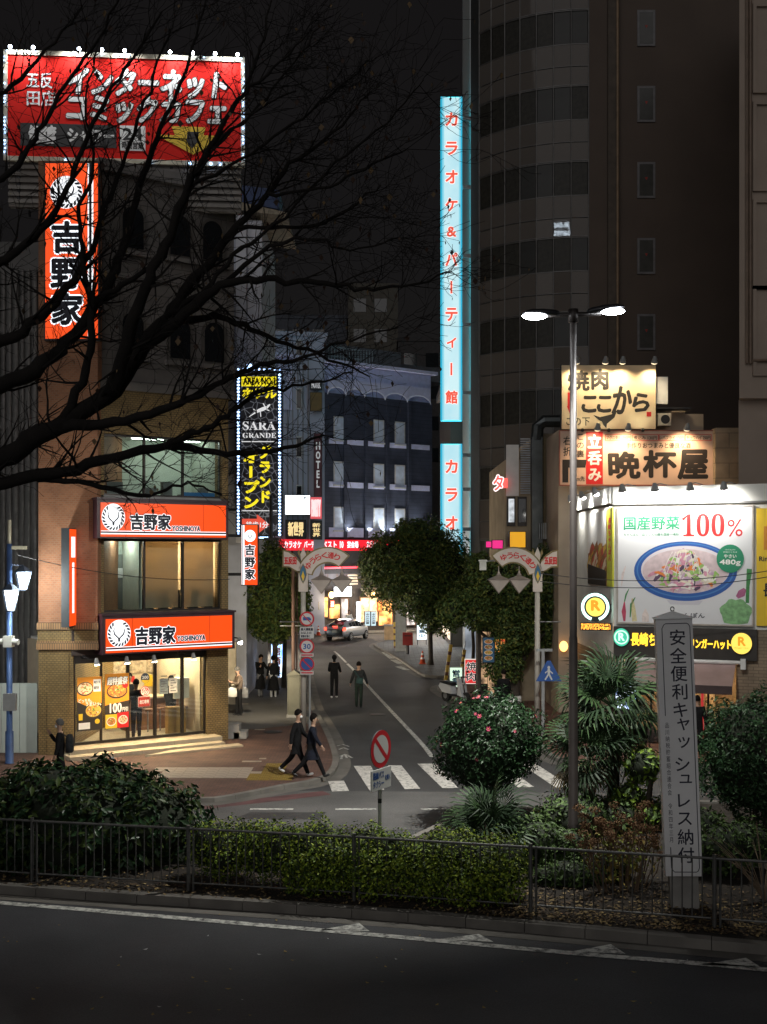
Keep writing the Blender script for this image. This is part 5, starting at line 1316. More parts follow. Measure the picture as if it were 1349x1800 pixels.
mb = MB(em('amber_led', (1, .38, .04), 5)); q = random.Random(9)
for i in range(44):
    for j in range(6):
        if q.random() < .62: mb.box(-.45+i*.021, -.437+i*.021, -.012, -.002, zc-.71+j*.032, zc-.692+j*.032)
mb.build('lit_dots', ld)['kind'] = 'stuff'
# floodlights along the parapet
labs = ['floodlight nearest the lamp post on the noodle shop side wall', 'second floodlight on the noodle shop side wall', 'floodlight at the corner of the noodle shop parapet', 'first floodlight over the noodle billboard, above the green lettering', 'floodlight over the middle of the noodle billboard', 'floodlight over the red number on the noodle billboard', 'floodlight over the gap between noodle and yellow billboards']
def floodlight(fr, u, z, lab, W, col=(1, .97, .9), reach=.9, aim=-2.0, grp='floodlights on the noodle shop parapet', lens=None):
    fl = fr.thing('floodlight', lab, 'floodlight', grp)
    MB(STEEL).tube([(u+.25, .1, z+.1), (u+.12, -reach*.6, z+.12), (u, -reach, z+.05)], .018, 6).build('arm', fl)
    MB(GREYM).tube([(u, -reach-.02, z+.12), (u, -reach, z), (u, -reach+.06, z-.1)], [.05, .09, .13], 10).build('head', fl)
    MB(lens or em('flood_lens', (1, .98, .92), 30)).ball((u, -reach+.06, z-.115), (.115, .1, .06), 12, 8).build('lens', fl)
    spot('lamp_light', fl, (u, -reach+.09, z-.24), (u, 0.0, z+aim), W, col, 130, .9)
zt_ = zw+.28
for k, (px, py) in enumerate(((1018, 872), (1034, 871), (1044, 871))):
    u = (1.6, 3.9, 6.2)[k]
    floodlight(FC, u, zt_-.1, labs[k], 150, reach=.45, aim=-.5)
for k, px in enumerate((1095, 1152, 1214, 1273)):
    u = FR.u(px, -.8)
    floodlight(FR, u, zt_-.1, labs[3+k], 150, aim=-.8)

# ================================================================ LOUDER SIGNS BEHIND
YV = 42.5
FV = Frame(X(890, YV), YV, 0)
vb = FV.thing('beige_back_building', 'beige rendered building behind the noodle shop carrying two warm lit signs', 'building')
bei = mat('beige_render', (.42, .34, .26), .85, var=.15, sc=.7)
u985, u1250 = FV.u(982), FV.u(1255)
MB(bei).box(u985, u1250, 0, 8, 0, Z(756, YV)).build('wall', vb)
MB(bei).box(FV.u(1153), FV.u(1212), .6, 6, Z(756, YV)+.003, Z(713, YV)).box(FV.u(1200), FV.u(1250), 1.0, 6, Z(756, YV)+.003, Z(722, YV)).build('penthouse', vb)
MB(WHITEP).box(FV.u(1157), FV.u(1178), .3, .59, Z(708, YV), Z(660, YV)).build('roof_unit', vb)
ac = MB(mat('ac_white', (.5, .46, .38), .5)).box(FV.u(1157), FV.u(1180), .0, .55, Z(748, YV), Z(726, YV)).build('air_conditioner', vb)
MB(BLACK).disc(FV.u(1170), Z(737, YV), .17, .17, -.005).build('fan', ac)
MB(DARK).box(FV.u(1155), FV.u(1215), -.05, .5, Z(719, YV), Z(716, YV)).build('pipe_run', vb)
# yakiniku sign
FY = Frame(X(988, 42.2), 42.2, 0)
ys = FY.thing('yakiniku_sign', 'cream square sign with black brush characters, lit warm from above', 'sign')
u0, u1, z0, z1 = FY.bx(988, 642, 1153, 754)
cream_b = mat('cream_signboard', (.72, .56, .36), .6, var=.05)
MB(cream_b).box(u0, u1, 0, .12, z0, z1).build('panel', ys)
MB(BLACK).box(u0-.03, u1+.03, .121, .2, z0-.03, z1+.04).build('backing', ys)
bk = mat('brush_black', (.02, .016, .014), .6, var=0)
mb = MB(); text(mb, '焼', FY.bx(1000, 652, 1036, 686), -.006, bk, .04, shear=-.05); text(mb, '肉', FY.bx(1041, 650, 1069, 684), -.006, bk, .045)
text(mb, 'こ', FY.bx(1023, 697, 1047, 724), -.006, bk, .06, shear=.1); text(mb, 'こ', FY.bx(1050, 697, 1073, 724), -.006, bk, .06, shear=.1); text(mb, 'か', FY.bx(1076, 680, 1108, 727), -.006, bk, .035, shear=.1); text(mb, 'ら', FY.bx(1112, 692, 1140, 723), -.006, bk, .05, shear=.1);
text(mb, 'この下', FY.bx(996, 734, 1037, 748), -.006, bk, .01); mb.build('lettering', ys)
MB(bk).ribbon([FY.uz(*p) for p in ((1044, 730), (1054, 736), (1066, 738), (1078, 731), (1084, 722))], [.02, .12, .3, .16, .04], -.008).ribbon([FY.uz(*p) for p in ((1056, 733), (1064, 745), (1066, 752))], [.05, .16, .02], -.0085).build('brush_flourish', ys)
rm = MB(RED_INK); rm.marks = [0, 2]; rm.ribbon([FY.uz(1002, 690), FY.uz(1002, 716)], .16, -.006).flat([FY.uz(997, 714), FY.uz(1002, 727), FY.uz(1008, 714)], -.0065).box(FY.u(1137), FY.u(1145), -.008, -.001, Z(732, 42.2), Z(724, 42.2)).build('red_marks', ys)
for k, px in enumerate((1010, 1060, 1090, 1145)):
    floodlight(FY, FY.u(px), z1+.12, ['lamp above the cream sign nearest the street lamp pole', 'second lamp above the cream sign', 'third lamp above the cream sign', 'lamp above the right end of the cream sign'][k], 130, (1, .80, .50), .55, -1.2, 'lamps above the cream sign', em('dim_lens', (1, .8, .5), 2))
for k, px in enumerate((1020, 1066, 1125)):
    spot('lamp_light', ys, (FY.u(px), -.5, z0-.05), (FY.u(px), 0, z0+.7), 34, (.95, 1, .72), 120, .9)
    MB(DARK).tube([(FY.u(px), .1, z0-.1), (FY.u(px), -.5, z0-.12)], .02, 6).ball((FY.u(px), -.5, z0-.1), .07).build('foot_lamp', ys)
# bar sign
FW = Frame(X(985, 41.9), 41.9, 0)
ws = FW.thing('bar_sign', 'wide pinkish bar sign with huge black brush characters and a red band', 'sign')
u0, u1, z0, z1 = FW.bx(985, 758, 1255, 852)
MB(mat('pink_cream_signboard', (.68, .48, .36), .6, var=.05)).box(u0, u1, 0, .1, z0, z1).build('panel', ws)
MB(mat('bar_sign_edge', (.35, .12, .08), .5)).box(u0-.03, u1+.03, -.02, .11, z1, z1+.04).box(u0-.03, u1+.03, -.02, .11, z0-.04, z0).box(u0-.03, u0, -.02, .11, z0, z1).box(u1, u1+.03, -.02, .11, z0, z1).build('frame', ws)
mb = MB(RED_INK); FW.pbox(mb, 1030.5, 759, 1060, 851, -.006, -.001); mb.build('red_band', ws)
mb = MB(); text(mb, '立呑み', FW.bx(1033, 762, 1058, 848), -.012, WHITE_INK, .03, vertical=True)
text(mb, '晩', FW.bx(1072, 795, 1125, 840), -.008, bk, .045, shear=-.04); text(mb, '杯', FW.bx(1132, 793, 1188, 838), -.008, bk, .045); text(mb, '屋', FW.bx(1193, 792, 1243, 841), -.008, bk, .045, shear=.04)
text(mb, '手作りおつまみと優良な酒', FW.bx(1101, 778, 1214, 788), -.008, bk, .015)
text(mb, 'この裏', FW.bx(1013, 760, 1028, 805), -.008, bk, .01, vertical=True); text(mb, '右折', FW.bx(990, 765, 1006, 803), -.008, bk, .01, vertical=True); text(mb, 'm先', FW.bx(1014, 837, 1028, 846), -.008, bk, .01)
for s, a, b in (('マグロ刺し 200円', 1066, 1108), ('煮込み 130円', 1114, 1155), ('レバフライ 130円', 1160, 1203), ('チュウハイ 250円', 1207, 1249)): text(mb, s, FW.bx(a, 766, b, 773), -.008, bk, .01)
mb.build('lettering', ws)
mb = MB(RED_INK)
for a in (1064, 1112, 1158.5, 1205):
    b = FW.bx(a, 763.5, a+46, 775, 0)
    for bx_ in ((b[0], b[1], b[3]-.02, b[3]), (b[0], b[1], b[2], b[2]+.02), (b[0], b[0]+.02, b[2]+.021, b[3]-.021), (b[1]-.02, b[1], b[2]+.021, b[3]-.021)): mb.box(bx_[0], bx_[1], -.006, -.001, bx_[2], bx_[3])
mb.build('price_boxes', ws)
b = FW.bx(989, 808, 1012, 848); w, h = b[1]-b[0], b[3]-b[2]
MB(bk).box(b[0], b[0]+w*.45, -.006, -.001, b[2], b[3]).box(b[0]+w*.45, b[1]+.1, -.0062, -.001, b[3]-h*.35, b[3]).flat([(b[1]+.1, b[3]-h*.0), (b[1]+.42, b[3]), (b[1]+.36, b[3]-h*.35), (b[1]+.1, b[3]-h*.35)], -.0064).build('turn_arrow', ws)
for k, px in enumerate((1045, 1098, 1200)):
    floodlight(FW, FW.u(px), z1+.1, ['lamp over the red band of the bar sign', 'lamp over the first huge character of the bar sign', 'lamp over the last huge character of the bar sign'][k], 190, (1, .70, .42), .7, -1.0, 'lamps above the bar sign', em('dim_lens', 0))

# ---- narrow cluttered building with duct, pipes and shutters
FM = Frame(X(888, 46), 46, 0)
mbd = FM.thing('narrow_back_building', 'narrow beige back building with air duct, louvre and drainpipes', 'building')
MB(mat('tan_render', (.36, .29, .2), .85, var=.2, sc=1)).box(FM.u(889), FM.u(990), 0, 7, 0, Z(808, 46)).box(FM.u(945), FM.u(990), 0, 7, Z(808, 46)+.003, Z(762, 46)).build('wall', mbd)
duct = mat('duct_metal', (.10, .11, .11), .35, .8, var=.2)
MB(duct).box(FM.u(933), FM.u(951), -.5, -.05, Z(1020, 46), Z(770, 46)).tube([(FM.u(942), -.3, Z(775, 46)), (FM.u(944), -.3, Z(752, 46)), (FM.u(955), -.3, Z(742, 46)), (FM.u(985), -.3, Z(742, 46))], .26, 10).build('air_duct', mbd)
for k in range(24): MB(mat('louvre_white', (.45, .47, .5), .5)).box(FM.u(915), FM.u(932), -.12, -.02, Z(868, 46)+k*.095, Z(868, 46)+k*.095+.05).build('louvre_slat', mbd)
for px in (957, 963, 972): MB(mat('tan_pipe', (.35, .27, .15), .5)).tube([(FM.u(px), -.1, 2), (FM.u(px), -.1, Z(770, 46))], .06 if px != 972 else .04, 8).build('drain_pipe', mbd)
MB(WHITEP).box(FM.u(890), FM.u(912), -.06, -.003, Z(872, 46), Z(782, 46)).build('shutter', mbd)
w = MB(ALU).box(FM.u(891), FM.u(906), -.05, -.003, Z(925, 46), Z(873, 46)).build('window', mbd); MB(em_var('white_window_light', (.35, .38, .4), (.9, .95, 1), .9, 4)).box(FM.u(894), FM.u(904), -.06, -.052, Z(918, 46), Z(877, 46)).build('pane', w)
w = MB(ALU).box(FM.u(910), FM.u(926), -.05, -.003, Z(925, 46), Z(873, 46)).build('window', mbd); MB(DARKGLASS).box(FM.u(912), FM.u(924), -.06, -.052, Z(918, 46), Z(877, 46)).build('pane', w)
b = MB(mat('balcony_panel', (.25, .23, .18), .7)).box(FM.u(944), FM.u(976), -.5, -.03, Z(948, 46), Z(920, 46)).build('balcony', mbd)
for k in range(9): MB(STEEL).box(FM.u(945+k*3.6), FM.u(945+k*3.6)+.03, -.53, -.503, Z(948, 46), Z(920, 46)).build('balcony_slat', b)
w = MB(ALU).box(FM.u(953), FM.u(972), -.05, -.003, Z(918, 46), Z(862, 46)).build('window', mbd); MB(DARKGLASS).box(FM.u(955), FM.u(970), -.06, -.052, Z(914, 46), Z(866, 46)).build('pane', w)
mb = MB(STEEL)
for s in (0, .38): mb.tube([(FM.u(985)+s, -1.6, .2), (FM.u(985)+s, -1.6, Z(860, 44))], .025, 6)
for k in range(28): mb.tube([(FM.u(985), -1.6, 1+k*.3), (FM.u(985)+.38, -1.6, 1+k*.3)], .015, 5)
mb.build('wall_ladder', mbd)
lit_sign(FM, 'yellow_box_sign', 'square yellow lit box sign above the right street tree', 897, 935, 924, 962, em('amber_panel', (.9, .42, .01), .75), -1.2, .5)
nd = FM.thing('katakana_neon', 'red and white neon katakana letter on the side of the narrow building', 'sign')
mb = MB(); bx_ = FM.bx(868, 836, 884, 862, -.3); text(mb, 'タ', bx_, -.3, em('neon_white', (1, .9, .9), 1.6), .1); text(mb, 'タ', bx_, -.31, em('neon_red2', (1, .12, .1), 1.2), .03); mb.box(bx_[1]-.15, bx_[1]+.2, -.28, -.2, bx_[2]+.1, bx_[3]-.1); mb.build('letter', nd)
lit_sign(FM, 'pink_sign', 'magenta lit shop sign behind the right street tree', 866, 950, 884, 964, em('magenta_lit', (.9, .02, .25), .9), -.6, .2)
lit_sign(FM, 'pink_sign', 'second smaller magenta sign left of the magenta shop sign', 855, 952, 864, 962, em('magenta_lit', 0), -.6, .2)
# street level of the right row, seen between tree and post
lit_sign(FM, 'menu_poster_board', 'tall blue poster board with bowl pictures by the right pavement', 850, 1121, 869, 1164, mat('poster_blue', (.03, .12, .24), .5, var=.2, sc=3), -2.6, .1)
pb = FM.thing('menu_poster_pictures', 'pictures of noodle bowls pasted down the blue poster board', 'poster')
mb = MB()
for k in range(4): c = FM.uz(859, 1128+k*9.6, -2.62); printed_bowl(mb, c[0], c[1], .16, -2.63, .09, seed=20+k, base=k % 3, rim=WHITE_INK)
mb.build('bowl_picture', pb)
lit_sign(FM, 'red_yellow_poster', 'red and yellow lit poster right of the blue poster board', 871, 1123, 888, 1146, em_var('red_yel_print', (.7, .05, .03), (.9, .6, .1), .8, 5), -2.4, .1, '生ビール', WHITE_INK)
sh = FM.thing('right_row_shop', 'lit shop front with orange timber screen behind the right street tree', 'shop')
for k in range(5):
    a, b = FM.u(846+k*12, -1), FM.u(857+k*12, -1)
    w = MB(ALU).box(a-.03, b+.03, -1.0, -.9, .15, 3.05).build('window', sh); MB(em_var('row_warm_interior', (.03, .02, .015), (.9, .55, .3), .9, 3.1)).box(a, b, -1.02, -1.002, .3 if k % 2 else .9, 2.95).build('pane', w)
MB(mat('dark_render', (.07, .06, .055), .8)).box(FM.u(840, -1), FM.u(908, -1), -.9, -.1, 0, 3.6).build('shop_wall', sh)
MB(em_var('row_cool_interior', (.12, .14, .16), (.5, .55, .62), .7, 1.1)).box(X(818, 57)-X(888, 46), X(850, 57)-X(888, 46), 11, 11.1, .2, 3.2).build('window', sh)
for k in range(14): MB(mat('orange_timber', (.42, .19, .06), .6)).box(FM.u(962), FM.u(984), -3.05, -3.0, .6+k*.16, .72+k*.16).build('timber_slat', sh)
MB(mat('orange_timber', 0)).box(FM.u(960), FM.u(961.8), -3.1, -3, .1, 3.2).box(FM.u(984.2), FM.u(986), -3.1, -3, .1, 3.2).build('timber_post', sh)
point('lamp_light', sh, (FM.u(965), -3.8, 2.6), 60, (1, .55, .22), .15)
MB(em('paper_lantern', (1, .5, .15), 3)).ball((FM.u(965), -3.8, 2.6), (.16, .16, .2), 12, 8).build('lantern', sh)
MB(WHITEP).box(FM.u(845), FM.u(905), -2.2, -1.6, .1, .55).build('planter_box', sh)

# ---- far right buildings
YQ = 39.5
q2 = thing('right_beige_tower', 'tall beige panelled building with drainpipes at the right edge', 'building', (X(1300, YQ), YQ, 0))
bt_ = mat('beige_panel', (.40, .32, .26), .75, var=.1, sc=.6)
MB(bt_).prism([(0, 0), (8, 0), (8, 10), (3.3, 10)], Z(700, YQ), 30).build('wall', q2)
for k, z in enumerate((12.2, 15.2, 18.6, 22, 25.4)):
    f = MB(bt_).box(.45, 4.2, -.1, -.002, z, z+.12).box(.45, .57, -.1, -.002, z+.12, z+3.0).box(.45, 4.2, -.1, -.002, z+3.0, z+3.12).build('panel_moulding', q2)
for px in (1312, 1318): MB(mat('brown_pipe', (.2, .14, .1), .5)).tube([(X(px, YQ)-X(1300, YQ), -.1, Z(640, YQ)), (X(px, YQ)-X(1300, YQ), -.1, 30)], .05, 8).build('drain_pipe', q2)
MB(mat('brown_pipe', 0)).tube([(X(1318, YQ)-X(1300, YQ), -.1, Z(640, YQ)), (X(1323, YQ)-X(1300, YQ), -.1, Z(634, YQ)), (3, -.1, Z(634, YQ))], .05, 8).build('pipe_bend', q2)
MB(bt_).prism([(0.1, .4), (8, .4), (8, 10), (3.3, 10)], 0, Z(700, YQ)-.003).build('lower_wall', q2)
q3 = thing('tiled_annex', 'tan tiled wall with two small lit wall lamps behind the noodle shop', 'building', (X(1258, 41.6), 41.6, 0))
MB(brick('tan_tile', (.42, .33, .22), (.39, .30, .2), (.25, .2, .14), w=1.0, h=.55, ms=.015)).box(0, 7, 0, .5, 0, Z(752, 41.6)).build('wall', q3)
for k, px in enumerate((1308, 1317)): MB(mat('wall_lamp', (.4, .3, .2), .4)).box(X(px, 41.6)-X(1258, 41.6), X(px+4, 41.6)-X(1258, 41.6), -.08, -.002, Z(814, 41.6), Z(803, 41.6)).build('vent', q3)
# ================================================================ STREET FURNITURE
# ---- tall twin street lamp
YL_ = 22.6
sl = thing('street_lamp', 'tall brown street lamp with two lit arms rising from the planted island', 'street lamp', (X(1008, YL_), YL_, .14))
zt = Z(556, YL_)-.14
pole_m = mat('brown_lamp_pole', (.032, .026, .024), .5, .3, var=.2)
MB(pole_m).tube([(0, 0, 0), (0, 0, .5), (0, 0, .52), (0, 0, 4.2), (0, 0, 4.25), (0, 0, zt)], [.115, .115, .1, .085, .075, .065], 14).build('pole', sl, True)
MB(pole_m).tube([(0, 0, zt-.12), (0, 0, zt+.14)], .1, 12).tube([(-.55, 0, zt+.02), (.55, 0, zt+.05)], .045, 8).build('head_bracket', sl, True)
head_m = mat('lamp_head_dark', (.03, .03, .034), .4, .4)
lens_m = em('street_lamp_lens', (.92, .97, 1), 60)
for s, tilt in ((-1, .10), (1, .16)):
    h = MB(head_m)
    prof = [(.28, .05, .06), (.36, .10, .09), (.6, .13, .10), (.85, .12, .085), (1.0, .05, .03)]
    n = 12; vs = []; fs = []
    for (d, ww, hh) in prof:
        for k in range(n):
            a = 2*math.pi*k/n
            vs.append((s*d, ww*1.35*math.cos(a), zt+.03+d*tilt*(1 if s > 0 else .3)+hh*math.sin(a)*(1 if math.sin(a) > 0 else .45)))
    for i in range(len(prof)-1):
        for k in range(n): fs.append((i*n+k, i*n+(k+1) % n, (i+1)*n+(k+1) % n, (i+1)*n+k))
    fs.append(list(range(n))); fs.append([(len(prof)-1)*n+k for k in range(n)])
    h.add(vs, fs).build('lamp_head', sl, True)
    zc = zt+.03+.75*tilt*(1 if s > 0 else .3)
    MB(lens_m).ball((s*.77, -.02, zc-.055), (.25, .16, .065), 14, 8).build('lens', sl, True)
    spot('lamp_light', sl, (s*.77, .07, zc-.13), (-6.0 if s < 0 else 2.5, 5.5, 0), STREET_LAMP_W*(1.8 if s < 0 else .8), (1, .98, .91), 118, .55, .12)
# ---- blue lantern post at the left
lx, ly = X(17, 32.2), 32.2
lp_ = thing('lantern_post', 'blue post with two glowing white lanterns and pale cameras at the far left', 'street lamp', (lx, ly, .1))
blue = mat('blue_post_paint', (.05, .10, .24), .5, .2, var=.2)
MB(blue).tube([(0, 0, 0), (0, 0, .02), (0, 0, .9), (0, 0, .92), (0, 0, Z(962, ly))], [.14, .115, .115, .085, .075], 14).build('post', lp_, True)
MB(mat('tan_post_top', (.3, .27, .2), .5)).tube([(0, 0, Z(1000, ly)), (0, 0, Z(920, ly))], [.06, .05], 10).box(0, .5, -.03, .03, Z(972, ly), Z(966, ly)).build('post_top', lp_)
lant = em('lantern_glass', (.95, 1, .97), 7)
for k, (px, py0, py1) in enumerate(((37, 1006, 1036), (25, 1037, 1072))):
    x = X(px, ly)-lx; z1 = Z(py0, ly)-.1; z0 = Z(py1, ly)-.1; yo_ = .2-.5*k
    lo = MB(mat('lantern_iron', (.06, .08, .12), .5, .4))
    lo.lathe([(.24, z1), (.25, z1+.02), (.12, z1+.14), (.02, z1+.2)], 6, (x, yo_, 0)).lathe([(.09, z0-.04), (.11, z0)], 6, (x, yo_, 0))
    for j in range(6):
        a = math.pi/3*j; lo.tube([(x+.11*math.cos(a), yo_+.11*math.sin(a), z0), (x+.235*math.cos(a), yo_+.235*math.sin(a), z1)], .012, 5)
    lo.tube([(0, 0, z1+.22), (x, yo_, z1+.2)], .02, 6); lo.build('lantern_frame', lp_)
    MB(lant).lathe([(.085, z0+.01), (.19, z1-.01)], 6, (x, yo_, 0)).build('lantern_glass', lp_)
    point('lamp_light', lp_, (x+.35, yo_-.3, (z0+z1)/2), 140, (.95, 1, .95), .12)
zc = Z(1127, ly)-.1
MB(mat('camera_white', (.6, .6, .55), .5)).box(-.12, .12, -.2, .08, zc-.16, zc+.16).tube([(-.12, -.1, zc), (-.34, -.14, zc)], .085, 10).tube([(.12, -.1, zc), (.3, -.14, zc-.02)], .085, 10).build('camera_box', lp_)
MB(GREYM).box(-.12, .24, -.2, -.06, Z(1248, ly)-.1, Z(1218, ly)-.1).build('control_box', lp_)

# ---- ornamental posts with fan-shaped name boards
enam = mat('cream_enamel', (.62, .54, .48), .45, var=.08, sc=3); rimm = mat('olive_gold_rim', (.20, .15, .06), .45, .3); bluei = mat('emblem_blue', (.03, .13, .25), .4, var=0)
shade_m = mat('milky_lantern_shade', (.68, .6, .54), .5, var=.1)
def fan_post(px, py_base, label, flip):
    g = G(px, py_base); Y = g.y; s = -1 if flip else 1
    t = thing('name_post', label, 'sign post', (g.x, g.y, .1), 0, 'ornamental street name posts')
    zz = lambda py: Z(py, Y)-.1
    sc = Y/FPX
    MB(mat('pale_post_paint', (.45, .42, .37), .5, var=.12)).tube([(0, 0, 0), (0, 0, zz(1038))], [.1, .085], 12).build('post', t, True)
    def pt(dx, py): return (s*dx*sc, zz(py))
    MB(enam).box(-8*sc, 8*sc, -.1, .1, zz(1040), zz(1008)).build('collar', t)
    def plate(pts, name, m, y0=-.07, y1=.07):
        pl_ = [pt(*p) for p in pts]
        a = sum(pl_[i][0]*pl_[(i+1) % len(pl_)][1]-pl_[(i+1) % len(pl_)][0]*pl_[i][1] for i in range(len(pl_)))
        return MB(m).prism(pl_ if a > 0 else pl_[::-1], y0, y1, 'xz').build(name, t)
    # long fan: arc band; offsets in pixels from the post axis
    def fan(c, r0, r1, a0, a1, n=14):
        o = [(c[0]+r1*math.cos(a0+(a1-a0)*k/n), c[1]-r1*math.sin(a0+(a1-a0)*k/n)) for k in range(n+1)]
        i = [(c[0]+r0*math.cos(a1+(a0-a1)*k/n), c[1]-r0*math.sin(a1+(a0-a1)*k/n)) for k in range(n+1)]
        return o+i
    big = fan((43, 1017), 27, 56, R(46), R(168))
    plate(big, 'long_fan_rim', rimm)
    plate(fan((43, 1017), 29.5, 53.5, R(48.5), R(165)), 'long_fan_face', enam, -.085, -.071)
    sm = [(-36, 966), (-26, 968), (-14, 976), (-5, 987), (0, 994), (-8, 1008), (-14, 1004), (-24, 998), (-37, 997)]
    plate(sm, 'short_fan_rim', rimm)
    plate([(-34, 969), (-26, 971), (-15, 978.5), (-7, 988), (-3, 994), (-9, 1004), (-15, 1001), (-24, 995.5), (-34, 994.5)], 'short_fan_face', enam, -.085, -.071)
    plate([(0, 962), (5, 975), (3, 990), (-3, 990), (-5, 975)], 'spear', enam, -.05, .05)
    plate([(8, 965), (11, 978), (4, 990), (4, 975)], 'spear_blade', rimm, -.03, .03); plate([(-8, 965), (-10, 972), (-4, 984), (-4, 975)], 'spear_blade', rimm, -.03, .03)
    drop = [(0, 990), (5, 1000), (6.5, 1010), (4, 1019), (0, 1026), (-4, 1019), (-6.5, 1010), (-5, 1000)]
    plate(drop, 'drop_rim', rimm, -.11, -.1)
    plate([(x*.8, 1009+(y_-1009)*.85) for x, y_ in drop], 'drop_field', bluei, -.118, -.111)
    plate([(0, 1003), (3, 1013), (0, 1022), (-3, 1013)], 'flame', YEL_INK, -.124, -.119)
    # lettering on the curve
    mb = MB(); n = 6; chars = 'ゆうらく通り'
    for k, ch in enumerate(chars):
        a = R(146)-k*R(146-66)/5 if not flip else R(66)+k*R(80)/5
        rr = 41; uu, z = pt(43+rr*math.cos(a), 1017-rr*math.sin(a))
        tmp = MB(); h = 5.2*sc; text(tmp, ch, (-h, h, -h, h), -.09, RED_INK, .04)
        th = (a-math.pi/2)*s
        mb.use(RED_INK).add([(uu+p[0]*math.cos(th)-p[2]*math.sin(th), p[1], z+p[0]*math.sin(th)+p[2]*math.cos(th)) for p in tmp.v], tmp.f)
    a_, b_ = pt(-33, 992), pt(-12, 979)
    text(mb, '五反田', (min(a_[0], b_[0]), max(a_[0], b_[0]), a_[1], b_[1]), -.09, RED_INK, .05)
    mb.build('lettering', t)
    # two hanging lantern shades
    for dx, py in ((32, 1009), (68, 1009)):
        u_, z_ = pt(dx, py)
        lo = MB(mat('lantern_bronze', (.34, .29, .25), .5, .3)).tube([(u_, 0, z_+14*sc), (u_, 0, z_)], .02, 6).lathe([(.09, z_-.04), (.05, z_+.03), (.03, z_+.1)], 10, (u_, 0, 0))
        hw_ = 19*sc; zr = z_-10*sc
        lo.add([(u_-hw_, -hw_, zr), (u_+hw_, -hw_, zr), (u_+hw_, hw_, zr), (u_-hw_, hw_, zr), (u_, 0, z_-.02)], [(0, 1, 4), (1, 2, 4), (2, 3, 4), (3, 0, 4)])
        lo.build('shade_cap', t, rot=None)
        zb_ = z_-34*sc
        MB(shade_m).add([(u_-hw_*.93, -hw_*.93, zr-.01), (u_+hw_*.93, -hw_*.93, zr-.01), (u_+hw_*.93, hw_*.93, zr-.01), (u_-hw_*.93, hw_*.93, zr-.01), (u_, 0, zb_)], [(1, 0, 4), (2, 1, 4), (3, 2, 4), (0, 3, 4), (0, 1, 2, 3)]).build('lantern_shade', t)
        e = MB(mat('lantern_bronze', 0))
        for cx_, cy_ in ((-1, -1), (1, -1), (1, 1), (-1, 1)): e.tube([(u_+cx_*hw_*.93, cy_*hw_*.93, zr-.01), (u_, 0, zb_)], .014, 5)
        e.build('shade_edges', t)
    MB(STEEL).tube([(0, 0, zz(1093)), (s*-40*sc, 0, zz(1093))], .02, 6).ball((s*-40*sc, 0, zz(1093)), .03, 8, 6).build('banner_arm', t)
    return t
fan_post(533.5, 1290, 'ornamental post with fan shaped name boards on the left pavement corner', False)
fan_post(945, 1290, 'ornamental post with mirrored fan shaped name boards before the noodle shop', True)

# ---- traffic sign column on the left pavement
g = G(541, 1290); Yg = g.y
def zt_(py): return Z(py, Yg)-.1
def round_sign(mb, z, r, y, ring=True):
    mb.use(mat('sign_red', (.5, .02, .03), .4, var=0)).disc(0, z, r, r, y, 28)
def sign_pole(px, label, y_off=0.):
    return thing('traffic_sign_pole', label, 'traffic sign', (X(px, Yg), Yg+y_off, .1))
t = sign_pole(541, 'grey pole carrying a truck ban, 30 limit and no parking signs one above another', -.3)
MB(GREYM).tube([(.09, .06, 0), (.09, .06, zt_(1075))], .04, 10).build('pole', t)
sr = mat('sign_red', (.5, .02, .03), .4, var=0); sbl = mat('sign_blue', (.03, .09, .30), .4, var=0); sw = mat('sign_white', (.55, .55, .54), .4, var=0)
r = .245
def plate_round(name, py, fn):
    z = zt_(py); o = MB(STEEL).prism([(r*math.cos(k*.2244), z+r*math.sin(k*.2244)) for k in range(28)], 0, .02, 'xz')
    o.build(name+'_back', t)
    mb = MB(); fn(mb, z); mb.build(name, t)
def truck(mb, z):
    mb.use(sr).disc(0, z, r, r, -.003).use(sw).disc(0, z, r*.78, r*.78, -.005).use(sbl).flat([(-.13, z+.06), (-.13, z-.05), (.14, z-.05), (.14, z+.0), (.08, z+.06)], -.007).use(sr).ribbon([(-.13, z+.13), (.13, z-.13)], .03, -.009)
def lim30(mb, z):
    mb.use(sr).disc(0, z, r, r, -.003).use(sw).disc(0, z, r*.78, r*.78, -.005); text(mb, '30', (-.12, .12, z-.085, z+.085), -.008, sbl, .04)
def nopark(mb, z):
    mb.use(sr).disc(0, z, r, r, -.003).use(sbl).disc(0, z, r*.80, r*.80, -.005).use(sr).ribbon([(-.14, z+.14), (.14, z-.14)], .045, -.007)
plate_round('truck_ban_disc', 1087, truck); plate_round('speed_limit_disc', 1135, lim30); plate_round('no_parking_disc', 1166, nopark)
MB(sw).box(-.23, .23, -.004, .015, zt_(1121), zt_(1101)).build('text_plate', t)
mb = MB()
for k, s in enumerate(('最大積載量', '5t以上の', '貨物を除く')): text(mb, s, (-.2, .2-.05*k, zt_(1107.5+k*6), zt_(1103+k*6)), -.008, NAVY_INK, .04)
mb.build('plate_lettering', t)
for py in (1150, 1181): MB(sw).box(-.22, .22, -.004, .015, zt_(py+3), zt_(py-3)).use(sr).box(-.19, .19, -.008, -.005, zt_(py+1.2), zt_(py-1.2)).build('arrow_plate', t)
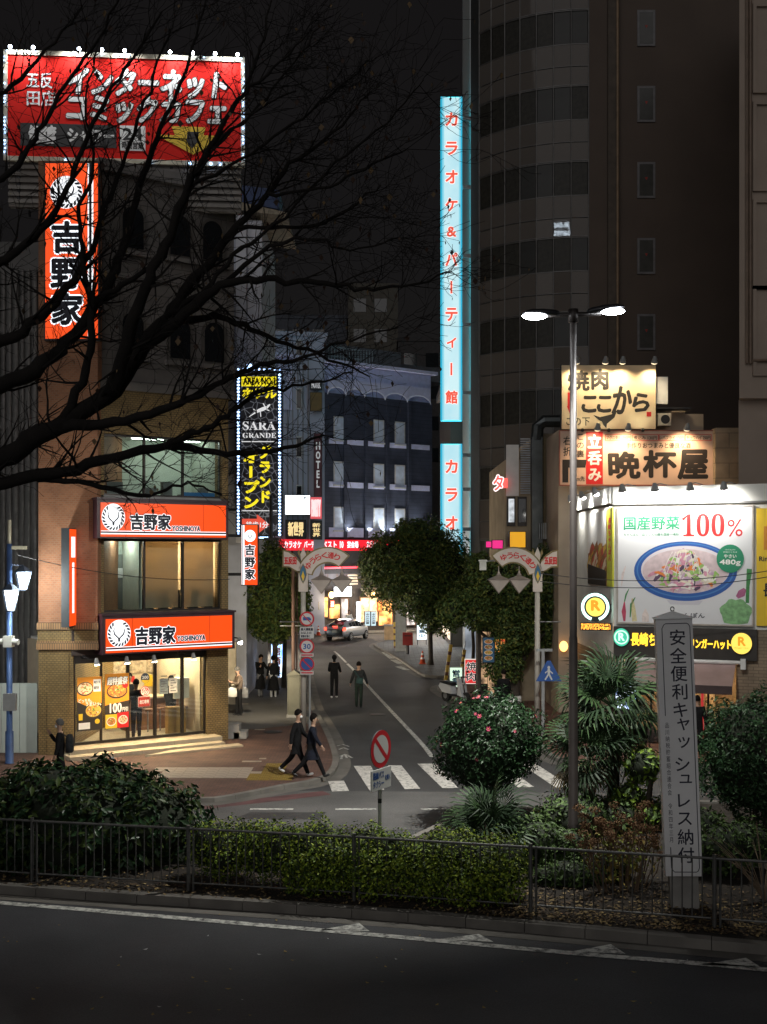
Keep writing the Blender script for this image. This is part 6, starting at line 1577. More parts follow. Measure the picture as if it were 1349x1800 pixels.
# slim dark pole behind and utility cabinet
t = thing('utility_pole', 'slim brown pole with cross arm beside the left street tree', 'pole', (X(516, 42), 42, .1))
MB(mat('rusty_brown', (.10, .055, .04), .6)).tube([(0, 0, 0), (0, 0, Z(985, 42))], .07, 10).tube([(.12, .1, 1.5), (.12, .1, Z(985, 42))], .03, 8).build('pole', t)
MB(STEEL).tube([(X(492, 42)-X(516, 42), 0, Z(1100, 42)-.1), (X(529, 42)-X(516, 42), 0, Z(1100, 42)-.1)], .02, 6).build('cross_arm', t)
t = thing('utility_cabinet', 'olive grey roadside cabinet with a pitched lid beside the name post', 'cabinet', (X(518, 41.4), 41.4, .1))
cab = mat('olive_grey_paint', (.14, .135, .10), .6, var=.12)
MB(cab).box(-.24, .24, -.2, .2, .1, 1.52).build('body', t); MB(cab).prism([(-.28, 1.523), (.28, 1.523), (0, 1.72)], -.24, .24, 'xz').build('lid', t)
MB(CONC).box(-.27, .27, -.23, .23, 0, .098).build('plinth', t); MB(DARK).box(-.2, .2, -.206, -.2005, .2, 1.45).use(cab).box(-.195, .195, -.21, -.2065, .205, 1.445).build('door', t)

# ---- no entry-direction sign on the island
Yn = 20.6
t = thing('vehicle_ban_sign', 'large round white sign with red ring and slash on a thin pole in the hedge', 'traffic sign', (X(668, Yn), Yn, .14))
zz = lambda py: Z(py, Yn)-.14
MB(mat('pale_pole', (.42, .42, .42), .45, .3)).tube([(0, .03, 0), (0, .03, zz(1290))], .035, 10).build('pole', t)
rr = .34; rx = .165*1.0
fz = zz(1316); th = R(62)      # the disc is turned sideways to the camera
o = MB(STEEL).prism([(rr*math.cos(k*.2094), rr*math.sin(k*.2094)) for k in range(30)], 0, .02, 'xz').build('disc_back', t, loc=(0.02, -.03, fz), rot=(0, 0, R(58)))
mb = MB(sr).disc(0, 0, rr, rr, -.003, 36).use(sw).disc(0, 0, rr*.74, rr*.74, -.005, 36).use(sr).ribbon([(-rr*.56, rr*.56), (rr*.56, -rr*.56)], .075, -.007)
mb.build('disc', t, loc=(0.02, -.03, fz), rot=(0, 0, R(58)))
zp0, zp1 = zz(1386)-fz, zz(1350)-fz
MB(sw).box(-.33, .33, -.012, .012, zp0+.0, zp1).build('text_plate', t, loc=(0.02, -.05, fz), rot=(0, 0, R(58)))
mb = MB(); text(mb, '路線バス', (-.28, .08, zp0+.20, zp0+.33), -.016, sbl, .03); text(mb, 'タクシー', (-.28, .08, zp0+.05, zp0+.17), -.016, sbl, .03); text(mb, 'を除く', (.12, .3, zp0+.14, zp0+.24), -.016, sbl, .03)
mb.build('plate_lettering', t, loc=(0.02, -.05, fz), rot=(0, 0, R(58)))
MB(BLACK).tube([(0, .03, zz(1412)), (0, .03, zz(1404))], .037, 10).build('band', t)

# ---- leaning white pillar with vertical slogan
Yw = 19.0
xb_, xt_ = X(1203, Yw), X(1186, Yw)
t = thing('slogan_pillar', 'leaning white four sided pillar with a long vertical slogan behind the fence', 'pillar', (xb_, Yw, .14))
hT = Z(1086, Yw)-.14; lean = math.atan2(X(1186, Yw)-X(1206, Yw), Z(1086, Yw)-Z(1600, Yw))
t.rotation_euler = (0, lean, R(-9))
wp_ = mat('weathered_white_paint', (.8, .8, .8), .55, var=.08, sc=1.2)
hwT = .295
zbd = .55
MB(wp_).box(-hwT, hwT, -.22, .22, zbd, hT).build('board', t)
MB(CONC).box(-.23, .23, -.17, .17, -.02, zbd-.003).build('base', t)
MB(WHITEP).add([(-hwT-.03, -.25, hT), (hwT+.03, -.25, hT), (hwT+.03, .25, hT), (-hwT-.03, .25, hT), (0, 0, hT+.12)], [(0, 1, 4), (1, 2, 4), (2, 3, 4), (3, 0, 4), (3, 2, 1, 0)]).build('cap', t)
MB(DARK).tube([(0.03*math.cos(a), 0, hT+.15+.035*math.sin(a)) for a in [k*.6 for k in range(11)]], .009, 6).build('lifting_ring', t)
mb = MB(); chars = '安全便利キャッシュレス納付'
z_hi = hT-.16; z_lo = zbd+.2; n = len(chars); hc = (z_hi-z_lo)/n
for k, ch in enumerate(chars):
    b = z_hi-(k+1)*hc; v, f, a0, a1, d0, d1 = glyph(ch); s = hc*.92
    small = ch in 'ャッュ'
    cu = .045+.1*(-.1 if not small else .12); 
    w = (a1-a0)*s; h = (d1-d0)*s
    text(mb, ch, (.045-w/2+(.04 if small else 0), .045+w/2+(.04 if small else 0), b+hc/2-h/2+(.06 if small else 0), b+hc/2+h/2+(.06 if small else 0)), -.2235, NAVY_INK, .012)
text(mb, '品川納税貯蓄組合連合会 令和四年三月', (-.215, -.145, z_lo+.35, z_lo+2.35), -.2235, NAVY_INK, .0, vertical=True)
mb.build('lettering', t)
fr_ = [(-.2, z_lo+2.45), (-.2, hT-.16), (-.17, hT-.1), (-.14, hT-.08), (.2, hT-.08), (.23, hT-.1), (.25, hT-.14), (.25, zbd+.14), (.23, zbd+.09), (.2, zbd+.07), (-.15, zbd+.07), (-.18, zbd+.1), (-.2, zbd+.14), (-.2, z_lo+.28)]
MB(NAVY_INK).ribbon(fr_, .013, -.2232).build('border_line', t)

# ---- fence
fm = mat('fence_paint', (.1, .1, .095), .5, .4, var=.3, sc=5)
fx = [-12.1, -9.2, -6.3, -3.4, -.5, 2.4, 5.2, 8.1]
def fence_y(x):
    pts = [(-15, 22.5), (-6.78, 20.5), (0, 19.15), (5.74, 17.75), (14, 15.6)]
    for (a, b), (c, d) in zip(pts, pts[1:]):
        if x <= c: return b+(d-b)*(x-a)/(c-a)
labs = ['fence panel at the far left in front of the dark shrub', 'fence panel in front of the big dark shrub', 'fence panel between the dark shrub and the hedge gap', 'fence panel sunk in the left half of the hedge', 'fence panel sunk in the right half of the hedge', 'fence panel in front of the dry hydrangea', 'fence panel at the right in front of the slogan pillar']
bal = MB(fm).tube([(0, 0, .14), (0, 0, 1.06)], .011, 6, False).mesh('baluster')
for k, (a, b) in enumerate(zip(fx, fx[1:])):
    ya, yb_ = fence_y(a), fence_y(b)
    L = math.hypot(b-a, yb_-ya)
    t = thing('fence_panel', labs[k], 'fence', (a, ya, .145), math.atan2(yb_-ya, b-a), 'grey pipe fence along the island')
    MB(fm).tube([(0, 0, -.02), (0, 0, 1.14)], .034, 10).tube([(.09, 0, -.02), (.09, 0, 1.10)], .02, 8).build('post', t)
    MB(fm).tube([(0, 0, 1.08), (L, 0, 1.08)], .022, 8).build('top_rail', t)
    MB(fm).tube([(.09, 0, .14), (L-.05, 0, .14)], .016, 8).build('bottom_rail', t)
    for i in range(17): linked('baluster', bal, t, (.09+(i+1)*(L-.12)/18, 0, 0))

# ---- smaller street things
def at(px, py): g = G(px, py); return (g.x, g.y, .1)
t = thing('post_box', 'red post box on a short leg on the right pavement', 'post box', at(717, 1153))
MB(mat('post_red', (.22, .015, .013), .4, var=.1)).box(-.3, .3, -.25, .25, .55, 1.25).prism([(-.3, 1.253), (.3, 1.253), (.27, 1.30), (-.27, 1.30)], -.24, .24, 'xz').build('body', t)
MB(DARK).box(-.2, .2, -.256, -.2505, 1.08, 1.14).build('slot', t); MB(DARK).tube([(0, 0, 0), (0, 0, .55)], .09, 10).build('leg', t)
def cone(px, py, label, parent=None):
    t = thing('traffic_cone', label, 'cone', at(px, py), 0, 'traffic cones')
    co = mat('cone_orange', (.6, .09, .03), .5, var=.1)
    MB(co).lathe([(.15, .03), (.03, .68), (.025, .7)], 14).build('cone', t, True)
    MB(co).box(-.19, .19, -.19, .19, 0, .029).build('base', t)
    mb = MB(WHITE_INK)
    for z in (.25, .48): mb.lathe([(.155-.185*(z-.03), z), (.155-.185*(z+.07), z+.1)], 14)
    mb.build('band', t, True)
cone(743, 1170, 'red and white cone beside the trunk of the round street tree'); cone(560, 1119, 'red cone left of the silver car')
def guy_guard(px0, py0, px1, py1, label):
    a = G(px0, py0); t = thing('guy_wire_guard', label, 'guard', (a.x, a.y, .1), 0, 'yellow striped wire guards')
    top = P(px1, py1, a.y+.0)-Vector((a.x, a.y, .1))
    ye = mat('guard_yellow', (.55, .38, .06), .6, var=.15); rd = mat('guard_dark', (.12, .05, .03), .6, var=.1)
    n = 12; mb = MB()
    for k in range(n):
        p = top*(k/n); q = top*((k+1)/n); mb.use(ye if k % 3 else rd).tube([p, q], .085, 8)
    mb.build('striped_sleeve', t); MB(DARK).tube([top, top*1.3], .012, 5).build('wire', t)
guy_guard(782, 1209, 793, 1133, 'left leaning yellow striped wire guard near the side lane')
guy_guard(810, 1196, 817, 1142, 'right leaning yellow striped wire guard near the side lane')
guy_guard(695, 1142, 694, 1094, 'yellow wire guard beside the grey cabinet on the right pavement')
t = thing('roadside_cabinet', 'tall grey cabinet at the tip of the right pavement', 'cabinet', at(706, 1147))
MB(GREYM).box(-.36, .3, -.3, .3, 0, 2.5).prism([(-.36, 2.503), (.3, 2.503), (.1, 2.66), (-.2, 2.66)], -.3, .3, 'xz').build('body', t); MB(DARK).box(-.33, .27, -.306, -.301, .2, 2.3).use(GREYM).box(-.32, .26, -.312, -.307, .21, 2.29).build('door', t)
t = thing('planter_block', 'low orange lit planter block left of the grey cabinet', 'planter', at(686, 1127))
MB(mat('planter_tan', (.5, .33, .18), .7)).box(-.4, .4, -.3, .3, 0, .95).build('body', t); MB(CONC).box(-.45, .45, -.35, .35, .953, 1.05).build('coping', t)
def board_sign(px, py, w, h, label, m, s=None, sm=None, rz=0, vert=True, z0=.35, bold=.04, edge=None):
    t = thing('standing_sign', label, 'sign', at(px, py), rz)
    MB(edge or GREYM).box(-w/2-.03, w/2+.03, .0, .16, z0-.03, z0+h+.03).build('casing', t)
    MB(DARK).box(-w/2, -w/2+.05, .02, .12, 0, z0-.033).box(w/2-.05, w/2, .02, .12, 0, z0-.033).build('leg', t)
    MB(m).box(-w/2, w/2, -.012, -.001, z0, z0+h).build('face_panel', t)
    if s: mb = MB(); text(mb, s, (-w*.36, w*.36, z0+h*.08, z0+h*.92), -.018, sm, bold, vertical=vert); mb.build('lettering', t)
    return t
board_sign(742, 1136, .62, 1.05, 'small glowing white sign behind the post box', em('board_white', (.85, .95, 1), 1.7), '営業中', mat('board_ink', (.1, .2, .3), .5, var=0))
board_sign(802, 1226, .5, .8, 'pale green lit sign behind the scooter', em('board_green', (.72, .95, .75), 1.0), '営業', mat('board_ink', 0), R(4))
t = board_sign(832, 1226, .66, .98, 'red and yellow barbecue sign with big black characters beside the scooter', em('board_red', (.72, .03, .03), .9), None, None, R(-8), z0=.5, edge=em('board_edge', (.9, .85, .75), .8))
mb = MB(em('board_yellow', (.9, .5, .02), .9)).box(.16, .33, -.016, -.0125, .5, 1.48)
text(mb, '焼肉', (-.30, .15, .56, 1.42), -.020, em('board_wedge', (1, .95, .9), 1), .05, vertical=True); text(mb, '焼肉', (-.30, .15, .56, 1.42), -.026, BLACK, .022, vertical=True); mb.build('lettering', t)
board_sign(487, 1208, .5, 1.5, 'glowing blue white standing sign behind the two people in long coats', em_var('board_blue', (.15, .4, .95), (.8, .9, 1), 2.2, 3), '居酒屋', mat('board_ink2', (.5, .1, .05), .5, var=0))
t = thing('pedestrian_sign', 'blue triangular sign with a white walking figure before the noodle shop', 'traffic sign', (X(965, 37), 37, .1))
zc = Z(1184, 37)-.1; s = .42
MB(sbl).prism([(-s, zc-.25), (s, zc-.25), (.06, zc+.42), (-.06, zc+.42)], -.01, .01, 'xz').build('plate', t)
mb = MB(sw).disc(.0, zc+.2, .045, .05, -.014).ribbon([(0, zc+.15), (0, zc)], .08, -.014).ribbon([(0, zc), (-.12, zc-.2)], .05, -.0145).ribbon([(0, zc), (.1, zc-.2)], .05, -.0148).ribbon([(-.12, zc+.02), (0, zc+.12), (.13, zc+.0)], .04, -.015); mb.build('figure', t)
MB(GREYM).tube([(-.18, .05, 0), (-.18, .05, zc+.75)], .06, 10).box(-.4, .12, -.0, .1, zc+.72, zc+.8).build('pole', t)
# small white box camera on the tree side
t = thing('street_camera', 'small white camera box on an arm by the right name post', 'camera', (X(849, 38), 38, 0))
MB(mat('camera_white', 0)).box(-.11, .11, -.1, .1, Z(1002, 38), Z(987, 38)).box(-.14, .14, -.13, .13, Z(987, 38)+.003, Z(984, 38)).build('housing', t); MB(STEEL).tube([(0, .1, Z(988, 38)), (1.75, .15, Z(975, 38))], .025, 6).build('arm', t)
# lit vending screen behind the palm
t = thing('vending_screen', 'bright bluish screen of a menu display behind the palm', 'screen', (X(1100, 34.9), 34.9, .1))
MB(BLACK).box(-.35, .35, 0, .3, 0, 2.0).build('cabinet', t)
MB(em_var('screen_light', (.2, .35, .8), (.95, 1, 1), 2.2, 5)).box(-.31, .31, -.012, -.001, Z(1248, 34.9)-.1, Z(1200, 34.9)-.1).build('screen', t)
# step block at the side door
for k, (px, w, h) in enumerate(((411, .42, .42), (424, .4, .2))):
    t = thing('step_block', ['taller concrete step block at the side door of the restaurant', 'lower concrete step block next to the side door'][k], 'step', at(px, 1302)); MB(CONC).box(-w/2, w/2, -.25, .3, 0, h).box(-w/2-.01, w/2+.01, -.26, .3, h+.001, h+.03).build('block', t)
# overhead wires
def wire(label, a, b, sag=.4):
    pts = [a.lerp(b, k/16)-Vector((0, 0, sag*4*(k/16)*(1-k/16))) for k in range(17)]
    o = MB(BLACK).tube(pts, .012, 5).build('overhead_wire'); tag(o, label, 'wire', 'overhead wires')
wire('thin wire from the lantern post across the restaurant windows', P(30, 975, 32.2), P(404, 1018, 35.5), .25)
wire('upper thin wire crossing the noodle billboard', P(950, 1008, 33), P(1400, 995, 31), .3)
wire('lower thin wire crossing the noodle billboard', P(950, 1022, 33), P(1400, 1005, 31), .3)
# ================================================================ PEOPLE
SKIN = mat('skin', (.42, .26, .18), .55, var=.06); HAIR = mat('dark_hair', (.008, .006, .005), .8, var=.2, spec=.1); HAIRG = mat('grey_hair', (.1, .095, .09), .8, var=.2, spec=.1)
SHOE_B = mat('black_shoe', (.015, .015, .016), .45, var=0); SHOE_W = mat('white_shoe', (.6, .6, .6), .5, var=0)
def cloth(n, c): return mat('cloth_'+n, c, .9, var=.25, sc=9, spec=.15, bump=.9, bsc=14)
def rotx(v, a): return Vector((v[0], v[1]*math.cos(a)-v[2]*math.sin(a), v[1]*math.sin(a)+v[2]*math.cos(a)))
def person(label, loc, face, top, bottom, shoes=SHOE_B, hair=HAIR, legs=((0, 0), (0, 0)), arms=((8, 10), (8, 10)), h=1.7, lean=0, head_turn=0, head_pitch=0, splay=(8, 8), hood=False, coat=None, hat=None, z=0.1, mask=False, long_hair=False):
    """face: heading in degrees, 0 looks at the camera. legs/arms: (swing, bend) in degrees for left and right, swing forward positive. Forward is local -y."""
    t = thing('person', label, 'person', (loc[0], loc[1], z), R(face))
    k = h/1.72
    V = []; E_ = []; RAD = []; REG = []
    def add(p, r, par, reg):
        V.append(Vector(p)*k); RAD.append(r*k if not isinstance(r, tuple) else (r[0]*k, r[1]*k)); REG.append(reg)
        i = len(V)-1
        if par is not None: E_.append((par, i))
        return i
    fw = lambda v: rotx(v, R(lean))         # lean forward about the hips
    hipz = .92
    def up(x, y, z_): return Vector((0, 0, hipz))+fw(Vector((x, y, z_-hipz)))
    pel = add((0, 0, hipz), (.165, .13), None, 'b')
    wst = add(up(0, 0, 1.08), (.165, .13), pel, 't')
    che = add(up(0, 0, 1.28), (.19, .14), wst, 't')
    nb = add(up(0, 0, 1.43), (.085, .07), che, 't')
    nk = add(up(0, -.01, 1.49), .052, nb, 's')
    hd = Vector(up(0, -.015, 1.55)); hp = R(head_pitch)
    hfw = lambda v: rotx(Vector(v), R(lean)*.4+hp)
    h0 = add(hd, .066, nk, 's'); h1 = add(hd+hfw((0, -.012, .075)), (.078, .092), h0, 's'); h2 = add(hd+hfw((0, -.002, .15)), (.07, .082), h1, 's')
    hc = hd+hfw((0, -.005, .085))
    feet = []
    for s, (sw_, bd) in zip((-1, 1), legs):
        hj = add((s*.085, 0, hipz-.06), .105, pel, 'b')
        d = rotx((0, 0, -.42), -R(sw_)); kn = Vector((s*.09, 0, hipz-.06))+d
        kj = add(kn, .075, hj, 'b'); add(Vector((s*.088, 0, hipz-.06))+d*.5, .08, None, 'b'); V.pop(); RAD.pop(); REG.pop()
        d2 = rotx((0, 0, -.40), -R(sw_-bd)); an = kn+d2
        aj = add(an, .056, kj, 'b'); feet.append((an, sw_-bd, s))
        fd = rotx((0, -.15, -.03), -R((sw_-bd)*.7)); add(an+rotx((0, .02, -.045), -R((sw_-bd)*.7)), .045, aj, 'f'); add(an+fd, .036, len(V)-1, 'f')
    hands = []
    for s, (sw_, bd), sp in zip((-1, 1), arms, splay):
        sj = add(up(s*.175, 0, 1.405), .08, che, 't')
        sh = up(s*.185, 0, 1.40)
        d = rotx(Vector((s*.28*math.sin(R(sp)), 0, -.28*math.cos(R(sp)))), -R(sw_)-0*R(lean))
        el = sh+d; ej = add(el, .064, sj, 't')
        d2 = rotx(Vector((s*.24*math.sin(R(sp))*(.3 if bd > 40 else 1), 0, -.24)), -R(sw_+bd)); wr = el+d2
        wj = add(wr, .045, ej, 't'); dn = d2.normalized()
        pj = add(wr+dn*.05, (.036, .02), wj, 's'); hands.append((wr, dn, s))
        side = Vector((0, -1, 0)).cross(dn); side = side.normalized() if side.length > .1 else Vector((1, 0, 0))
        oth = dn.cross(side)
        for q_, (o_, L) in enumerate(((-.026, .07), (-.009, .08), (.009, .076), (.026, .06))):
            b_ = add(wr+dn*.09+oth*o_, .009, pj, 's'); m_ = add(wr+dn*(.09+L*.5)+oth*o_+side*(-.008*s), .008, b_, 's'); add(wr+dn*(.09+L)*.97+oth*o_+side*(-.028*s), .007, m_, 's')
        b_ = add(wr+dn*.045-oth*.04, .01, pj, 's'); add(wr+dn*.085-oth*.062, .008, b_, 's')
    me = bpy.data.meshes.new('body'); me.from_pydata([tuple(v) for v in V], E_, [])
    o = bpy.data.objects.new('body', me); COL.objects.link(o)
    sk = o.modifiers.new('skin', 'SKIN'); sk.use_smooth_shade = True
    lay = me.skin_vertices[0] if me.skin_vertices else None
    if lay is None:
        bm = bmesh.new(); bm.from_mesh(me); bm.verts.layers.skin.verify(); bm.to_mesh(me); bm.free(); lay = me.skin_vertices[0]
    for i, r_ in enumerate(RAD):
        lay.data[i].radius = r_ if isinstance(r_, tuple) else (r_, r_)
        lay.data[i].use_root = (i == 0)
    ss = o.modifiers.new('sub', 'SUBSURF'); ss.levels = 1; ss.render_levels = 1
    dg = bpy.context.evaluated_depsgraph_get(); ev = o.evaluated_get(dg)
    m2 = bpy.data.meshes.new_from_object(ev)
    bpy.data.objects.remove(o); bpy.data.meshes.remove(me)
    m2.name = 'body'
    m2.materials.clear()
    regs = ['t', 'b', 's', 'f']; mats = [top, bottom, SKIN, shoes]
    for m_ in mats: m2.materials.append(m_)
    A = np.array([[*V[a], *V[b]] for a, b in E_]); reg_e = [REG[b] for a, b in E_]
    for p in m2.polygons:
        c = np.array(p.center); a = A[:, :3]; d = A[:, 3:]-a
        tt_ = np.clip(((c-a)*d).sum(1)/np.maximum((d*d).sum(1), 1e-9), 0, 1)
        dist = np.linalg.norm(a+d*tt_[:, None]-c, axis=1)
        rg = reg_e[int(dist.argmin())]
        if rg == 's' and hood and c[2] > (hd.z-.08)*k and c[1] > (hc.y-.045)*k: rg = 't'
        p.material_index = regs.index(rg); p.use_smooth = True
    # nose, ears, eyes, mouth are welded into the same mesh
    f = MB(SKIN); hk = hc*k
    def hx(v): return hk+hfw(v)*k
    def addto(mb_):
        bm = bmesh.new(); bm.from_mesh(m2)
        tmp = mb_.mesh('tmp', True)
        mi = {}
        for i, m_ in enumerate(mb_.mats):
            if m_.name not in [x.name for x in m2.materials]: m2.materials.append(m_)
            mi[i] = [x.name for x in m2.materials].index(m_.name)
        for p in tmp.polygons: p.material_index = mi[p.material_index]
        bm.from_mesh(tmp); bm.to_mesh(m2); bm.free(); bpy.data.meshes.remove(tmp)
    f.ball(hx((0, -.105, -.01)), (.013*k, .02*k, .02*k), 8, 6)
    for s in (-1, 1): f.ball(hx((s*.08, .005, -.01)), (.012*k, .022*k, .032*k), 8, 6)
    f.use(mat('eye_dark', (.02, .015, .015), .3, var=0))
    for s in (-1, 1): f.ball(hx((s*.032, -.09, .015)), (.012*k, .008*k, .007*k), 6, 5)
    f.use(mat('lip', (.3, .12, .1), .5, var=0)).ball(hx((0, -.094, -.055)), (.022*k, .008*k, .006*k), 6, 5)
    addto(f)
    ob = bpy.data.objects.new('body', m2); COL.objects.link(ob); ob.parent = t
    # hair as a cap round the skull
    if not hood:
        hb = MB(hair); n, r_ = 14, 8; vs = []; fs = []
        for i in range(r_+1):
            th = math.pi*i/r_*.62
            for j in range(n):
                a = 2*math.pi*j/n; front = -math.sin(a)
                ext = th*(1.0 if front < .1 else (.66 if front > .6 else .85))
                if long_hair and front < .3: ext = th*1.35
                vs.append(hx((.097*math.sin(ext)*math.cos(a), .008+.112*math.sin(ext)*math.sin(a), .04+.126*math.cos(ext))))
        for i in range(r_):
            for j in range(n): fs.append((i*n+j, (i+1)*n+j, (i+1)*n+(j+1) % n, i*n+(j+1) % n))
        hb.add(vs, fs).build('hair', t, True)
    else:
        vs = []; fs = []; n, r_ = 14, 8
        for i in range(r_+1):
            th = math.pi*i/r_*.85
            for j in range(n):
                a = 2*math.pi*j/n; front = -math.sin(a); ext = th*(.5 if front > .5 else 1)
                vs.append(hx((.105*math.sin(ext)*math.cos(a), .015+.12*math.sin(ext)*math.sin(a), .03+.115*math.cos(ext))))
        for i in range(r_):
            for j in range(n): fs.append((i*n+j, (i+1)*n+j, (i+1)*n+(j+1) % n, i*n+(j+1) % n))
        MB(top).add(vs, fs).build('hood', t, True)
    if mask: MB(WHITE_INK).ball(hx((0, -.07, -.045)), (.06*k, .04*k, .045*k), 10, 6).build('face_mask', t, True)
    if coat:
        cm, zb_, flare = coat
        prof = [(.145, .11, .95), (.16, .125, 1.0), (.17, .135, hipz-.1), (.17+flare*.5, .14+flare*.5, (hipz+zb_)/2-.05), (.17+flare, .15+flare, zb_)]
        vs = []; fs = []; n = 16
        for rx_, ry_, z_ in sorted(prof, key=lambda q_: -q_[2]):
            for j in range(n):
                a = 2*math.pi*j/n; w_ = 1+.05*math.sin(a*4+z_*5)
                vs.append(((rx_*w_*math.cos(a))*k, (ry_*w_*math.sin(a))*k, z_*k))
        for i in range(len(prof)-1):
            for j in range(n): fs.append((i*n+j, (i+1)*n+j, (i+1)*n+(j+1) % n, i*n+(j+1) % n))
        MB(cm).add(vs, fs).build('coat_skirt', t, True)
    return t, [(t, hk)], hands, k
def ground_at(px, py, z=.1): g = G(px, py); return (g.x, g.y)
def bag(name, label, loc, rz, m, w=.3, d=.16, h=.4, straps=None, kind='backpack'):
    t = thing(name, label, kind, loc, rz)
    n = 12; vs = []; fs = []
    prof = [(.82, 0), (1, .06), (1.02, .4), (.96, .75), (.7, .95), (.3, 1.0)]
    for s, z in prof:
        for j in range(n):
            a = 2*math.pi*j/n; c, q_ = math.cos(a), math.sin(a)
            e = lambda v: math.copysign(abs(v)**.55, v)
            vs.append((w/2*s*e(c), d/2*s*e(q_), h*z))
    for i in range(len(prof)-1):
        for j in range(n): fs.append((i*n+j, i*n+(j+1) % n, (i+1)*n+(j+1) % n, (i+1)*n+j))
    fs.append(list(range(n))[::-1]); fs.append([(len(prof)-1)*n+j for j in range(n)])
    MB(m).add(vs, fs).build('body', t, True)
    if straps:
        for p in straps: MB(m).tube(p, .018, 6).build('strap', t)
    return t
c_black = cloth('black', (.011, .011, .012)); c_navy = cloth('navy', (.013, .015, .024)); c_green = cloth('dark_green', (.02, .03, .024)); c_grey = cloth('grey', (.16, .16, .165)); c_taupe = cloth('taupe', (.14, .105, .08)); c_white = cloth('white', (.5, .5, .5)); c_teal = cloth('teal', (.03, .06, .06)); c_char = cloth('charcoal', (.026, .028, .03))
A_ = .1
p = ground_at(588, 1226); person('person in black hooded jacket and white shoes walking away up the street', p, 176, c_black, c_black, SHOE_W, legs=((8, 4), (-10, 6)), arms=((14, 55), (14, 60)), hood=True, h=1.74, z=0.005)
p = ground_at(631, 1243); person('person in dark work clothes with a shoulder bag walking away by the centre line', p, 178, c_char, c_green, legs=((-4, 4), (6, 3)), arms=((4, 20), (6, 25)), splay=(16, 16), h=1.72, z=0.005)
t = thing('shoulder_bag', 'teal shoulder bag with diagonal strap on the back of the person in work clothes', 'bag', (p[0], p[1], 0), R(-2))
MB(c_teal).obox((.05, -.17, 1.06), .26, .07, .22, (0, .1, 0)).build('body', t)
MB(c_teal).tube([(-.17, -.13, 1.44), (-.08, -.165, 1.32), (.06, -.17, 1.14)], .028, 6).build('strap', t)
p = ground_at(521, 1374); p1_ = (p[0], p[1]+.15); person('person in black coat striding right across the pavement corner, nearer the name post', p1_, 80, c_black, c_black, SHOE_W, legs=((26, 4), (-24, 22)), arms=((-20, 15), (18, 30)), h=1.72, mask=True, z=.11, lean=3, coat=(c_black, .62, .03))
p = ground_at(548, 1377); person('person in black quilted coat striding right with swinging arms at the kerb', (p[0], p[1]), 86, c_navy, c_black, SHOE_B, legs=((-26, 20), (26, 3)), arms=((24, 15), (-26, 12)), splay=(10, 10), h=1.66, z=.11, lean=4, coat=(c_navy, .55, .05), long_hair=True)
p = ground_at(458, 1229); person('person in dark open coat and grey trousers looking down at a phone', p, 40, c_black, c_grey, SHOE_B, legs=((4, 2), (-4, 2)), arms=((30, 95), (34, 95)), h=1.7, head_pitch=16, coat=(c_black, .34, .06))
p = ground_at(481, 1229); person('person in long black coat and white trousers standing under the left tree', p, 195, c_black, c_white, SHOE_W, h=1.66, coat=(c_black, .30, .10), long_hair=True)
p = ground_at(452, 1180); person('distant person in dark jacket walking on the left pavement behind the coats', p, 170, c_navy, c_navy, h=1.7, legs=((12, 5), (-12, 10)), z=.1)
p = ground_at(420, 1262); p = (p[0]+.0, p[1]); person('person in taupe jacket looking at a phone by the restaurant side door', p, 300, c_taupe, c_black, SHOE_B, HAIRG, legs=((3, 0), (-3, 0)), arms=((22, 95), (30, 80)), h=1.7, head_pitch=22, z=.12)
t = bag('plastic_bag', 'white plastic bag hanging from the arm of the person at the side door', (p[0]-.22, p[1]-.12, .78), R(20), mat('white_plastic', (.6, .58, .52), .4, var=.1), .34, .14, .42, [[(0, 0, .4), (.06, .02, .52)]], 'bag')
t = bag('tote_bag', 'dark tote bag on the back of the person at the side door', (p[0]+.22, p[1]+.05, .72), R(-20), c_grey, .28, .14, .4, [[(0, 0, .38), (-.05, 0, .62)]], 'bag')
t = thing('phone', 'small dark phone held by the person at the side door', 'phone', (p[0]-.30, p[1]-.22, 1.24), R(30)); MB(BLACK).obox((0, 0, 0), .08, .012, .15, (R(-40), 0, 0)).build('case', t)
p = (X(106, 28.8), 28.8); person('grey haired person with a backpack walking left behind the large dark shrub', p, 278, c_black, c_black, SHOE_B, HAIRG, legs=((14, 6), (-14, 12)), arms=((30, 115), (4, 12)), h=1.68, mask=True)
t = bag('backpack', 'dark grey backpack on the person behind the large dark shrub', (p[0]+.24, p[1], 1.0), R(8), c_char, .2, .32, .46, [[(-.05, -.1, .42), (-.16, -.1, .47), (-.22, -.1, .3)]])
p = (X(614, 84.6), 84.6); person('distant cook in pale coat at the far shop doorway', p, 20, c_white, c_white, h=1.72, arms=((20, 60), (10, 20)), z=.11)
p = (X(886, 41), 41); person('person in black standing behind the right street tree', p, 190, c_black, c_black, h=1.7, z=.1)
p = (X(1226, 33.6), 33.6); person('person in dark jacket outside the noodle shop behind the slogan pillar', p, 160, c_black, c_black, h=1.68, z=.1)
# diners seen through the glass
w = FA.world(FA.u(241, .7), .75, 0); person('person in dark clothes inside the restaurant behind the red stickers', (w.x, w.y), 200, c_black, c_navy, h=1.74, z=z_step)
w = FA.world(FA.u(303, 1.2), 1.3, 0); person('person in black trousers inside the restaurant behind the notices', (w.x, w.y), 160, c_char, c_black, h=1.72, z=z_step, arms=((20, 60), (10, 20)))
w = FA.world(FA.u(228, 3), 3.0, 0); person('restaurant worker in navy cap and uniform deep inside the shop', (w.x, w.y), 20, c_navy, c_navy, h=1.7, z=z_step)

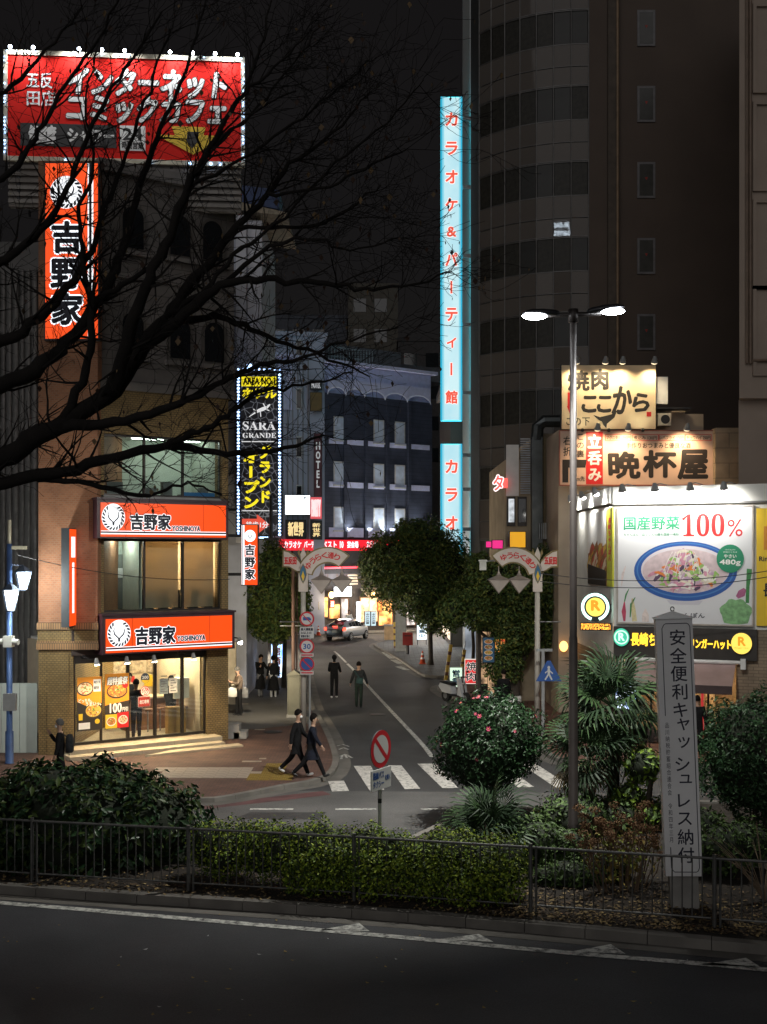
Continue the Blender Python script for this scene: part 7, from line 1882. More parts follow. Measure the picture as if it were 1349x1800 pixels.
# ================================================================ SILVER CAR
def make_car():
    g = G(560, 1121); 
    t = thing('parked_car', 'silver hatchback with glowing tail lights turning at the end of the street', 'car', (-2.55, 80.6, 0.0), R(90-22))
    # local x forward, y left, stations from rear (-2.23) to front (2.23)
    paint_ = mat('silver_car_paint', (.50, .52, .56), .28, .55, var=0)
    st = [(-2.20, .60, .42, .86, .88), (-2.12, .78, .34, .92, 1.02), (-1.85, .84, .30, .98, 1.16), (-1.45, .865, .28, 1.0, 1.30), (-1.0, .87, .26, .99, 1.42), (-.4, .872, .25, .96, 1.49), (.15, .872, .25, .93, 1.48), (.6, .87, .25, .92, 1.36), (1.05, .865, .26, .92, 1.12), (1.4, .85, .28, .90, .98), (1.8, .81, .30, .82, .86), (2.08, .70, .33, .68, .72), (2.22, .50, .40, .54, .58)]
    n = 15; vs = []; fs = []
    for x, hw_, zb_, zs, zt2 in st:
        roof = hw_*.70 if zt2-zs > .25 else hw_*.88
        ring = [(0, zb_), (hw_*.8, zb_), (hw_*.97, zb_+.1), (hw_, (zb_+zs)/2), (hw_*.985, zs-.03), (hw_*.95, zs+.01), (roof+(hw_-roof)*.25, zs+(zt2-zs)*.72), (roof*.72, zs+(zt2-zs)*.97)]
        full = ring+[(0, zt2)]+[(-y_, z_) for y_, z_ in ring[1:][::-1]]
        full = [(y_, z_) for y_, z_ in full]
        vs += [(x, y_, z_) for y_, z_ in full]
    n = 16
    for i in range(len(st)-1):
        for j in range(n): fs.append((i*n+j, i*n+(j+1) % n, (i+1)*n+(j+1) % n, (i+1)*n+j))
    fs.append(list(range(n))); fs.append([(len(st)-1)*n+j for j in range(n)][::-1])
    body = MB(paint_).add(vs, fs).build('body', t, True)
    def surf(i, j): return Vector(vs[i*n+j])
    gl = MB(DARKGLASS)
    def pane(pts, o_): gl.add([Vector(p)+Vector(o_) for p in pts], [list(range(len(pts)))])
    for s, sgn in ((1, 1), (-1, -1)):
        def q_(i, j): v = surf(i, j if sgn > 0 else n-j); return v
        for i in range(3, 8):
            a, b = q_(i, 5), q_(i+1, 5); c, d = q_(i+1, 6), q_(i, 6)
            sh = lambda u_, v_: u_.lerp(v_, .06)
            pane([sh(a, b), sh(b, a), sh(c, d).lerp(sh(b, a), .08), sh(d, c).lerp(sh(a, b), .08)], (0, sgn*.012, .004))
    gl.build('side_window', t)
    g2_ = MB(DARKGLASS)
    for i in (1, 2, 3):       # sloping rear glass
        g2_.add([surf(i, 7)+Vector((-.006, 0, .012)), surf(i+1, 7)+Vector((-.006, 0, .012)), surf(i+1, 9)+Vector((-.006, 0, .012)), surf(i, 9)+Vector((-.006, 0, .012)), surf(i, 8)+Vector((-.006, 0, .012)), surf(i+1, 8)+Vector((-.006, 0, .012))], [(0, 1, 5, 4), (4, 5, 2, 3)])
    g2_.build('rear_window', t)
    g3 = MB(DARKGLASS)
    for i in (6, 7): g3.add([surf(i, 7)+Vector((.01, 0, .012)), surf(i+1, 7)+Vector((.01, 0, .012)), surf(i+1, 8)+Vector((.01, 0, .012)), surf(i, 8)+Vector((.01, 0, .012)), surf(i, 9)+Vector((.01, 0, .012)), surf(i+1, 9)+Vector((.01, 0, .012))], [(0, 1, 2, 3), (3, 2, 5, 4)])
    g3.build('windscreen', t)
    tyre = mat('tyre_rubber', (.015, .015, .016), .8, var=0); rim_ = mat('alloy_rim', (.45, .46, .48), .35, .7, var=0)
    for x in (-1.33, 1.37):
        for s in (-1, 1):
            wo = MB(tyre).tube([(x, s*.70, .31), (x, s*.70+s*.19, .31)], .31, 22).build('wheel', t)
            MB(rim_).tube([(x, s*.895, .31), (x, s*.90, .31)], .21, 18).build('rim', wo)
            mb = MB(tyre)
            for k in range(5):
                a = k*1.2566; mb.tube([(x+.1*math.cos(a+.6), s*.903, .31+.1*math.sin(a+.6)), (x+.17*math.cos(a+.6), s*.903, .31+.17*math.sin(a+.6))], .03, 6)
            mb.build('rim_slot', wo)
    red = em('tail_light_red', (1, .06, .03), 5); 
    for s in (-1, 1): MB(red).prism([(s*.62, .76), (s*.79, .78), (s*.80, .95), (s*.66, .98)] if s > 0 else [(s*.66, .98), (s*.80, .95), (s*.79, .78), (s*.62, .76)], -2.20, -2.08, 'yz').build('tail_light', t)
    MB(em('brake_light', (1, .08, .05), 4)).box(-2.17, -2.1, -.18, .18, 1.02, 1.06).build('brake_light', t)
    MB(mat('plate_white', (.6, .6, .55), .5)).box(-2.225, -2.19, -.18, .18, .62, .76).build('number_plate', t)
    MB(mat('bumper_dark', (.05, .05, .055), .5)).box(-2.2, -2.05, -.62, .62, .36, .48).build('bumper', t)
    for s in (-1, 1): MB(paint_).ball((.72, s*.97, .98), (.09, .1, .07), 10, 8).build('mirror', t, True)
    return t
make_car()
# ---- scooter
t = thing('scooter', 'black and white scooter parked by the barbecue sign', 'scooter', at(802, 1240), R(35))
sc_w = mat('scooter_white', (.55, .56, .58), .3, .1, var=0); sc_b = mat('scooter_black', (.02, .02, .022), .35, var=0)
for y_ in (-.62, .62): 
    wo = MB(mat('tyre_rubber', 0)).tube([(-.06, y_, .24), (.06, y_, .24)], .24, 18).build('wheel', t); MB(STEEL).tube([(-.065, y_, .24), (.065, y_, .24)], .12, 14).build('rim', wo)
MB(sc_w).prism([(-.55, .3), (-.45, .75), (-.3, 1.0), (-.22, 1.0), (-.3, .6), (-.25, .35)], -.16, .16, 'yz').build('front_shield', t)
MB(sc_b).box(-.15, .15, -.3, .25, .28, .36).build('footboard', t)
MB(sc_w).prism([(.1, .35), (.2, .68), (.85, .74), (.95, .6), (.7, .38)], -.15, .15, 'yz').build('rear_body', t)
MB(sc_b).prism([(.1, .683), (.15, .8), (.5, .83), (.85, .82), (.85, .743)], -.14, .14, 'yz').build('seat', t)
MB(sc_b).tube([(-.34, -.3, 1.02), (-.1, -.34, 1.06), (.1, -.34, 1.06), (.34, -.3, 1.02)], .022, 8).tube([(0, -.34, 1.05), (0, -.6, .3)], .03, 8).build('handlebar', t)
for s in (-1, 1): MB(sc_b).tube([(s*.25, -.32, 1.05), (s*.32, -.3, 1.22)], .01, 6).ball((s*.34, -.3, 1.25), (.07, .015, .045), 8, 6).build('mirror', t)
MB(em('scooter_lamp', (.3, .3, .3), .1)).ball((0, -.5, .82), (.08, .05, .07), 10, 8).build('headlight', t)
# ================================================================ PLANTS
def leaf_mat(name, c, rough=.5, var=.45):
    return mat(name, c, rough, var=var, sc=7, spec=.18)
def leaf_cloud(name, parent, blobs, n, size, mats, seed=0, shell=.75, up=.3, asp=.45, kind='stuff', fold=.25):
    rs = np.random.RandomState(seed)
    C = np.array([b[0] for b in blobs], float); Rr = np.array([b[1] if hasattr(b[1], '__len__') else (b[1],)*3 for b in blobs], float)
    wgt = (Rr[:, 0]*Rr[:, 1]+Rr[:, 1]*Rr[:, 2]+Rr[:, 0]*Rr[:, 2]); wgt /= wgt.sum()
    bi = rs.choice(len(blobs), n, p=wgt)
    d = rs.normal(size=(n, 3)); d /= np.linalg.norm(d, axis=1)[:, None]
    # uneven surface: clumps push the outline in and out
    bump = 1+.10*np.sin(d[:, 0]*7+bi)+.08*np.sin(d[:, 1]*9+2*bi)+.08*np.sin(d[:, 2]*11+3*bi)
    rad = (shell+(1-shell)*rs.rand(n)**.6)*bump
    pos = C[bi]+d*Rr[bi]*rad[:, None]
    nrm = d+rs.normal(size=(n, 3))*.6; nrm[:, 2] += up; nrm /= np.linalg.norm(nrm, axis=1)[:, None]
    ref = rs.normal(size=(n, 3)); ta = np.cross(nrm, ref); ta /= np.linalg.norm(ta, axis=1)[:, None]; tb = np.cross(nrm, ta)
    L = size*(.6+.8*rs.rand(n))[:, None]; W = L*asp
    v = np.empty((n, 4, 3)); v[:, 0] = pos-ta*L*.5; v[:, 1] = pos+tb*W*.5+nrm*L*fold*.5; v[:, 2] = pos+ta*L*.5; v[:, 3] = pos-tb*W*.5+nrm*L*fold*.5
    me = bpy.data.meshes.new(name)
    me.vertices.add(n*4); me.vertices.foreach_set('co', v.reshape(-1))
    me.loops.add(n*6); me.polygons.add(n*2)
    base = np.arange(n)[:, None]*4
    idx = np.concatenate([base+np.array([0, 1, 2]), base+np.array([0, 2, 3])], axis=1).reshape(-1)
    me.loops.foreach_set('vertex_index', idx.astype(np.int32))
    me.polygons.foreach_set('loop_start', (np.arange(n*2)*3).astype(np.int32)); me.polygons.foreach_set('loop_total', np.full(n*2, 3, np.int32))
    for m in mats: me.materials.append(m)
    mi = np.repeat(rs.choice(len(mats), n), 2); me.polygons.foreach_set('material_index', mi.astype(np.int32))
    me.update(); me.validate()
    o = bpy.data.objects.new(name, me); COL.objects.link(o); o.parent = parent
    if kind and parent is not None: o['kind'] = kind
    return o
LG = [leaf_mat('leaf_dark', (.045, .08, .024)), leaf_mat('leaf_mid', (.07, .115, .034)), leaf_mat('leaf_olive', (.11, .13, .03))]
LD = [leaf_mat('camellia_dark', (.014, .034, .014), .35), leaf_mat('camellia_mid', (.022, .05, .02), .35)]
LH = [leaf_mat('hedge_green', (.12, .19, .02)), leaf_mat('hedge_yellow', (.22, .28, .03)), leaf_mat('hedge_dark', (.035, .06, .016))]
BARK = mat('bark', (.05, .04, .032), .9, var=.4, sc=6, bump=.6, bsc=25)
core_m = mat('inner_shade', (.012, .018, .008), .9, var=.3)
def street_tree(label, px, py, blobs_px, Y, n, lean=0, seed=0, mats=LG, ls=.16, trunk_r=.13, zbase=.1):
    x0 = X(px, Y); t = thing('street_tree', label, 'tree', (x0, Y, zbase))
    bl = [((X(a, Y)-x0, dy, Z(b, Y)-zbase), (ra/FPX*Y, ra/FPX*Y*.95, rb/FPX*Y)) for a, b, ra, rb, dy in blobs_px]
    zc = min(b[0][2] for b in bl)
    mb = MB(BARK); top = (bl[0][0][0], 0, bl[0][0][2])
    mb.tube([(0, 0, -.02), (.02, 0, .3), (lean*.3, 0, top[2]*.5), (lean, 0, top[2]*.8), (top[0], 0, top[2])], [trunk_r*1.5, trunk_r, trunk_r*.85, trunk_r*.7, trunk_r*.3], 9)
    mb.build('trunk', t, True)
    for b in bl:
        st_ = Vector((lean*.8, 0, zc*.85)); en = Vector(b[0])
        MB(BARK).tube([st_, st_.lerp(en, .5)+Vector((0, 0, .15)), en], [trunk_r*.5, trunk_r*.35, trunk_r*.12], 6).build('limb', t, True)
    leaf_cloud('crown', t, bl, n, ls, mats, seed, .55)
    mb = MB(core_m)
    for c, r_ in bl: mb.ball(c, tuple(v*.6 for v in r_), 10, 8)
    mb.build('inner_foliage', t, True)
    return t
q = random.Random(4)
Yt = 48
street_tree('olive street tree with pointed crown on the left pavement', 483, 1200, [(470, 1050, 42, 55, 0), (492, 1020, 40, 55, .3), (500, 1075, 45, 45, -.2), (455, 1085, 30, 34, .1), (480, 985, 26, 40, 0), (520, 1050, 30, 50, .3), (478, 1105, 34, 26, 0)], Yt, 15000, .05, 1)
t = thing('street_tree', 'slim reddish trunk of a second tree beside the left street tree', 'tree', (X(499, 50.5), 50.5, .1)); MB(BARK).tube([(0, 0, 0), (.05, 0, 1.6), (.1, 0, 3.0)], [.12, .09, .06], 8).build('trunk', t, True); leaf_cloud('crown', t, [((.1, .3, 4.0), (.9, .9, 1.3))], 2500, .16, LG, 77, .5)
street_tree('round dense street tree in the middle beyond the post box', 757, 1172, [(705, 985, 62, 58, 0), (755, 960, 55, 48, .5), (690, 1020, 52, 50, .2), (740, 1040, 60, 52, -.4), (790, 1000, 45, 60, 0), (725, 935, 38, 26, .3), (770, 1080, 40, 36, 0), (665, 990, 36, 42, .3), (820, 1040, 36, 50, .4)], 61, 30000, -.1, 2, ls=.19)
street_tree('broad street tree beside the right name post', 905, 1245, [(880, 1030, 55, 52, 0), (920, 1060, 52, 58, .2), (960, 1040, 42, 62, .4), (845, 1065, 42, 48, .2), (900, 1110, 48, 44, 0), (975, 1100, 26, 48, .4), (845, 1000, 28, 30, .5), (955, 1000, 36, 40, .6), (800, 1075, 30, 34, .6), (885, 1165, 36, 42, -.1)], 44, 30000, .1, 3, ls=.15, trunk_r=.2)
t = thing('street_tree', 'thin trunked small tree by the grey shop front on the right', 'tree', (X(831, 55), 55, .1)); MB(BARK).tube([(0, 0, 0), (.05, 0, 1.5), (-.02, 0, 2.6), (.2, 0, 4)], [.1, .08, .07, .03], 8).build('trunk', t, True); leaf_cloud('crown', t, [((.0, .2, 4.0), (1.1, 1, 1.0))], 2500, .16, LG, 78, .5)

# ---- camellia ball with pink flowers
def bush(name, label, px, py, rpx, rz_px, Y, n, mats, ls, seed, z0=.145, shell=.82, cat='bush', extra=()):
    x0 = X(px, Y); t = thing(name, label, cat, (x0, Y, z0))
    c = (0, 0, Z(py, Y)-z0); r_ = rpx/FPX*Y; rz_ = rz_px/FPX*Y
    bl = [(c, (r_, r_, rz_))]+[((c[0]+a*r_, b*r_, c[2]+d*rz_), (r_*e, r_*e, rz_*e)) for a, b, d, e in extra]
    leaf_cloud('foliage', t, bl, n, ls, mats, seed, shell)
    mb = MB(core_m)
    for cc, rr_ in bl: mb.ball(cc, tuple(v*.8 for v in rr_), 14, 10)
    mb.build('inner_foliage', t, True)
    mb = MB(BARK)
    for k in range(4): a = k*1.57+.4; mb.tube([(.08*math.cos(a), .08*math.sin(a), -.02), (.25*math.cos(a), .25*math.sin(a), c[2]*.8)], [.05, .035], 6)
    mb.build('stem', t)
    return t, c, r_, rz_
t, c, r_, rz_ = bush('camellia_bush', 'round clipped camellia ball dotted with pink flowers', 860, 1307, 90, 84, 25.2, 15000, LD, .10, 5, shell=.72, extra=((.15, 0, .12, .93), (-.15, -.1, -.1, .9), (.05, .1, .2, .85)))
pink = mat('camellia_pink', (.4, .04, .11), .5, var=.3, sc=12)
q = random.Random(8)
fl_me = []
for s_ in range(2):
    mb = MB(pink)
    for k in range(6):
        a = k*1.047; mb.add([(0, 0, 0), (.05*math.cos(a-.4), .05*math.sin(a-.4), .02), (.07*math.cos(a), .07*math.sin(a), .012), (.05*math.cos(a+.4), .05*math.sin(a+.4), .02)], [(0, 1, 2, 3)])
    mb.use(YEL_INK).ball((0, 0, .015), .014, 6, 4); fl_me.append(mb.mesh('flower'))
for k in range(15):
    th = q.uniform(-2.9, -.2); ph = q.uniform(-.3, 1.2) if k % 3 else q.uniform(.4, 1.3)
    d = Vector((math.cos(th)*math.cos(ph), math.sin(th)*math.cos(ph), math.sin(ph)))
    rr_ = 1.08
    o = linked('flower', fl_me[k % 2], t, (c[0]+d.x*r_*rr_, c[1]+d.y*r_*rr_, c[2]+d.z*rz_*rr_), d.to_track_quat('Z', 'Y').to_euler(), (.85,)*3 if k % 2 else (.6,)*3)
bush('round_bush', 'big dark clipped bush at the right edge behind the slogan pillar', 1338, 1325, 105, 105, 23.2, 15000, [leaf_mat('box_dark', (.02, .05, .022), .35), leaf_mat('box_mid', (.035, .075, .03), .35)], .09, 6, extra=((.1, 0, .1, .95), (-.1, .1, -.2, .9)))
# ---- big dark shrub at the left
bush('large_shrub', 'large dark glossy shrub behind the fence at the left', 150, 1450, 150, 110, 22.0, 14000, LD+[leaf_mat('shrub_olive', (.045, .07, .018), .4)], .17, 7, shell=.7, extra=((-.75, 0, .05, .8), (.72, 0, .0, .72), (.25, .1, .28, .72), (-.3, -.1, .25, .8), (.8, .1, -.5, .6), (-1.2, 0, -.1, .8)))
# ---- hedge
hx0 = -3.15
hd = thing('hedge', 'long loose yellow green hedge growing through the fence', 'hedge', (hx0, 20.6, .145))
bl = []
q = random.Random(12)
for k in range(33):
    x = k*.165; yy = fence_y(hx0+x)-20.6+.65
    bl.append(((x, yy+q.uniform(-.15, .35), .55+q.uniform(-.1, .16)), (.42, .5, .5)))
    if x > 1.5: bl.append(((x, yy-.55+q.uniform(-.1, .1), .5+q.uniform(-.1, .1)), (.32, .33, .45)))
leaf_cloud('foliage', hd, bl, 42000, .058, LH, 9, .55, up=.5, asp=.6)
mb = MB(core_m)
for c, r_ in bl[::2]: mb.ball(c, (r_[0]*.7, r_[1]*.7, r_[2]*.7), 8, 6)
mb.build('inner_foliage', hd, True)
bush('low_shrub', 'dark low shrub between the hedge and the lamp post', 945, 1480, 60, 42, 21.6, 5000, LG[:2], .1, 14, shell=.5, extra=((-.9, .2, -.3, .8), (.8, 0, -.2, .8)))
bush('low_shrub', 'small bright leaved shrub in front of the palm trunk', 1130, 1345, 36, 34, 24.2, 1800, [LH[0], LG[1]], .14, 15, shell=.3, extra=((-.6, 0, -1.6, .8), (.2, .2, -2.6, 1.1)))
bush('low_shrub', 'dark straggly shrub right of the slogan pillar', 1260, 1490, 60, 48, 20.8, 4200, LG[:2], .1, 16, shell=.4, extra=((.9, .2, .1, .9), (-.4, .5, .6, .8)))
bush('low_shrub', 'dark undergrowth behind the fence at the foot of the lamp post', 1010, 1440, 70, 50, 24.0, 4500, LG[:2], .11, 17, shell=.4, extra=((1.1, .3, -.1, .9), (-.8, .1, -.4, .7)))

bush('low_shrub', 'dark ground cover behind the fence left of the dry hydrangea', 1000, 1535, 45, 26, 20.3, 3200, LG[:2], .085, 18, shell=.4, extra=((.9, .2, -.2, .8), (-.7, 0, -.1, .8), (1.9, .6, .3, .9)))
# ---- palms
PG = [leaf_mat('palm_green', (.03, .058, .022), .5), leaf_mat('palm_dark', (.018, .034, .017), .55), leaf_mat('palm_dry', (.13, .10, .05), .6)]
def frond_mesh(m, n=22, L=.62, droop=.35, seed=0):
    q = random.Random(seed); mb = MB(m)
    mb.tube([(0, 0, 0), (.2, 0, .03), (.42, 0, .0)], [.016, .011, .008], 5)
    for k in range(n):
        a = R(-125+250*k/(n-1)); l = L*(1-.25*abs(a)/R(125))*q.uniform(.92, 1.06); ca, sa = math.cos(a), math.sin(a)
        w = .021; p0 = Vector((.42, 0, 0)); d = Vector((ca, sa, 0)); pr = Vector((-sa, ca, 0)); up_ = Vector((0, 0, 1))
        f_ = .05*(1 if k % 2 else -1)
        m1 = p0+d*l*.5+up_*(.02); m2 = p0+d*l*.8-up_*(droop*.10*l); tip = p0+d*l*.97-up_*(droop*q.uniform(.3, .6)*l)
        mb.add([p0, m1+pr*w, m1-pr*w, m1+up_*.012, m2+pr*w*.7, m2-pr*w*.7, tip], [(0, 2, 3), (0, 3, 1), (2, 5, 4, 1), (5, 6, 4)])
    return mb.mesh('frond')
FRM = [frond_mesh(PG[k % 2], 22, .52+.06*k, .35+.35*k, k) for k in range(4)]+[frond_mesh(PG[2], 22, .55, 1.2, 9)]
def palm(label, px, py_crown, Y, nf, sc, seed, trunk=True, elev=(-50, 80), z0=.145):
    x0 = X(px, Y); zc = Z(py_crown, Y)-z0
    t = thing('palm', label, 'palm', (x0, Y, z0)); q = random.Random(seed)
    MB(mat('palm_trunk_fibre', (.07, .05, .035), .95, var=.5, sc=12, bump=1, bsc=20)).tube([(0, 0, -.02), (.02, 0, zc*.5), (0, 0, zc)], [.15, .13, .1], 10).build('trunk', t, True)
    for k in range(nf):
        az = k*2.399+q.uniform(-.3, .3); e = R(elev[1]-(elev[1]-elev[0])*(k/nf)+q.uniform(-8, 8)); s = sc*q.uniform(.62, 1.2)
        dry = e < R(-25) and q.random() < .6
        o = linked('frond', FRM[4] if dry else FRM[k % 4], t, (0, 0, zc-.12*k/nf), (q.uniform(-.4, .4), -e, az), (s, s, s))
    return t
palm('tall fan palm with shaggy trunk behind the lamp post', 1078, 1240, 25.4, 34, 1.45, 21, elev=(-70, 75))
palm('second fan palm with drooping fronds left of the lamp post foot', 1035, 1330, 24.6, 24, 1.25, 22, elev=(-60, 60))
palm('low fan palm spreading over the hedge in front of the camellia', 862, 1462, 21.6, 20, 1.12, 23, elev=(-5, 75))
# ---- dry hydrangea
t = thing('hydrangea', 'dry brown hydrangea with withered flower heads behind the fence', 'shrub', (X(1095, 19.9), 19.9, .145))
q = random.Random(31); stem = MB(mat('dry_stem', (.13, .085, .05), .8, var=.3)); heads = MB(); 
dryf = [leaf_mat('dry_flower', (.17, .095, .05), .8), leaf_mat('dry_leaf', (.2, .15, .04), .7), leaf_mat('pale_leaf', (.22, .25, .05), .6)]
hb = []
for k in range(46):
    x = q.uniform(-.75, .75); y_ = q.uniform(-.35, .9); h_ = q.uniform(.6, 1.45); x2 = x+q.uniform(-.25, .25); y2 = y_+q.uniform(-.2, .2)
    stem.tube([(x*.6, y_*.6, 0), (x*.85, y_*.9, h_*.5), (x2, y2, h_)], [.012, .009, .005], 5)
    hb.append(((x2, y2, h_), (.11, .11, .075)))
    for j in range(2): a = q.uniform(0, 6.3); stem.tube([(x*.85, y_*.9, h_*q.uniform(.4, .7)), (x*.85+.2*math.cos(a), y_*.9+.2*math.sin(a), h_*.8)], [.006, .003], 4)
stem.build('stem', t); leaf_cloud('flower_heads', t, hb, 5200, .035, dryf[:1], 33, .5, asp=.8)
leaf_cloud('leaf', t, [((0, .2, .55), (.8, .6, .5))], 420, .10, dryf[1:], 34, .1, asp=.55)
# bare twigs at the right edge
t = thing('twiggy_shrub', 'bare pale twigs arching up at the right edge', 'shrub', (X(1345, 19.2), 19.2, .145)); mb = MB(mat('pale_twig', (.2, .15, .10), .8, var=.3)); q = random.Random(41)
for k in range(26):
    a = q.uniform(1.2, 4.4); l = q.uniform(.5, 1.5); mb.tube([(0, 0, 0), (l*.4*math.cos(a), .2*math.sin(a), l*.55), (l*.8*math.cos(a), .35*math.sin(a), l*q.uniform(.7, 1.0))], [.012, .008, .003], 4)
mb.build('twig', t)
# leaf litter on the island
rs = random.Random(51); mb = MB()
lm = [mat('litter_brown', (.11, .07, .035), .8, var=.3), mat('litter_tan', (.24, .17, .07), .8, var=.3), mat('litter_dark', (.05, .035, .02), .8, var=.3)]
for k in range(9000):
    x = rs.uniform(-7.5, 7.5); yf = fence_y(x)-.35; y_ = yf+abs(rs.gauss(0, 1.0))+rs.uniform(-.05, .1)
    if x < 1.6 and rs.random() < .7: continue
    s = rs.uniform(.02, .055); a = rs.uniform(0, 6.3); mb.use(lm[rs.randrange(3)])
    mb.add([(x+s*math.cos(a+w_)*(1 if i % 2 else .5), y_+s*math.sin(a+w_)*(1 if i % 2 else .5), .152+rs.uniform(0, .03)) for i, w_ in enumerate((0, 1.57, 3.14, 4.71))], [(0, 1, 2, 3)])
o = mb.build('leaf_litter'); tag(o, 'brown leaf litter under the fence on the island', 'litter', kind='stuff')

# ================================================================ BARE TREE IN FRONT
bt = thing('bare_tree', 'large bare winter tree reaching in from the left with a few dry leaves', 'tree', (-5.7, 10.5, .12))
TB = mat('black_bark', (.011, .0085, .007), .95, var=.3, sc=5, bump=.4)  # colour taken near black so the limbs read as night silhouettes
Y0 = 10.5
org = Vector((-5.7, 10.5, .12))
trunk_pts = [(-5.7, 10.5, .1), (-5.6, 10.5, 2.0), (-5.35, 10.5, 4.2), (-5.0, 10.5, 5.8), (-4.75, 10.5, 7.4), (-4.6, 10.5, 9.0), (-4.5, 10.5, 10.6)]
MB(TB).tube([Vector(p)-org for p in trunk_pts], [.42, .34, .3, .27, .2, .14, .09], 12).build('trunk', bt, True)
limbs = [
 [(-80, 880, 30), (60, 838, 24), (180, 812, 20), (290, 786, 16), (400, 797, 12), (500, 790, 8), (570, 765, 4)],
 [(-80, 862, 44), (20, 800, 40), (110, 745, 36), (200, 685, 34), (250, 612, 30), (295, 555, 24), (350, 480, 19), (420, 400, 15), (470, 340, 11), (520, 280, 8), (600, 220, 5), (650, 160, 3)],
 [(250, 612, 26), (330, 548, 22), (390, 503, 17), (470, 490, 13), (560, 497, 10), (640, 508, 7), (720, 500, 5), (795, 478, 3)],
 [(200, 688, 28), (225, 600, 25), (255, 505, 22), (290, 430, 19), (330, 330, 15), (370, 260, 11), (420, 180, 8), (480, 120, 5), (540, 60, 3)],
 [(-60, 720, 32), (60, 650, 29), (130, 590, 25), (180, 520, 21), (215, 440, 17), (240, 350, 13), (270, 260, 10), (310, 170, 7), (340, 80, 5), (362, -10, 3)],
 [(-60, 640, 24), (40, 582, 20), (110, 520, 16), (160, 440, 12), (192, 350, 10), (230, 250, 7), (262, 160, 5), (300, 50, 4)],
 [(-60, 505, 20), (30, 442, 16), (90, 380, 13), (130, 300, 10), (172, 200, 8), (222, 120, 6), (285, 20, 4)],
 [(-60, 360, 15), (20, 300, 12), (70, 230, 9), (112, 150, 7), (170, 70, 5), (222, -30, 4)],
 [(-60, 210, 11), (20, 150, 8), (80, 90, 6), (145, 10, 4)],
 [(90, 756, 24), (200, 742, 19), (300, 718, 15), (380, 678, 12), (440, 650, 10), (520, 632, 7), (600, 602, 5), (700, 575, 3)],
 [(300, 565, 16), (400, 560, 12), (470, 592, 9), (560, 622, 6), (650, 662, 3)],
 [(290, 786, 13), (350, 760, 11), (410, 722, 9), (455, 690, 7), (530, 678, 5), (620, 655, 3)],
 [(470, 340, 8), (560, 332, 6), (640, 298, 5), (715, 262, 3)], [(420, 400, 9), (520, 398, 7), (600, 378, 5), (670, 325, 3)],
 [(390, 503, 10), (460, 442, 8), (540, 420, 6), (620, 440, 4), (700, 418, 3)], [(330, 330, 8), (420, 282, 6), (500, 230, 5), (580, 168, 4), (650, 105, 3)],
 [(370, 260, 7), (440, 200, 5), (500, 130, 4), (560, 50, 3)], [(295, 555, 13), (350, 520, 10), (410, 450, 8), (500, 380, 6), (590, 290, 5), (680, 215, 4), (745, 140, 2.5)],
 [(110, 745, 20), (150, 650, 16), (160, 560, 13), (150, 470, 10), (140, 380, 8), (165, 290, 6), (150, 190, 4), (170, 90, 3)],
 [(420, 180, 6), (450, 110, 5), (470, 40, 4), (480, -20, 3)], [(60, 838, 14), (160, 850, 10), (260, 870, 7), (330, 850, 5), (390, 870, 3)],
 [(180, 520, 12), (250, 480, 9), (310, 400, 7), (350, 300, 6), (430, 210, 4), (520, 160, 3)]]
rb_ = random.Random(61)
tw_pts = []
def P3(px, py, Y): return P(px, py, Y)-org
for i, L in enumerate(limbs):
    Yl = Y0+rb_.uniform(-.5, .9); dy = rb_.uniform(-.9, 1.3)
    pts = []; rad = []
    for k, (px, py, w_) in enumerate(L):
        Yk = Yl*0+Y0+dy*(k/(len(L)-1))+rb_.uniform(-.1, .1)
        if k == 0 and px > 0: Yk = Y0+.05
        pts.append(P3(px, py, Yk)); rad.append(max(.006, .92*w_/2/FPX*Yk))
    if L[0][0] < 0:
        z_ = pts[0].z+org.z; zt3 = max(2.5, z_-.9)
        # root on the trunk
        for a, b in zip(trunk_pts, trunk_pts[1:]):
            if a[2] <= zt3 <= b[2]: 
                tt_ = (zt3-a[2])/(b[2]-a[2]); rp_ = Vector(a).lerp(Vector(b), tt_)-org; break
        pts = [rp_]+pts; rad = [rad[0]*1.15]+rad
    # smooth and roughen
    sp = []; sr_ = []
    for k in range(len(pts)-1):
        p0, p1_, p2, p3 = pts[max(k-1, 0)], pts[k], pts[k+1], pts[min(k+2, len(pts)-1)]
        for j in range(5):
            u = j/5; v = .5*((2*p1_)+(-p0+p2)*u+(2*p0-5*p1_+4*p2-p3)*u*u+(-p0+3*p1_-3*p2+p3)*u**3)
            sp.append(v+Vector((rb_.gauss(0, .012), rb_.gauss(0, .012), rb_.gauss(0, .012)))); sr_.append((rad[k]+(rad[k+1]-rad[k])*u)*rb_.uniform(.92, 1.1))
    sp.append(pts[-1]); sr_.append(rad[-1])
    MB(TB).tube(sp, sr_, 7).build('limb', bt, True)
    for k in range(3, len(sp)-1): tw_pts.append((sp[k], (sp[k+1]-sp[k]).normalized(), sr_[k], k/len(sp)))
    tw_pts.append((sp[-1], (sp[-1]-sp[-2]).normalized(), sr_[-1], 1))
tw = MB(TB); dl = MB(); dlm = [mat('dry_leaf_tree', (.05, .025, .015), .7, var=.3), mat('dry_leaf_pale', (.17, .11, .05), .7, var=.3)]
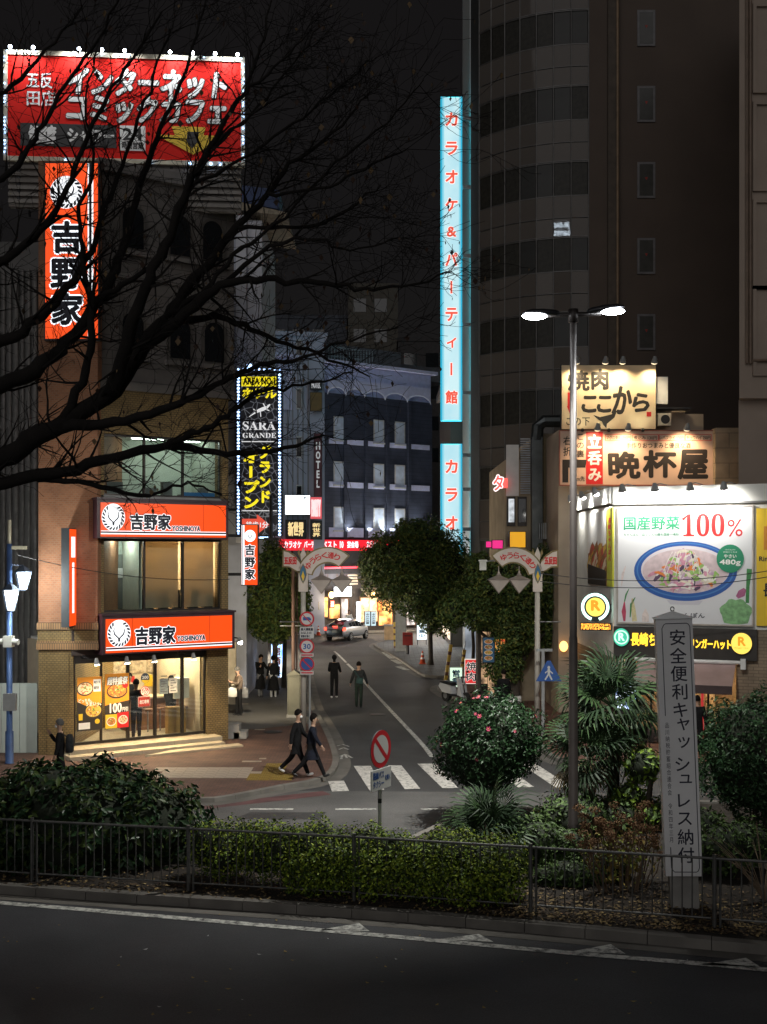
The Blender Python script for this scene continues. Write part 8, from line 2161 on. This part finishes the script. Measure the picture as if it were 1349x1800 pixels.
def twig(p, d, r_, L, depth):
    n = 4; pts = [p]; cur = d.copy(); rs_ = [r_]
    for k in range(n):
        cur = (cur+Vector((rb_.gauss(.03, .16), rb_.gauss(0, .16), rb_.gauss(.03, .16)))).normalized()
        pts.append(pts[-1]+cur*L/n); rs_.append(max(.0022, r_*(1-.75*(k+1)/n)))
    tw.tube(pts, rs_, 4 if r_ > .008 else 3, False)
    if depth > 0:
        for k in range(1, n+1):
            if rb_.random() < .8:
                ax = Vector((rb_.gauss(0, 1), rb_.gauss(0, 1), rb_.gauss(0, 1))).normalized()
                dd = (cur*.75+ax*.65).normalized()
                twig(pts[k], dd, max(.0025, rs_[k]*.65), L*rb_.uniform(.45, .75), depth-1)
    elif rb_.random() < .12:
        q_ = pts[-1]; s = rb_.uniform(.012, .03); dl.use(dlm[rb_.randrange(2)]); a = Vector((rb_.gauss(0, 1), rb_.gauss(0, 1), rb_.gauss(0, .5))).normalized()*s
        dl.add([q_, q_+Vector((a.x, a.y, -s)), q_+Vector((0, 0, -2.4*s)), q_+Vector((-a.x, -a.y, -1.1*s))], [(0, 1, 2, 3)])
for p, d, r_, f_ in tw_pts:
    for rep in range(2):
        if rb_.random() < (.5 if f_ > .3 else .34):
            ax = Vector((rb_.gauss(.2, 1), rb_.gauss(0, .8), rb_.gauss(.25, 1))).normalized()
            dd = (d*.7+ax*.75).normalized()
            twig(p, dd, min(.016, max(.004, r_*.45)), rb_.uniform(.25, .75), 2 if rb_.random() < .6 else 1)
o = tw.build('twigs', bt); o['kind'] = 'stuff'
o = dl.build('dry_leaves', bt); o['kind'] = 'stuff'
# ================================================================ LIT HOTEL NAME BEHIND THE CAMERA, seen only as a reflection in the tower
a_ = -1.5*dA
n_ = Vector((math.sin(a_), -math.cos(a_), 0)); d_ = Vector(((984-CX)/FPX, 1, (HY-403)/FPX))
pc_ = Vector((cxT, cyT, 0))+n_*(RT*math.cos(dA/2)+.03)
hit = Vector((0, 0, CH))+d_*((pc_-Vector((0, 0, CH))).dot(n_)/d_.dot(n_))
rf_ = d_-2*d_.dot(n_)*n_
sp_ = hit+rf_*((-60-hit.y)/rf_.y)
hs = thing('station_hotel', 'slim hotel tower behind the viewer with a lit rooftop name', 'building', (sp_.x, sp_.y, 0), math.atan2(-rf_.y, -rf_.x)+R(90))
MB(mat('hotel_wall', (.25, .24, .23), .8)).box(-3, 3, .3, 8, 0, sp_.z-1.6).build('wall', hs)
for j in range(12):
    for i in range(4): MB(DARKGLASS).box(-2.6+i*1.4, -1.6+i*1.4, .25, .299, 4+j*3.6, 5.6+j*3.6).build('window', hs)
hl = em('hotel_name_light', (.75, .88, 1), 50)
mb = MB(); text(mb, 'JR-EAST', (-1.4, 1.4, sp_.z+.05, sp_.z+.95), 0, hl, .03); text(mb, 'HOTEL', (-1.4, 1.4, sp_.z-1.25, sp_.z-.25), 0, hl, .03); mb.build('lettering', hs)
MB(DARK).box(-1.6, 1.6, .1, .25, sp_.z-1.6, sp_.z+1.1).build('sign_frame', hs)
